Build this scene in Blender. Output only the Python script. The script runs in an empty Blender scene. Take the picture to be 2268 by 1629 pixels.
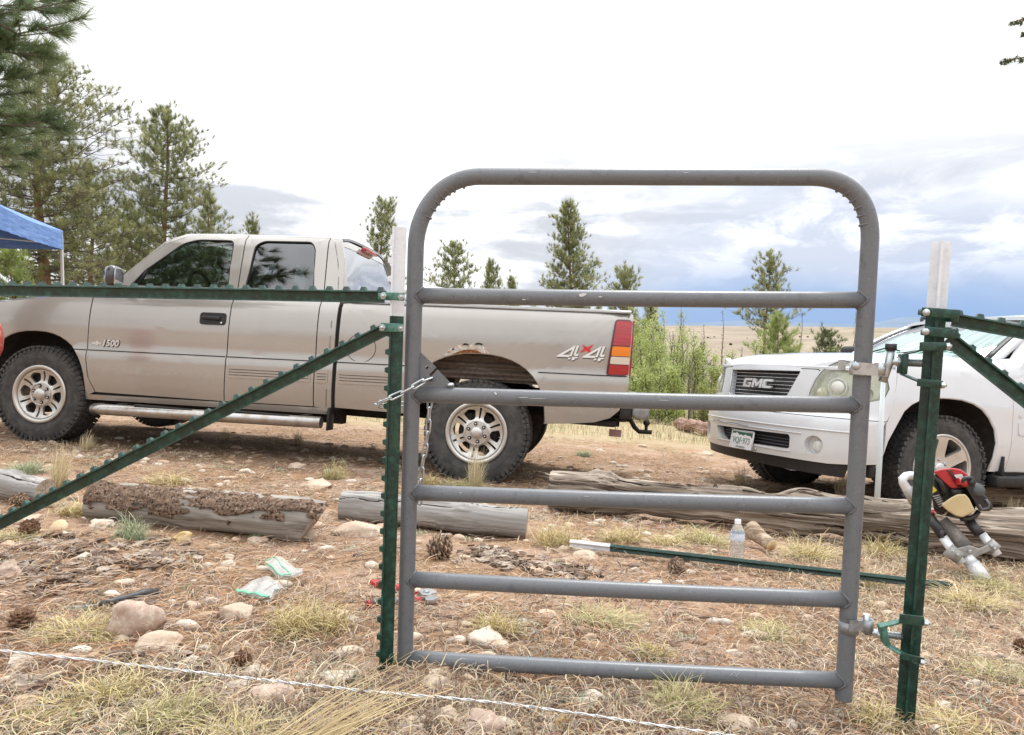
import bpy, bmesh, math, random
import numpy as np
from mathutils import Vector, Matrix
random.seed(7); RNG = np.random.default_rng(11)
scene = bpy.context.scene
# ------------------------------------------------------------------ camera
F_PX, CX, CY, H0, ROLL = 1640., 1134., 814.5, 713., math.radians(.44)
PITCH = math.atan((CY - H0) / F_PX)
CAMZ = 1.0
cam_d = bpy.data.cameras.new('camera'); cam = bpy.data.objects.new('camera', cam_d)
scene.collection.objects.link(cam)
cam.location = (0, 0, CAMZ)
cam_d.sensor_fit = 'HORIZONTAL'; cam_d.sensor_width = 36; cam_d.lens = 36 * F_PX / 2268
cam_d.clip_start = .05; cam_d.clip_end = 30000
cam.matrix_world = (Matrix.Translation((0, 0, CAMZ)) @ Matrix.Rotation(-PITCH, 4, 'X') @ Matrix.Rotation(math.pi / 2, 4, 'X')
                    @ Matrix.Rotation(ROLL, 4, 'Z'))
scene.camera = cam
# ------------------------------------------------------------------ exposure
scene.view_settings.view_transform = 'Standard'; scene.view_settings.look = 'None'
scene.view_settings.exposure = 0.68; scene.view_settings.gamma = 1
scene.render.resolution_x = 1024; scene.render.resolution_y = 735
# ------------------------------------------------------------------ sky and clouds (world) + sun
SUN_EL, SUN_AZ = math.radians(62), math.radians(25)      # azimuth from +Y towards +X
w = bpy.data.worlds.new('World'); scene.world = w; w.use_nodes = True
nt = w.node_tree; N = nt.nodes; L = nt.links
for n in list(N): N.remove(n)
def wn(t, **k):
    n = N.new(t)
    for a, b in k.items(): setattr(n, a, b)
    return n
def wmath(op, a, b=None, c=None, clamp=False):
    n = wn('ShaderNodeMath', operation=op); n.use_clamp = clamp
    for i, v in enumerate((a, b, c)):
        if v is None: continue
        if isinstance(v, (int, float)): n.inputs[i].default_value = v
        else: L.new(v, n.inputs[i])
    return n.outputs[0]
def wsm(v, a, b, lo=0., hi=1.):
    n = wn('ShaderNodeMapRange', interpolation_type='SMOOTHSTEP')
    L.new(v, n.inputs[0]); n.inputs[1].default_value = a; n.inputs[2].default_value = b
    n.inputs[3].default_value = lo; n.inputs[4].default_value = hi
    return n.outputs[0]
def wmix(f, a, b):
    n = wn('ShaderNodeMix', data_type='RGBA')
    for s, v in ((n.inputs[0], f), (n.inputs[6], a), (n.inputs[7], b)):
        if isinstance(v, (int, float)): s.default_value = v
        elif isinstance(v, tuple): s.default_value = (*v, 1)
        else: L.new(v, s)
    return n.outputs[2]
out = wn('ShaderNodeOutputWorld'); bg = wn('ShaderNodeBackground'); L.new(bg.outputs[0], out.inputs[0])
tc = wn('ShaderNodeTexCoord'); sep = wn('ShaderNodeSeparateXYZ'); L.new(tc.outputs['Generated'], sep.inputs[0])
dx, dy, dz = sep.outputs
el = wmath('MAXIMUM', dz, 0.0)
def cloudnoise(scale, stretch, detail=6, rough=.55, off=0., dist=.4):
    m = wn('ShaderNodeMapping'); m.inputs['Scale'].default_value = (1, 1, stretch); m.inputs['Location'].default_value = (off, off * .7, off * .3)
    m.inputs['Rotation'].default_value = (0, math.radians(-9), 0)
    L.new(tc.outputs['Generated'], m.inputs[0])
    n = wn('ShaderNodeTexNoise'); n.inputs['Scale'].default_value = scale; n.inputs['Detail'].default_value = detail
    n.inputs['Roughness'].default_value = rough; n.inputs['Distortion'].default_value = dist
    L.new(m.outputs[0], n.inputs[0]); return n.outputs[0]
n1 = cloudnoise(3.2, 3.2, 7, .56, 3.1); n2 = cloudnoise(8., 2.4, 9, .62, 7.7, .35); n3 = cloudnoise(2.4, 6.5, 5, .5, 1.3)
azr = wsm(dx, -.05, .36)                      # clearer towards the right of the view
# thickness of the bright cloud: high everywhere, thin low on the right
hgt = wsm(wmath('ADD', el, wmath('MULTIPLY', wmath('SUBTRACT', n1, .5), .16)), .01, .30)
thin = wmath('MULTIPLY', azr, wmath('SUBTRACT', 1.0, hgt), clamp=True)
puff = wsm(n2, .45, .60)
grey = wsm(wmath('ADD', wmath('MULTIPLY', n3, .6), wmath('MULTIPLY', n2, .4)), .42, .55)
sky = wn('ShaderNodeTexSky', sky_type='NISHITA'); sky.sun_disc = False
sky.sun_elevation = SUN_EL; sky.sun_rotation = SUN_AZ; sky.air_density = 1.2; sky.dust_density = .6; sky.altitude = 2500
skys = wn('ShaderNodeVectorMath', operation='SCALE'); L.new(sky.outputs[0], skys.inputs[0]); skys.inputs['Scale'].default_value = .05
white = (.86, .87, .88); greyc = (.40, .42, .47); mist = (.45, .49, .58)
c = wmix(wmath('MULTIPLY', grey, wsm(el, .33, .13, 0, .9)), white, greyc)
blue = wmix(.88, skys.outputs[0], (.20, .32, .55))
storm = wmix(wsm(wmath('ADD', el, wmath('MULTIPLY', wmath('SUBTRACT', n1, .5), .10)), .0, .10), blue, mist)
storm = wmix(wmath('MULTIPLY', puff, wsm(el, .03, .12, 0, .8)), storm, (.76, .78, .82))
c = wmix(wsm(thin, .05, .75), c, storm)
# below the horizon: dull earth tone
c = wmix(wsm(dz, -.02, -.002, 1, 0), c, (.25, .2, .15))
# brighter towards the zenith, as a thin overcast is
br = wsm(dz, .25, .9, 1., 1.55)
vs = wn('ShaderNodeVectorMath', operation='SCALE'); L.new(c, vs.inputs[0]); L.new(br, vs.inputs['Scale'])
L.new(vs.outputs[0], bg.inputs[0]); bg.inputs[1].default_value = 1.0
sun_d = bpy.data.lights.new('sun', 'SUN'); sun_d.energy = 1.5; sun_d.angle = math.radians(11); sun_d.color = (1, .985, .96)
sun = bpy.data.objects.new('sun', sun_d); scene.collection.objects.link(sun)
_sd = Vector((math.sin(SUN_AZ) * math.cos(SUN_EL), math.cos(SUN_AZ) * math.cos(SUN_EL), math.sin(SUN_EL)))
sun.rotation_euler = _sd.to_track_quat('Z', 'Y').to_euler()
# ------------------------------------------------------------------ geometry of the view: pixels of the photograph -> points
def dirn(x, y):
    a, b = x - CX, CY - y
    c_, s_ = math.cos(ROLL), math.sin(ROLL)
    a, b = a * c_ - b * s_, a * s_ + b * c_
    cp, sp = math.cos(-PITCH), math.sin(-PITCH)
    v = np.array([a, F_PX * cp - b * sp, F_PX * sp + b * cp]) / F_PX
    return v
CAMP = np.array([0, 0, CAMZ])
def P(x, y, Y):
    d = dirn(x, y); return Vector(CAMP + d * (Y / d[1]))
# value noise in numpy
_perm = RNG.random((256, 256))
def vnoise(x, y, s=1.0, o=0.):
    x = np.asarray(x, float) / s + 100.3 + o; y = np.asarray(y, float) / s + 57.7 + o * 1.7
    xi = np.floor(x).astype(int); yi = np.floor(y).astype(int); fx = x - xi; fy = y - yi
    fx = fx * fx * (3 - 2 * fx); fy = fy * fy * (3 - 2 * fy)
    g = lambda i, j: _perm[i % 256, j % 256]
    return (g(xi, yi) * (1 - fx) + g(xi + 1, yi) * fx) * (1 - fy) + (g(xi, yi + 1) * (1 - fx) + g(xi + 1, yi + 1) * fx) * fy - .5
def sst(x, a, b):
    t = np.clip((np.asarray(x, float) - a) / (b - a), 0, 1); return t * t * (3 - 2 * t)
def h(x, y):
    x = np.asarray(x, float); y = np.asarray(y, float)
    r = np.sqrt(x * x + y * y)
    xc = 30 * np.tanh(x / 30.); yc = np.where(y > 26, 26 + (y - 26) * 1.0, y)
    base = .207 - .07 * xc - .08 * np.minimum(yc, 40)
    drop = -(np.clip(y - 27, 0, None) ** 1.5) * .035
    drop = np.maximum(drop, -32)
    far = vnoise(x, y, 900, 3) * 26 + vnoise(x, y, 350, 9) * 9
    lvl = base + drop * sst(x, -70, 25) + far * sst(r, 120, 700)
    lvl = lvl - sst(r, 3500, 9000) * 4
    small = vnoise(x, y, .9) * .05 + vnoise(x, y, .33, 5) * .022 + vnoise(x, y, .12, 2) * .010
    lvl = lvl + small * (1 - sst(r, 14, 40)) + vnoise(x, y, 9, 1) * .5 * sst(r, 12, 30)
    return lvl
def hz(x, y): return float(h(x, y))
def G(x, y, dz=0.):
    """ground point seen at pixel x, y of the photograph"""
    d = dirn(x, y); t = .3
    while t < 80:
        p = CAMP + d * t
        if p[2] < hz(p[0], p[1]) + dz:
            lo, hi = t - .05 * max(1, t * .2), t
            for _ in range(14):
                m = (lo + hi) / 2; p = CAMP + d * m
                if p[2] < hz(p[0], p[1]) + dz: hi = m
                else: lo = m
            return Vector(CAMP + d * hi)
        t += .05 * max(1, t * .2)
    p = CAMP + d * 40; return Vector((p[0], p[1], hz(p[0], p[1])))
# ------------------------------------------------------------------ object helpers
COL = scene.collection
def tag(o, label=None, cat=None, group=None, kind=None):
    if label: o['label'] = label
    if cat: o['category'] = cat
    if group: o['group'] = group
    if kind: o['kind'] = kind
    return o
def thing(name, label, cat, loc=(0, 0, 0), group=None, mat=None):
    o = bpy.data.objects.new(name, None); COL.objects.link(o); o.empty_display_size = .1
    if mat is not None: o.matrix_world = mat
    else: o.location = loc
    tag(o, label, cat, group); return o
def setcol(me, cols):
    a = me.color_attributes.new('tint', 'FLOAT_COLOR', 'POINT')
    c_ = np.ones((len(me.vertices), 4), np.float32); c_[:, :3] = cols; a.data.foreach_set('color', c_.ravel())
def np_mesh(name, V, Q, mat, parent=None, cols=None, smooth=False):
    """V (n,3), Q (m,k) faces with a fixed k"""
    V = np.asarray(V, np.float32); Q = np.asarray(Q, np.int32); k = Q.shape[1]
    me = bpy.data.meshes.new(name); me.vertices.add(len(V)); me.vertices.foreach_set('co', V.ravel())
    me.loops.add(Q.size); me.loops.foreach_set('vertex_index', Q.ravel())
    me.polygons.add(len(Q)); me.polygons.foreach_set('loop_start', np.arange(0, Q.size, k, dtype=np.int32))
    try: me.polygons.foreach_set('loop_total', np.full(len(Q), k, np.int32))
    except Exception: pass
    me.update(calc_edges=True); me.validate()
    if smooth: me.polygons.foreach_set('use_smooth', np.ones(len(me.polygons), bool))
    if cols is not None: setcol(me, cols)
    me.materials.append(mat)
    o = bpy.data.objects.new(name, me); COL.objects.link(o)
    if parent: o.parent = parent
    return o
class MB:
    def __init__(s): s.v = []; s.f = []; s.sm = []; s.mi = []; s.m = 0; s.X = None
    def add(s, V, Fs, smooth=False):
        b = len(s.v)
        for p in V:
            p = Vector(p)
            s.v.append(s.X @ p if s.X is not None else p)
        for f in Fs: s.f.append([b + i for i in f]); s.sm.append(smooth); s.mi.append(s.m)
        return s
    def box(s, c, d, R=None, bev=0.):
        """centre, full sizes, optional 3x3 rotation, optional chamfer"""
        R = R or Matrix.Identity(3); c = Vector(c); hx, hy, hz_ = [a / 2 for a in d]
        if bev <= 0:
            V = [c + R @ Vector((sx * hx, sy * hy, sz * hz_)) for sx in (-1, 1) for sy in (-1, 1) for sz in (-1, 1)]
            return s.add(V, [(0, 1, 3, 2), (4, 6, 7, 5), (0, 4, 5, 1), (2, 3, 7, 6), (0, 2, 6, 4), (1, 5, 7, 3)])
        bm = bmesh.new(); bmesh.ops.create_cube(bm, size=1)
        for v in bm.verts: v.co = Vector((v.co.x * d[0], v.co.y * d[1], v.co.z * d[2]))
        bmesh.ops.bevel(bm, geom=bm.edges[:], offset=bev, segments=2, affect='EDGES', profile=.5)
        bm.verts.index_update()
        s.add([c + R @ v.co for v in bm.verts], [[v.index for v in f.verts] for f in bm.faces], True); bm.free(); return s
    def tube(s, pts, r, n=12, cap=True, smooth=True, closed=False, flat=1.0):
        pts = [Vector(p) for p in pts]; m = len(pts)
        rs = r if isinstance(r, (list, tuple, np.ndarray)) else [r] * m
        T = []
        for i in range(m):
            a = pts[(i - 1) % m] if (closed or i > 0) else pts[i]; b = pts[(i + 1) % m] if (closed or i < m - 1) else pts[i]
            t = (b - a); T.append(t.normalized() if t.length > 1e-9 else Vector((0, 0, 1)))
        up = Vector((0, 0, 1)) if abs(T[0].z) < .9 else Vector((1, 0, 0))
        u = T[0].cross(up).normalized(); V = []
        for i in range(m):
            u = (u - T[i] * u.dot(T[i])); u.normalize(); w_ = T[i].cross(u)
            for k in range(n):
                a = 2 * math.pi * k / n; V.append(pts[i] + (u * math.cos(a) + w_ * math.sin(a) * flat) * rs[i])
        Fs = []
        for i in range(m if closed else m - 1):
            j = (i + 1) % m
            for k in range(n): Fs.append((i * n + k, i * n + (k + 1) % n, j * n + (k + 1) % n, j * n + k))
        s.add(V, Fs, smooth)
        if cap and not closed:
            s.add(V[:n], [tuple(range(n))[::-1]]); s.add(V[-n:], [tuple(range(n))])
        return s
    def lathe(s, prof, c=(0, 0, 0), ax=(0, 0, 1), n=24, smooth=True):
        """prof = [(r, h)...] turned about ax through c"""
        ax = Vector(ax).normalized(); up = Vector((0, 0, 1)) if abs(ax.z) < .9 else Vector((1, 0, 0))
        u = ax.cross(up).normalized(); w_ = ax.cross(u); c = Vector(c); V = []
        for r, hh in prof:
            for k in range(n):
                a = 2 * math.pi * k / n; V.append(c + ax * hh + (u * math.cos(a) + w_ * math.sin(a)) * r)
        Fs = [(i * n + k, i * n + (k + 1) % n, (i + 1) * n + (k + 1) % n, (i + 1) * n + k) for i in range(len(prof) - 1) for k in range(n)]
        return s.add(V, Fs, smooth)
    def prism(s, poly, f0, f1):
        """2D polygon; f0, f1 map (u, v) to the two end faces"""
        n = len(poly); V = [f0(*p) for p in poly] + [f1(*p) for p in poly]
        return s.add(V, [tuple(range(n))[::-1], tuple(range(n, 2 * n))] + [(i, (i + 1) % n, n + (i + 1) % n, n + i) for i in range(n)])
    def build(s, name, mat, parent=None, origin=None, flip=False):
        me = bpy.data.meshes.new(name)
        V = s.v if origin is None else [v - Vector(origin) for v in s.v]
        me.from_pydata(V, [], s.f)
        mats = mat if isinstance(mat, (list, tuple)) else [mat]
        for m_ in mats: me.materials.append(m_)
        me.polygons.foreach_set('use_smooth', s.sm); me.polygons.foreach_set('material_index', s.mi)
        bm = bmesh.new(); bm.from_mesh(me); bmesh.ops.remove_doubles(bm, verts=bm.verts, dist=1e-6)
        bmesh.ops.recalc_face_normals(bm, faces=bm.faces)
        bm.to_mesh(me); bm.free(); me.update()
        o = bpy.data.objects.new(name, me); COL.objects.link(o)
        if parent: o.parent = parent
        elif origin is not None: o.location = origin
        return o
def wn_mod(o):
    m = o.modifiers.new('es', 'EDGE_SPLIT'); m.split_angle = math.radians(40); return o
def fillet(poly, r, n=5):
    """round the corners of a 2D polygon; r is one radius or a list"""
    out_ = []; m = len(poly)
    for i in range(m):
        p = Vector(poly[i]); a = Vector(poly[i - 1]); b = Vector(poly[(i + 1) % m]); rr = r[i] if isinstance(r, (list, tuple)) else r
        if rr <= 0: out_.append(tuple(p)); continue
        da, db = (a - p), (b - p); k = min(rr, da.length * .45, db.length * .45)
        q0 = p + da.normalized() * k; q1 = p + db.normalized() * k
        for j in range(n + 1):
            t = j / n; out_.append(tuple(q0 * (1 - t) ** 2 + p * 2 * t * (1 - t) + q1 * t * t))
    return out_
def sheet(name, outline, fmap, mat, parent=None, holes=(), du=.08, dv=.08, t=.012, flip=False, mb=None):
    """a curved panel: 2D outline (with holes) cut into a grid, then mapped by fmap(u, v, w) (w = depth behind the face); edges get a return of depth t"""
    bm = bmesh.new(); es = []
    for loop in [outline] + list(holes):
        vs = [bm.verts.new((p[0], p[1], 0)) for p in loop]
        for i in range(len(vs)): es.append(bm.edges.new((vs[i], vs[(i + 1) % len(vs)])))
    bmesh.ops.triangle_fill(bm, use_beauty=True, use_dissolve=False, edges=es)
    us = [p[0] for p in outline]; vs_ = [p[1] for p in outline]
    for lo, hi, d, ax in ((min(us), max(us), du, 0), (min(vs_), max(vs_), dv, 1)):
        k = math.ceil(lo / d) * d
        while k < hi:
            co = Vector((k, 0, 0)) if ax == 0 else Vector((0, k, 0)); no = Vector((1, 0, 0)) if ax == 0 else Vector((0, 1, 0))
            bmesh.ops.bisect_plane(bm, geom=bm.verts[:] + bm.edges[:] + bm.faces[:], dist=1e-5, plane_co=co, plane_no=no); k += d
    bmesh.ops.recalc_face_normals(bm, faces=bm.faces)
    if bm.faces and bm.faces[:][0].normal.z < 0: bmesh.ops.reverse_faces(bm, faces=bm.faces)
    bm.verts.index_update()
    V = [fmap(v.co.x, v.co.y, 0.) for v in bm.verts]
    Fs = [[v.index for v in f.verts] for f in bm.faces]
    if flip: Fs = [f[::-1] for f in Fs]
    bd = [(l.edge.verts[0], l.edge.verts[1], l) for e in bm.edges if e.is_boundary for l in e.link_loops]
    RV, RF = [], []
    for e0, e1, l in bd:
        a, b = l.vert, l.link_loop_next.vert; k = len(RV)
        RV += [fmap(a.co.x, a.co.y, 0), fmap(b.co.x, b.co.y, 0), fmap(b.co.x, b.co.y, t), fmap(a.co.x, a.co.y, t)]
        RF.append((k, k + 3, k + 2, k + 1) if not flip else (k, k + 1, k + 2, k + 3))
    bm.free()
    me = bpy.data.meshes.new(name)
    nb = len(V); me.from_pydata(V + RV, [], Fs + [tuple(nb + i for i in f) for f in RF])
    me.polygons.foreach_set('use_smooth', [True] * len(Fs) + [False] * len(RF)); me.materials.append(mat); me.update()
    o = bpy.data.objects.new(name, me); COL.objects.link(o)
    if parent: o.parent = parent
    return o
def text_mesh(name, s, size, fmap, mat, parent, depth=.004, shear=0., bold=0., sx=1.):
    cu = bpy.data.curves.new(name, 'FONT'); cu.body = s; cu.size = size; cu.extrude = depth / 2; cu.align_x = 'CENTER'; cu.align_y = 'CENTER'
    cu.shear = shear; cu.offset = bold; cu.resolution_u = 3
    o0 = bpy.data.objects.new(name + '_src', cu); COL.objects.link(o0)
    dg = bpy.context.evaluated_depsgraph_get(); me = bpy.data.meshes.new_from_object(o0.evaluated_get(dg))
    bpy.data.objects.remove(o0); bpy.data.curves.remove(cu)
    for v in me.vertices: v.co = fmap(v.co.x * sx, v.co.y, v.co.z)
    me.materials.clear(); me.materials.append(mat); me.update()
    o = bpy.data.objects.new(name, me); COL.objects.link(o); o.parent = parent; return o
# ------------------------------------------------------------------ materials
def mat(name, col=(.5, .5, .5), rough=.5, metal=0., spec=.5, noise=None, bump=None, coat=0., tint=False, trans=0., sub=None, alpha=None):
    """noise = (scale, colour2, lo, hi[, detail]) or a list of them; bump = (scale, strength, distance)"""
    m = bpy.data.materials.new(name); m.use_nodes = True; t = m.node_tree; b = t.nodes['Principled BSDF']
    b.inputs['Base Color'].default_value = (*col, 1); b.inputs['Roughness'].default_value = rough; b.inputs['Metallic'].default_value = metal
    b.inputs['Specular IOR Level'].default_value = spec; b.inputs['Coat Weight'].default_value = coat; b.inputs['Coat Roughness'].default_value = .08
    b.inputs['Transmission Weight'].default_value = trans
    tcn = t.nodes.new('ShaderNodeTexCoord'); cur = None
    if tint:
        a = t.nodes.new('ShaderNodeAttribute'); a.attribute_name = 'tint'; cur = a.outputs['Color']
    ns = noise if isinstance(noise, list) else ([noise] if noise else [])
    for nz in ns:
        n = t.nodes.new('ShaderNodeTexNoise'); sc = nz[0]
        if isinstance(sc, tuple):
            mp = t.nodes.new('ShaderNodeMapping'); mp.inputs['Scale'].default_value = sc; t.links.new(tcn.outputs['Object'], mp.inputs[0]); t.links.new(mp.outputs[0], n.inputs[0]); n.inputs['Scale'].default_value = 1
        else:
            t.links.new(tcn.outputs['Object'], n.inputs[0]); n.inputs['Scale'].default_value = sc
        n.inputs['Detail'].default_value = nz[4] if len(nz) > 4 else 6; n.inputs['Roughness'].default_value = .6
        r = t.nodes.new('ShaderNodeMapRange'); t.links.new(n.outputs[0], r.inputs[0]); r.inputs[1].default_value = nz[2]; r.inputs[2].default_value = nz[3]
        mx = t.nodes.new('ShaderNodeMix'); mx.data_type = 'RGBA'; t.links.new(r.outputs[0], mx.inputs[0])
        if cur is None: mx.inputs[6].default_value = (*col, 1)
        else: t.links.new(cur, mx.inputs[6])
        mx.inputs[7].default_value = (*nz[1], 1); cur = mx.outputs[2]
    if cur is not None: t.links.new(cur, b.inputs['Base Color'])
    if bump:
        for bp in (bump if isinstance(bump, list) else [bump]):
            n = t.nodes.new('ShaderNodeTexNoise'); n.inputs['Detail'].default_value = 6
            if isinstance(bp[0], tuple):
                mp = t.nodes.new('ShaderNodeMapping'); mp.inputs['Scale'].default_value = bp[0]; t.links.new(tcn.outputs['Object'], mp.inputs[0]); t.links.new(mp.outputs[0], n.inputs[0]); n.inputs['Scale'].default_value = 1
            else:
                t.links.new(tcn.outputs['Object'], n.inputs[0]); n.inputs['Scale'].default_value = bp[0]
            bn = t.nodes.new('ShaderNodeBump'); bn.inputs['Strength'].default_value = bp[1]; bn.inputs['Distance'].default_value = bp[2]
            t.links.new(n.outputs[0], bn.inputs['Height'])
            if b.inputs['Normal'].is_linked: t.links.new(b.inputs['Normal'].links[0].from_socket, bn.inputs['Normal'])
            t.links.new(bn.outputs[0], b.inputs['Normal'])
    return m
def glassmat(name, tint, refl=.10, rough=.02, opac=0.0):
    """thin window glass: clear to the eye, reflecting more at glancing angles"""
    m = bpy.data.materials.new(name); m.use_nodes = True; t = m.node_tree; t.nodes.clear()
    o = t.nodes.new('ShaderNodeOutputMaterial'); tr = t.nodes.new('ShaderNodeBsdfTransparent'); tr.inputs[0].default_value = (*tint, 1)
    gl = t.nodes.new('ShaderNodeBsdfGlossy'); gl.inputs['Roughness'].default_value = rough; gl.inputs[0].default_value = (.95, .97, 1, 1)
    lw = t.nodes.new('ShaderNodeLayerWeight'); lw.inputs[0].default_value = .25
    ma = t.nodes.new('ShaderNodeMath'); ma.operation = 'MULTIPLY_ADD'; t.links.new(lw.outputs['Facing'], ma.inputs[0]); ma.inputs[1].default_value = .55; ma.inputs[2].default_value = refl; ma.use_clamp = True
    mx = t.nodes.new('ShaderNodeMixShader'); t.links.new(ma.outputs[0], mx.inputs[0]); t.links.new(tr.outputs[0], mx.inputs[1]); t.links.new(gl.outputs[0], mx.inputs[2])
    t.links.new(mx.outputs[0], o.inputs[0]); return m
# ================================================================== GROUND
def ground_material():
    m = bpy.data.materials.new('soil'); m.use_nodes = True; t = m.node_tree; b = t.nodes['Principled BSDF']
    b.inputs['Roughness'].default_value = .95; b.inputs['Specular IOR Level'].default_value = .15
    g = t.nodes.new('ShaderNodeNewGeometry'); P_ = g.outputs['Position']
    def noise(sc, det=8, rough=.62, dist=0.):
        n = t.nodes.new('ShaderNodeTexNoise'); n.inputs['Scale'].default_value = sc; n.inputs['Detail'].default_value = det
        n.inputs['Roughness'].default_value = rough; n.inputs['Distortion'].default_value = dist; t.links.new(P_, n.inputs[0]); return n.outputs[0]
    def ramp(v, a, b_):
        r = t.nodes.new('ShaderNodeMapRange'); r.interpolation_type = 'SMOOTHSTEP'; t.links.new(v, r.inputs[0]); r.inputs[1].default_value = a; r.inputs[2].default_value = b_; return r.outputs[0]
    def mix(f, a, c_):
        x = t.nodes.new('ShaderNodeMix'); x.data_type = 'RGBA'
        for s_, v in ((x.inputs[0], f), (x.inputs[6], a), (x.inputs[7], c_)):
            if isinstance(v, tuple): s_.default_value = (*v, 1)
            elif isinstance(v, (int, float)): s_.default_value = v
            else: t.links.new(v, s_)
        return x.outputs[2]
    sx = t.nodes.new('ShaderNodeSeparateXYZ'); t.links.new(P_, sx.inputs[0])
    red = mix(ramp(noise(3.), .35, .65), (.33, .21, .145), (.43, .315, .23)); red = mix(ramp(noise(14., 9, .7), .50, .62), red, (.22, .13, .085)); red = mix(ramp(noise(25., 8, .7), .56, .64), red, (.52, .41, .31))
    duff = mix(ramp(noise(60., 6), .35, .7), (.19, .115, .07), (.42, .28, .17))
    c = mix(ramp(noise(1.3), .42, .56), red, duff)
    c = mix(ramp(noise(160., 4), .62, .72), c, (.55, .44, .31))
    c = mix(ramp(noise(90., 5), .62, .70), c, (.10, .07, .05))
    # dry yellow grass beyond the parked vehicles
    far = ramp(sx.outputs[1], 8.5, 13.)
    grass = mix(ramp(noise(7., 8), .35, .65), (.33, .27, .155), (.45, .37, .235))
    grass = mix(ramp(noise(1.1, 5), .55, .7), grass, (.40, .22, .12))
    c = mix(far, c, grass)
    plain = mix(ramp(noise(.004, 6), .4, .6), (.255, .21, .16), (.34, .28, .215))
    plain = mix(ramp(noise(.0012, 6), .55, .62), plain, (.20, .19, .10))
    c = mix(ramp(sx.outputs[1], 40., 120.), c, plain)
    t.links.new(c, b.inputs['Base Color'])
    for sc, st, di in ((220., .5, .004), (45., .7, .012), (9., .5, .03)):
        bn = t.nodes.new('ShaderNodeBump'); bn.inputs['Strength'].default_value = st; bn.inputs['Distance'].default_value = di
        t.links.new(noise(sc, 6), bn.inputs['Height'])
        if b.inputs['Normal'].is_linked: t.links.new(b.inputs['Normal'].links[0].from_socket, bn.inputs['Normal'])
        t.links.new(bn.outputs[0], b.inputs['Normal'])
    return m
M_SOIL = ground_material()
def build_ground():
    rr = [0.02]
    while rr[-1] < 11000: rr.append(rr[-1] + max(.03, rr[-1] * .013))
    rr = np.array(rr)
    fa = np.arange(-62, 62, .32); rest = np.arange(62, 298, 4.)
    an = np.radians(np.concatenate([fa, rest])); n = len(an)
    R_, A_ = np.meshgrid(rr, an, indexing='ij'); X = R_ * np.sin(A_); Y = R_ * np.cos(A_)
    V = np.stack([X.ravel(), Y.ravel(), h(X, Y).ravel()], 1)
    i, j = np.meshgrid(np.arange(len(rr) - 1), np.arange(n), indexing='ij'); j2 = (j + 1) % n
    Q = np.stack([i * n + j, i * n + j2, (i + 1) * n + j2, (i + 1) * n + j], -1).reshape(-1, 4)
    o = np_mesh('ground', V, Q[:, ::-1], M_SOIL, smooth=True); tag(o, kind='structure')
build_ground()
# hills on the horizon, distance haze painted in as a faint blue
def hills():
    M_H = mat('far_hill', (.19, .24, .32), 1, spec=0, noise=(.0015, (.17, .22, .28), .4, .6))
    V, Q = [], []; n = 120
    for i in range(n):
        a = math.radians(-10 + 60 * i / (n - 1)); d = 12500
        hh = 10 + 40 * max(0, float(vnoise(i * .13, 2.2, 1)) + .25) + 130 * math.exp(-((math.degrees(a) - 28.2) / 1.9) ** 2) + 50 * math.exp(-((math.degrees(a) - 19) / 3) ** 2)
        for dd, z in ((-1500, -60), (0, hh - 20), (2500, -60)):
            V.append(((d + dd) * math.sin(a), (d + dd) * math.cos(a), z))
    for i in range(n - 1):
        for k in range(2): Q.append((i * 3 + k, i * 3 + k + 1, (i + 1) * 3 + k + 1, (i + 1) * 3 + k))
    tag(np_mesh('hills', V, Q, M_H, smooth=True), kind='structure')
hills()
# ================================================================== GATE
M_GATE = mat('grey_gate_paint', (.150, .160, .175), .38, spec=.5, noise=[(140, (.25, .257, .265), .62, .74), (38, (.115, .12, .13), .56, .70), (330, (.07, .07, .074), .60, .67)], bump=[(260, .28, .0012), (50, .10, .002)])
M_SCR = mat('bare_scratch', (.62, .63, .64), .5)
M_WELD = mat('weld_bead', (.13, .135, .145), .5, noise=(60, (.30, .17, .10), .60, .70), bump=(300, .6, .002))
M_ZINC = mat('zinc_steel', (.55, .585, .60), .36, .85, noise=[(45, (.40, .43, .45), .45, .65), (160, (.68, .70, .70), .6, .75)], bump=(200, .15, .001))
M_ZINCD = mat('dull_zinc_steel', (.36, .38, .40), .5, .7, noise=(60, (.24, .25, .27), .45, .65), bump=(200, .2, .001))
M_GREEN = mat('green_enamel', (.006, .036, .027), .34, spec=.55, noise=[(55, (.022, .10, .072), .45, .7), (170, (.10, .17, .14), .62, .74), (12, (.030, .075, .055), .55, .68), (24, (.006, .028, .02), .5, .66)], bump=[(150, .35, .0015)])
M_GREENL = mat('green_bracket_enamel', (.085, .22, .175), .4, noise=[(60, (.02, .09, .065), .45, .65), (150, (.22, .34, .29), .66, .78)], bump=(150, .3, .0015))
M_WHITE = mat('white_tip_paint', (.76, .79, .84), .45, noise=[(35, (.66, .67, .69), .5, .7), (90, (.25, .27, .26), .72, .76)], bump=(120, .25, .0015))
def gY(x): 
    k = (x - 912) / 1000; return 1 / ((1 - k) / 1.94 + k / 1.85)
def gp(x, y, off=0.): return P(x, y, gY(x) + off)
RG = .0213
def bez(p0, p1, p2, n=14):
    return [p0 * (1 - t) ** 2 + p1 * 2 * t * (1 - t) + p2 * t * t for t in [i / n for i in range(n + 1)]]
def arc4(p0, c0, c1, p1, n=16):
    return [p0 * (1 - t) ** 3 + c0 * 3 * t * (1 - t) ** 2 + c1 * 3 * t * t * (1 - t) + p1 * t ** 3 for t in [i / n for i in range(n + 1)]]
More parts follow.
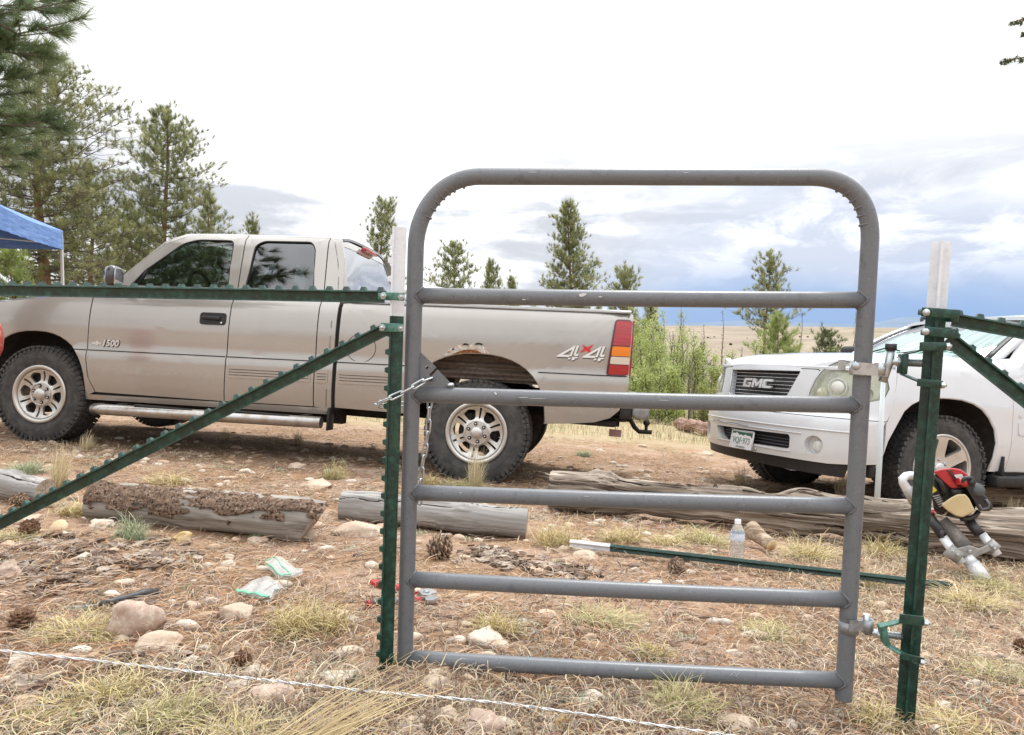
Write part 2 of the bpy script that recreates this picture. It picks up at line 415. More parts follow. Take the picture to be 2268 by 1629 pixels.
def build_gate():
    base = gp(895, 1490)
    g = thing('bow_gate', 'grey tubular steel gate with rounded top and five cross bars, between two green posts', 'gate', base)
    lb, lt = gp(896, 1492), gp(921, 548); t0, t1 = gp(1062, 391.5), gp(1800, 393); rt, rb = gp(1927, 530), gp(1868, 1548)
    kL0, kL1 = gp(924, 462), gp(978, 393); kR0, kR1 = gp(1880, 394), gp(1929, 440)
    path = [lb + (lt - lb) * (i / 8) for i in range(8)] + arc4(lt, kL0, kL1, t0) + [t0 + (t1 - t0) * (i / 6) for i in range(1, 6)] + arc4(t1, kR0, kR1, rt) + [rt + (rb - rt) * (i / 8) for i in range(1, 9)]
    mb = MB(); mb.tube(path, RG, 28, cap=False)
    # tube wall visible at the open ends
    for a, b in ((lb, lt), (rb, rt)):
        d = (b - a).normalized(); mb.tube([a, a + d * .06], RG - .0025, 20, cap=False)
        u = d.orthogonal().normalized(); w_ = d.cross(u); n = 24
        V = [a + (u * math.cos(2 * math.pi * k / n) + w_ * math.sin(2 * math.pi * k / n)) * r for r in (RG, RG - .0025) for k in range(n)]
        mb.add(V, [(k, (k + 1) % n, n + (k + 1) % n, n + k) for k in range(n)])
    # wrinkles pressed into the inside of each bend
    nrm = (t1 - t0).cross(lt - lb).normalized()
    def wr(curve, ts, rr_, ctr):
        for t in ts:
            i = int(t * (len(curve) - 1)); p = curve[i]; d = (curve[min(i + 1, len(curve) - 1)] - curve[max(i - 1, 0)]).normalized()
            inn = (ctr - p); inn = (inn - d * inn.dot(d)).normalized(); s_ = d.cross(inn)
            pts = [p + (inn * math.cos(a) + s_ * math.sin(a)) * (RG + .0006 - .002 * abs(a / 1.2) ** 2) for a in np.linspace(-1.15, 1.15, 9)]
            mb.tube(pts, [rr_ * (1 - abs(k - 4) / 5.5) for k in range(9)], 6)
    cl = arc4(lt, kL0, kL1, t0, 60); cr = arc4(t1, kR0, kR1, rt, 60)
    wr(cl, (.30, .40, .49, .57, .65, .73, .84), .0042, gp(1075, 560)); wr(cr, (.30, .42, .55, .67, .78, .88), .0042, gp(1780, 560))
    fr = mb.build('frame', M_GATE, g, base)
    ys = [(655, 665), (874, 898), (1091, 1122), (1283, 1329), (1458, 1508)]
    def lx(y): return 921 - (y - 548) * (921 - 896) / (1492 - 548)
    def rx(y): return 1927 - (y - 530) * (1927 - 1868) / (1548 - 530)
    for k, (a, b) in enumerate(ys):
        A, B = gp(lx(a), a), gp(rx(b), b); d = (B - A).normalized(); n = 10
        mb = MB(); pts = []
        for i in range(n + 1):
            p = A + (B - A) * (i / n); pts.append(p + Vector((0, 0, -.0022 * math.sin(math.pi * i / n))))
        pts[0] = A + d * .012; pts[-1] = B - d * .012
        mb.tube(pts, RG * .985, 24, cap=True); o = mb.build('cross_bar', M_GATE, g, base)
        # weld beads: where the bar's skin meets the upright's skin
        for E, dd, U in ((A, d, (lt - lb).normalized()), (B, -d, (rt - rb).normalized())):
            wb = MB(); s_ = dd.cross(U).normalized(); pts = []
            for q in range(25):
                a_ = 2 * math.pi * q / 24; cu, cs = math.cos(a_), math.sin(a_)
                rad = RG * .985; off = math.sqrt(max(0, RG ** 2 - (rad * cs) ** 2)) + .0008
                pts.append(E + U * rad * cu + s_ * rad * cs + dd * off)
            wb.tube(pts[:-1], [.0020 + .0026 * random.random() for _ in range(24)], 6, closed=True, cap=False)
            wb.build('weld', M_WELD, g, base)
    # scratches worn through the paint (thin flecks lying on the bars)
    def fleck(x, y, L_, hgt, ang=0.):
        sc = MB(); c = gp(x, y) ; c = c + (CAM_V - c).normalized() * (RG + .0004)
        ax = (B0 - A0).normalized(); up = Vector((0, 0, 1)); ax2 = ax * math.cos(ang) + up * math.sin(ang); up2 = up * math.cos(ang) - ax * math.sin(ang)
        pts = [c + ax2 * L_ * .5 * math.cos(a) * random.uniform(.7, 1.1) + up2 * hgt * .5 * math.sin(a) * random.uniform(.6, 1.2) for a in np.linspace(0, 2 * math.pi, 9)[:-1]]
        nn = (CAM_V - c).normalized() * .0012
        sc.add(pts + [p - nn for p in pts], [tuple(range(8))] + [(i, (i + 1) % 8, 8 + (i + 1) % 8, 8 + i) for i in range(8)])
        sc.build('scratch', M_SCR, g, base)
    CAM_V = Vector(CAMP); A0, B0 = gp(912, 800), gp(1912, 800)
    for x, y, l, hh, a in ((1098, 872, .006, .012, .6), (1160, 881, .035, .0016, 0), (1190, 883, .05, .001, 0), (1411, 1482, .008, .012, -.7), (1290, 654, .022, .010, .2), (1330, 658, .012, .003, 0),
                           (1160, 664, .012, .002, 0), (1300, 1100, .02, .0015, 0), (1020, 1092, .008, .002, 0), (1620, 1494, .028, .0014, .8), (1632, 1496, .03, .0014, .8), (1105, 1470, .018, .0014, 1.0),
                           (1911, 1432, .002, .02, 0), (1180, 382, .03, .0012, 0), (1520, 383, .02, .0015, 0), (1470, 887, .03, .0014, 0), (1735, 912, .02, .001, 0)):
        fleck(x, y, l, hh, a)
    # gusset plate with two holes in the corner above the second bar, notch where the chain hooks
    D = .004; q = lambda x, y: (797.4 + .1412 * x, 766.8 + .1412 * y)
    outl = [q(945, 90), q(1200, 335), q(1080, 455), q(1120, 475), q(1215, 365), q(1490, 650), q(940, 655)]
    hole = lambda cx, cy, r: [(cx + r * math.cos(a), cy + r * math.sin(a)) for a in np.linspace(0, 2 * math.pi, 15)[:-1]]
    gu = sheet('gusset_plate', outl, lambda u, v, w_: gp(u, v, -.004 + w_) - base, M_GATE, g, holes=[hole(*q(1047, 335), 3.6), hole(*q(1105, 520), 4.0)], du=400, dv=400, t=D)
    gu2 = sheet('gusset_plate', outl, lambda u, v, w_: gp(u, v, 0. + w_) - base, M_GATE, g, holes=[hole(*q(1047, 335), 3.6), hole(*q(1105, 520), 4.0)], du=400, dv=400, t=.0)
    mb = MB(); c = gp(*q(1415, 615)); mb.lathe([(0, .006), (.008, .0055), (.0105, .002), (.0105, -.002), (0, -.002)], c, (0, 0, 1), 16); mb.build('rivet', M_ZINC, g, base)
build_gate()
# ================================================================== CHAIN
def link_mesh(mb, a, b, side, wd=.0165, r=.0026):
    """oval link from a to b, lying in the plane of (b-a) and side"""
    d = (b - a); L_ = d.length + 2 * r * 1.2; d.normalize(); s_ = (side - d * side.dot(d)).normalized(); c = (a + b) / 2; hw = wd / 2 - r; hl = L_ / 2 - hw - r * .2; pts = []
    for k in range(9):
        an = -math.pi / 2 + math.pi * k / 8; pts.append(c + d * (hl + hw * math.cos(an)) + s_ * hw * math.sin(an))
    for k in range(9):
        an = math.pi / 2 + math.pi * k / 8; pts.append(c + d * (-hl + hw * math.cos(an)) + s_ * hw * math.sin(an))
    mb.tube(pts, r, 8, closed=True, cap=False)
def chain_along(mb, pts, pitch=.0325, start=0):
    pts = [Vector(p) for p in pts]; seg = [0]
    for i in range(1, len(pts)): seg.append(seg[-1] + (pts[i] - pts[i - 1]).length)
    def at(s_):
        for i in range(1, len(pts)):
            if s_ <= seg[i] or i == len(pts) - 1:
                k = (s_ - seg[i - 1]) / max(1e-6, seg[i] - seg[i - 1]); return pts[i - 1] + (pts[i] - pts[i - 1]) * k
    n = int(seg[-1] / pitch)
    for i in range(n):
        a, b = at(i * pitch), at((i + 1) * pitch); d = (b - a).normalized()
        v = Vector((0, 0, 1)) if abs(d.z) < .8 else Vector((1, 0, 0))
        s1 = v if (i + start) % 2 == 0 else d.cross(v)
        link_mesh(mb, a, b, s1 + d.cross(s1) * .35)
q8 = lambda x, y: (797.4 + .1412 * x, 766.8 + .1412 * y)
def build_chain():
    o = thing('chain', 'bright zinc chain hooked in the gate plate and looped round the left post', 'chain', gp(940, 850))
    O = o.location.copy(); mb = MB()
    f = lambda x, y, Y: P(*q8(x, y), Y)
    chain_along(mb, [f(1120, 505, 1.925), f(1050, 520, 1.905), f(900, 610, 1.895), f(720, 705, 1.88), f(540, 790, 1.865), f(350, 870, 1.858), f(262, 905, 1.875), f(262, 930, 1.905), f(350, 950, 1.945), f(560, 935, 1.975), f(680, 912, 1.985), f(900, 880, 1.99), f(1090, 880, 1.975)], .0325, 1)
    chain_along(mb, [f(1095, 790, 1.972), f(1085, 1090, 1.968), f(1060, 1400, 1.968), f(1020, 1620, 1.968), P(934, 1040, 1.968), P(929, 1118, 1.968)], .0325, 0)
    mb.build('links', M_ZINC, o, O)
build_chain()
# ================================================================== T-POSTS
def tpost_mesh(mbs, A, B, stud, pitch=.0465, wide=.035, stem=.031, phase=.02, studs=True, nub=.0095):
    """mbs: list of (MB, from, to) sharing the length; A,B ends; stud = direction of the studded face"""
    ax = (B - A); L_ = ax.length; ax.normalize(); s_ = (stud - ax * stud.dot(ax)).normalized(); e = ax.cross(s_)
    for mb, a, b in mbs:
        p = A + ax * a; q_ = A + ax * b
        # rolled section: flange with rounded lips and a stem with a bead at its foot
        prof = [(-wide / 2, .0), (-wide / 2 + .001, .0036), (-.006, .0046), (.006, .0046), (wide / 2 - .001, .0036), (wide / 2, 0), (wide / 2 - .001, -.0012), (.0035, -.0022), (.0022, -stem + .004), (.003, -stem), (-.003, -stem), (-.0022, -stem + .004), (-.0035, -.0022), (-wide / 2 + .001, -.0012)]
        mb.prism(prof, lambda u, v: p + e * u + s_ * v, lambda u, v: q_ + e * u + s_ * v)
        if studs:
            k = phase
            while k < L_:
                if a + .01 <= k <= b - .01:
                    c = A + ax * k + s_ * .004
                    R0, R1 = (.0085, .009), (.0055, .0045)
                    V = [c + ax * i * R0[0] + e * j * R0[1] for i, j in ((-1, -1), (1, -1), (1, 1), (-1, 1))] + [c + s_ * nub + ax * (i * R1[0]) + e * j * R1[1] for i, j in ((-1, -1), (1, -1), (1, 1), (-1, 1))]
                    mb.add(V, [(4, 5, 6, 7), (0, 1, 5, 4), (1, 2, 6, 5), (2, 3, 7, 6), (3, 0, 4, 7)])
                k += pitch
def nut(mb, c, ax, r=.0075, t=.006, dome=False):
    ax = Vector(ax).normalized()
    if dome: mb.lathe([(0, t), (r * .6, t * .85), (r * .95, t * .4), (r, 0), (0, 0)], c, ax, 14)
    else: mb.lathe([(0, t), (r * .9, t), (r, t * .8), (r, 0), (0, 0)], c, ax, 6, False); mb.lathe([(0, t + .004), (r * .5, t + .004), (r * .5, t)], c, ax, 8)
def posts():
    up_px = Vector((0, 0, 1))
    # left post
    A, B = P(842, 1535, 1.90), P(873.5, 503, 1.91)
    A = A + (A - B).normalized() * .05; Lp = (B - A).length
    o = thing('fence_post', 'green studded steel post with white tip, left of the gate, held by the chain', 'fence post', A)
    gm, wm = MB(), MB(); zb = (P(867, 700, 1.905) - A).length
    tpost_mesh([(gm, 0, zb), (wm, zb, Lp)], A, B, Vector((-1, -.10, 0)), .0468, phase=.016)
    gm.build('stem', M_GREEN, o, A); wm.build('painted_tip', M_WHITE, o, A)
    # right post
    A2, B2 = P(2003, 1612, 1.80), P(2085.5, 535, 1.82)
    A2 = A2 + (A2 - B2).normalized() * .05; Lp = (B2 - A2).length
    o2 = thing('fence_post', 'green steel post with white tip, right of the gate, carrying both hinges', 'fence post', A2)
    gm, wm = MB(), MB(); zb = (P(2073, 684, 1.815) - A2).length
    tpost_mesh([(gm, 0, zb), (wm, zb, Lp)], A2, B2, Vector((.42, .9, 0)), .0468, wide=.044)
    gm.build('stem', M_GREEN, o2, A2); wm.build('painted_tip', M_WHITE, o2, A2)
    # brace rails: T-posts clamped level and aslant to the posts
    def rail(label, A, B, stud, clampc, cl_ax, bolts, phase=.01, pitch=.0468):
        r = thing('brace_rail', label, 'fence rail', A, 'green brace rails clamped to the gate posts'); mb = MB()
        tpost_mesh([(mb, 0, (B - A).length)], A, B, stud, pitch, phase=phase, stem=.028); mb.build('rail', M_GREEN, r, A)
        c = MB(); bt = MB()
        for (p, size, R_) in clampc: c.box(p, size, R_, .002)
        c.build('bracket', M_GREENL if len(clampc) < 3 else M_GREEN, r, A)
        for p, ax, dm in bolts:
            k = MB(); nut(k, p, ax, .0088, .006, dm); k.build('bolt', M_ZINC, r, A)
        return r
    def rotz(a, b=0.): return Matrix.Rotation(a, 3, 'Z') @ Matrix.Rotation(b, 3, 'Y')
    Rl = rotz(math.radians(-4), math.radians(2))
    rail('level green studded rail running left across the pickup from the left post', P(852, 648, 1.935), P(-330, 628, 2.17), Vector((0, 0, 1)),
         [(P(871, 657, 1.882), (.058, .004, .020), Rl), (P(846, 657, 1.895), (.016, .022, .017), Rl)], None,
         [(P(889, 658, 1.881), (.05, -1, 0), False), (P(850, 656, 1.879), (-.2, -1, 0), False)])
    rail('slanting green studded brace running from the left post down to the ground at left', P(848, 722, 1.925), P(-420, 1362, 2.13), Vector((-.5, 0, 1)),
         [(P(868, 726, 1.876), (.058, .004, .022), Rl), (P(848, 727, 1.889), (.014, .022, .019), Rl)], None,
         [(P(888, 728, 1.875), (.05, -1, 0), False), (P(848, 726, 1.873), (-.2, -1, 0), False)], phase=.024)
    Rr = rotz(math.radians(-6), math.radians(4))
    rail('upper green studded rail leaving the right post at its white tip', P(2112, 698, 1.80), P(2560, 778, 1.70), Vector((0, 0, 1)),
         [(P(2083, 694, 1.752), (.086, .005, .022), Rr), (P(2110, 700, 1.775), (.018, .03, .03), Rr), (P(2046, 692, 1.77), (.012, .04, .014), Rr)], None,
         [(P(2052, 693, 1.744), (-.8, -.6, 0), True)])
    rail('lower green brace slanting down to the right from the right post', P(2106, 742, 1.80), P(2620, 1150, 1.70), Vector((.4, 0, 1)),
         [(P(2085, 737, 1.752), (.076, .005, .022), Rr), (P(2106, 738, 1.775), (.018, .03, .026), Rr), (P(2052, 737, 1.77), (.012, .04, .014), Rr)], None,
         [(P(2050, 735, 1.744), (-.2, -1, 0), True), (P(2110, 735, 1.757), (.1, -1, .1), False)])
posts()
# ================================================================== HINGES
def hinges():
    z4 = lambda x, y: (1533.5 + .3239 * x, 651.7 + .3239 * y); z6 = lambda x, y: (1801.9 + .4115 * x, 958.4 + .4115 * y)
    g = 'hinges joining the gate to the right post'
    def strap(mb, ctr, up, r, hgt, a0, a1):
        n = 18; V = []; u = Vector((1, 0, 0)); u = (u - up * u.dot(up)).normalized(); w_ = up.cross(u)
        for k in range(n + 1):
            a = a0 + (a1 - a0) * k / n
            for rr_ in (r, r + .003):
                for hh in (-hgt / 2, hgt / 2): V.append(ctr + (u * math.cos(a) + w_ * math.sin(a)) * rr_ + up * hh)
        Fs = []
        for k in range(n):
            b = k * 4; c = b + 4; Fs += [(b, b + 1, c + 1, c), (b + 2, c + 2, c + 3, b + 3), (b, c, c + 2, b + 2), (b + 1, b + 3, c + 3, c + 1)]
        mb.add(V, Fs, True)
    up = (gp(1927, 530) - gp(1868, 1548)).normalized()
    # upper
    O = gp(1905, 818); o = thing('gate_hinge', 'upper gate hinge of bright zinc straps with a black-capped pin', 'hinge', O, g)
    mb = MB(); strap(mb, O, up, RG + .0006, .030, 0, 2 * math.pi)
    c = P(*z4(1290, 515), 1.815); mb.box((O + P(*z4(1250, 510), 1.82)) / 2 + Vector((0, -.016, 0)), (.085, .0035, .030), Matrix.Rotation(math.radians(4), 3, 'Y'))
    mb.box(P(*z4(1022, 485), 1.822), (.022, .004, .026), Matrix.Rotation(math.radians(25), 3, 'Z'))
    strap(mb, c + Vector((.004, .012, 0)), up, .0105, .030, 0, 2 * math.pi)
    mb.build('strap', M_ZINC, o, O)
    mb = MB(); nut(mb, P(*z4(1117, 492), 1.82), (-.3, -1, .1), .011, .008, True); mb.build('bolt', M_ZINC, o, O)
    mb = MB(); p0 = P(*z4(1300, 600), 1.827); p1 = P(*z4(1345, 470), 1.83); p2 = P(*z4(1357, 380), 1.83)
    mb.tube([p0, p1, p2], .0105, 14); mb.build('pin', M_ZINC, o, O)
    mb = MB(); mb.tube([P(*z4(1357, 382), 1.83), P(*z4(1359, 340), 1.83)], .0135, 16); mb.build('pin_cap', mat('black_plastic_cap', (.03, .03, .032), .5), o, O)
    mb = MB(); a = P(*z4(1345, 462), 1.83); b = P(*z4(1570, 472), 1.815); d = (b - a)
    mb.tube([a, a + d * .28, a + d], [.0095, .0088, .0095], 12)
    for k in range(14): 
        q_ = a + d * (.42 + .04 * k); mb.tube([q_, q_ + d.normalized() * .0012], .0104, 12)
    nut(mb, a + d * .24, d, .0135, .010); nut(mb, a + d * .46, -d, .0135, .009); mb.build('threaded_bolt', M_ZINC, o, O)
    def bracket(pts, wd, m_, par, O):
        mb = MB()
        for (p, q_) in zip(pts[:-1], pts[1:]):
            d = (q_ - p); R_ = d.to_track_quat('X', 'Z').to_matrix(); mb.box((p + q_) / 2, (d.length + .003, wd, .004), R_, .001)
        mb.build('bracket', m_, par, O)
    def upright(p, q_, wd, m_, par, O, nm='bracket_plate'):
        mb = MB(); d = q_ - p; z_ = d.normalized(); y_ = Vector((0, 1, 0)); y_ = (y_ - z_ * y_.dot(z_)).normalized(); x_ = y_.cross(z_); R_ = Matrix((x_, y_, z_)).transposed(); mb.box((p + q_) / 2, (.013, wd, d.length), R_, .002); return mb.build(nm, m_, par, O)
    f4 = lambda x, y, Y: P(*z4(x, y), Y)
    bracket([f4(1660, 362, 1.775), f4(1545, 390, 1.80), f4(1440, 415, 1.815)], .028, M_GREEN, o, O)
    upright(f4(1432, 545, 1.815), f4(1444, 412, 1.815), .030, M_GREEN, o, O)
    bracket([f4(1432, 545, 1.815), f4(1500, 575, 1.80), f4(1600, 615, 1.778)], .028, M_GREEN, o, O)
    mb = MB(); Rr = Matrix.Rotation(math.radians(-6), 3, 'Z')
    mb.box(f4(1645, 358, 1.752), (.060, .005, .020), Rr, .0015); mb.build('post_clamp', M_GREEN, o, O); mb = MB(); mb.box(f4(1625, 612, 1.752), (.058, .005, .018), Rr @ Matrix.Rotation(math.radians(5), 3, 'Y'), .0015); mb.build('post_clamp', M_GREEN, o, O)
    for x, y in ((1757, 356), (1722, 622)):
        mb = MB(); nut(mb, f4(x - 22, y, 1.752), (1, -.35, 0), .0088, .008); mb.build('bolt', M_ZINC, o, O)
    # lower
    f6 = lambda x, y, Y: P(*z6(x, y), Y)
    O = gp(1880, 1388); o = thing('gate_hinge', 'lower gate hinge with a dull clamp and pale green bracket near the ground', 'hinge', O, g)
    mb = MB(); strap(mb, O, up, RG + .0006, .030, 0, 2 * math.pi); mb.box(f6(230, 1040, 1.825), (.036, .0035, .028)); strap(mb, f6(290, 1040, 1.83), up, .0115, .032, 0, 2 * math.pi); mb.build('strap', M_ZINCD, o, O)
    mb = MB(); mb.tube([f6(292, 1085, 1.83), f6(287, 1040, 1.83), f6(285, 978, 1.83)], .0085, 14); mb.build('pin', M_ZINC, o, O)
    mb = MB(); a = f6(285, 1072, 1.83); b = f6(480, 1098, 1.80); d = b - a; mb.tube([a, a + d * .3, b], .0088, 12); nut(mb, a + d * .30, d, .0135, .010); nut(mb, a + d * .50, -d, .0125, .008)
    for k in range(10):
        q_ = a + d * (.55 + .04 * k); mb.tube([q_, q_ + d.normalized() * .0012], .0097, 12)
    mb.build('threaded_bolt', M_ZINC, o, O)
    bracket([f6(545, 998, 1.765), f6(450, 1020, 1.785), f6(358, 1040, 1.80)], .030, M_GREENL, o, O)
    upright(f6(388, 1135, 1.80), f6(366, 1035, 1.80), .028, M_GREENL, o, O)
    bracket([f6(388, 1135, 1.80), f6(450, 1175, 1.785), f6(555, 1232, 1.762)], .026, M_GREENL, o, O)
    mb = MB(); mb.box(f6(527, 1008, 1.752), (.056, .005, .024), Rr @ Matrix.Rotation(math.radians(4), 3, 'Y'), .0015); mb.build('post_clamp', M_GREEN, o, O); mb = MB(); mb.box(f6(530, 1215, 1.752), (.056, .005, .016), Rr @ Matrix.Rotation(math.radians(12), 3, 'Y'), .0015); mb.build('post_clamp', M_GREEN, o, O)
    for x, y in ((612, 1022), (592, 1232)):
        mb = MB(); nut(mb, f6(x - 18, y, 1.752), (1, -.35, -.1), .0085, .009); mb.build('bolt', M_ZINC, o, O)
hinges()
# ================================================================== BOTTOM WIRE
def wire():
    px = [(-260, 1412), (0, 1441), (200, 1462), (400, 1485), (600, 1508), (820, 1532), (980, 1545), (1134, 1560), (1300, 1583), (1450, 1606), (1620, 1630), (1900, 1676), (2400, 1750)]
    ctrl = []
    for x, y in px:
        Y = 1.80 - .10 * (x - 820) / 1600 if x > 820 else 1.80 + .07 * (820 - x) / 1000
        gq = G(x, y + 26); ctrl.append(P(x, y, min(Y, gq.y) if x < 2000 else Y))
    pts = []
    for i in range(len(ctrl) - 1):
        n = int((ctrl[i + 1] - ctrl[i]).length / .006)
        for k in range(n): pts.append(ctrl[i] + (ctrl[i + 1] - ctrl[i]) * (k / n))
    mb = MB(); s_ = 0
    for ph in (0, math.pi):
        q_ = []
        for i, p in enumerate(pts):
            d = (pts[min(i + 1, len(pts) - 1)] - pts[max(i - 1, 0)]).normalized(); u = d.cross(Vector((0, 0, 1))).normalized(); v = d.cross(u)
            a = i * .006 * 2 * math.pi / .075 + ph; q_.append(p + (u * math.cos(a) + v * math.sin(a)) * .0019)
        mb.tube(q_, .0017, 6)
    M_W = mat('galvanised_wire', (.62, .63, .64), .4, .5, noise=(40, (.78, .78, .78), .4, .6))
    o = mb.build('fence_wire', M_W, None, ctrl[5]); tag(o, 'twisted bright galvanised wire strung low across the front, past the left post', 'wire')
    return pts
WIRE = wire()
# ================================================================== PICKUP TRUCK
def tshear(s): return -.0275 * s
PAINT_N = [((1.2, 1.2, 7), (.345, .315, .28), .50, .78), (90, (.36, .33, .29), .62, .74)]
M_PEW = mat('pewter_paint', (.395, .375, .35), .20, .35, coat=1., bump=[(2.2, .10, .03), (14, .05, .004)], noise=[(2.2, (.425, .405, .38), .4, .7), (60, (.44, .42, .39), .66, .78)])
def paint_dust(m, zlo, zhi, col, amt=.7):
    """road dust on the lower panels: a layer of dirt that belongs to the body, patchy by noise"""
    t = m.node_tree; b = t.nodes['Principled BSDF']; src = b.inputs['Base Color'].links[0].from_socket
    tc_ = t.nodes.new('ShaderNodeTexCoord'); sp = t.nodes.new('ShaderNodeSeparateXYZ'); t.links.new(tc_.outputs['Object'], sp.inputs[0])
    n = t.nodes.new('ShaderNodeTexNoise'); n.inputs['Scale'].default_value = 9; n.inputs['Detail'].default_value = 8; t.links.new(tc_.outputs['Object'], n.inputs[0])
    ma = t.nodes.new('ShaderNodeMath'); ma.operation = 'MULTIPLY_ADD'; t.links.new(n.outputs[0], ma.inputs[0]); ma.inputs[1].default_value = -.35; t.links.new(sp.outputs[2], ma.inputs[2])
    r = t.nodes.new('ShaderNodeMapRange'); t.links.new(ma.outputs[0], r.inputs[0]); r.inputs[1].default_value = zhi; r.inputs[2].default_value = zlo; r.inputs[4].default_value = amt
    x = t.nodes.new('ShaderNodeMix'); x.data_type = 'RGBA'; t.links.new(r.outputs[0], x.inputs[0]); t.links.new(src, x.inputs[6]); x.inputs[7].default_value = (*col, 1)
    t.links.new(x.outputs[2], b.inputs['Base Color'])
    rr = t.nodes.new('ShaderNodeMapRange'); t.links.new(r.outputs[0], rr.inputs[0]); rr.inputs[3].default_value = b.inputs['Roughness'].default_value; rr.inputs[4].default_value = .65; t.links.new(rr.outputs[0], b.inputs['Roughness'])
paint_dust(M_PEW, .22, .60, (.33, .26, .20), .5)
M_BLK = mat('black_trim', (.012, .012, .013), .5, noise=(30, (.03, .028, .026), .5, .75))
M_UND = mat('dirty_underbody', (.02, .017, .015), .85, noise=(12, (.06, .045, .034), .5, .75))
M_LINER = mat('weathered_bed_side', (.16, .125, .10), .7, .2, noise=[((3, 3, 14), (.28, .25, .22), .5, .7), (30, (.10, .06, .04), .5, .7)])
def tyremat():
    return mat('tyre_rubber', (.048, .048, .049), .78, spec=.35, noise=[(14, (.10, .094, .086), .42, .72), (120, (.11, .098, .085), .6, .76)], bump=[(190, .35, .002)])
M_TYRE = tyremat()
M_ALLOY = mat('cast_alloy', (.60, .58, .55), .34, .75, noise=[(16, (.60, .58, .54), .4, .65), (60, (.38, .33, .28), .64, .78)], bump=(120, .12, .001))
M_ALLOY2 = mat('bright_alloy', (.66, .66, .655), .28, .65, noise=(24, (.55, .53, .50), .5, .75))
M_DARKIN = mat('brake_dark', (.02, .018, .016), .7, .3, noise=(30, (.09, .06, .04), .55, .75))
M_CHROME = mat('worn_chrome', (.62, .62, .63), .16, 1., noise=(18, (.45, .43, .41), .45, .7))
M_GLF = glassmat('side_glass', (.32, .38, .35), .07); M_GLR = glassmat('tinted_glass', (.13, .145, .17), .10); M_GLB = glassmat('rear_glass', (.20, .22, .27), .34)
M_SEAL = mat('window_rubber', (.012, .012, .012), .55)
M_SEAM = mat('panel_gap', (.02, .018, .016), .9)
M_RED = mat('red_lens', (.42, .012, .02), .18, coat=.8, noise=((2, 2, 60), (.30, .008, .014), .45, .6)); M_AMB = mat('amber_lens', (.85, .24, .01), .2, coat=.8, noise=((2, 2, 70), (.70, .17, .01), .45, .6))
M_CLR = mat('clear_lens', (.62, .56, .47), .2, coat=.8); M_DRED = mat('lamp_housing', (.10, .012, .018), .25, coat=.6)
M_INT = mat('dark_interior', (.028, .027, .027), .8); M_SEAT = mat('seat_cloth', (.06, .056, .053), .9, bump=(80, .3, .003))
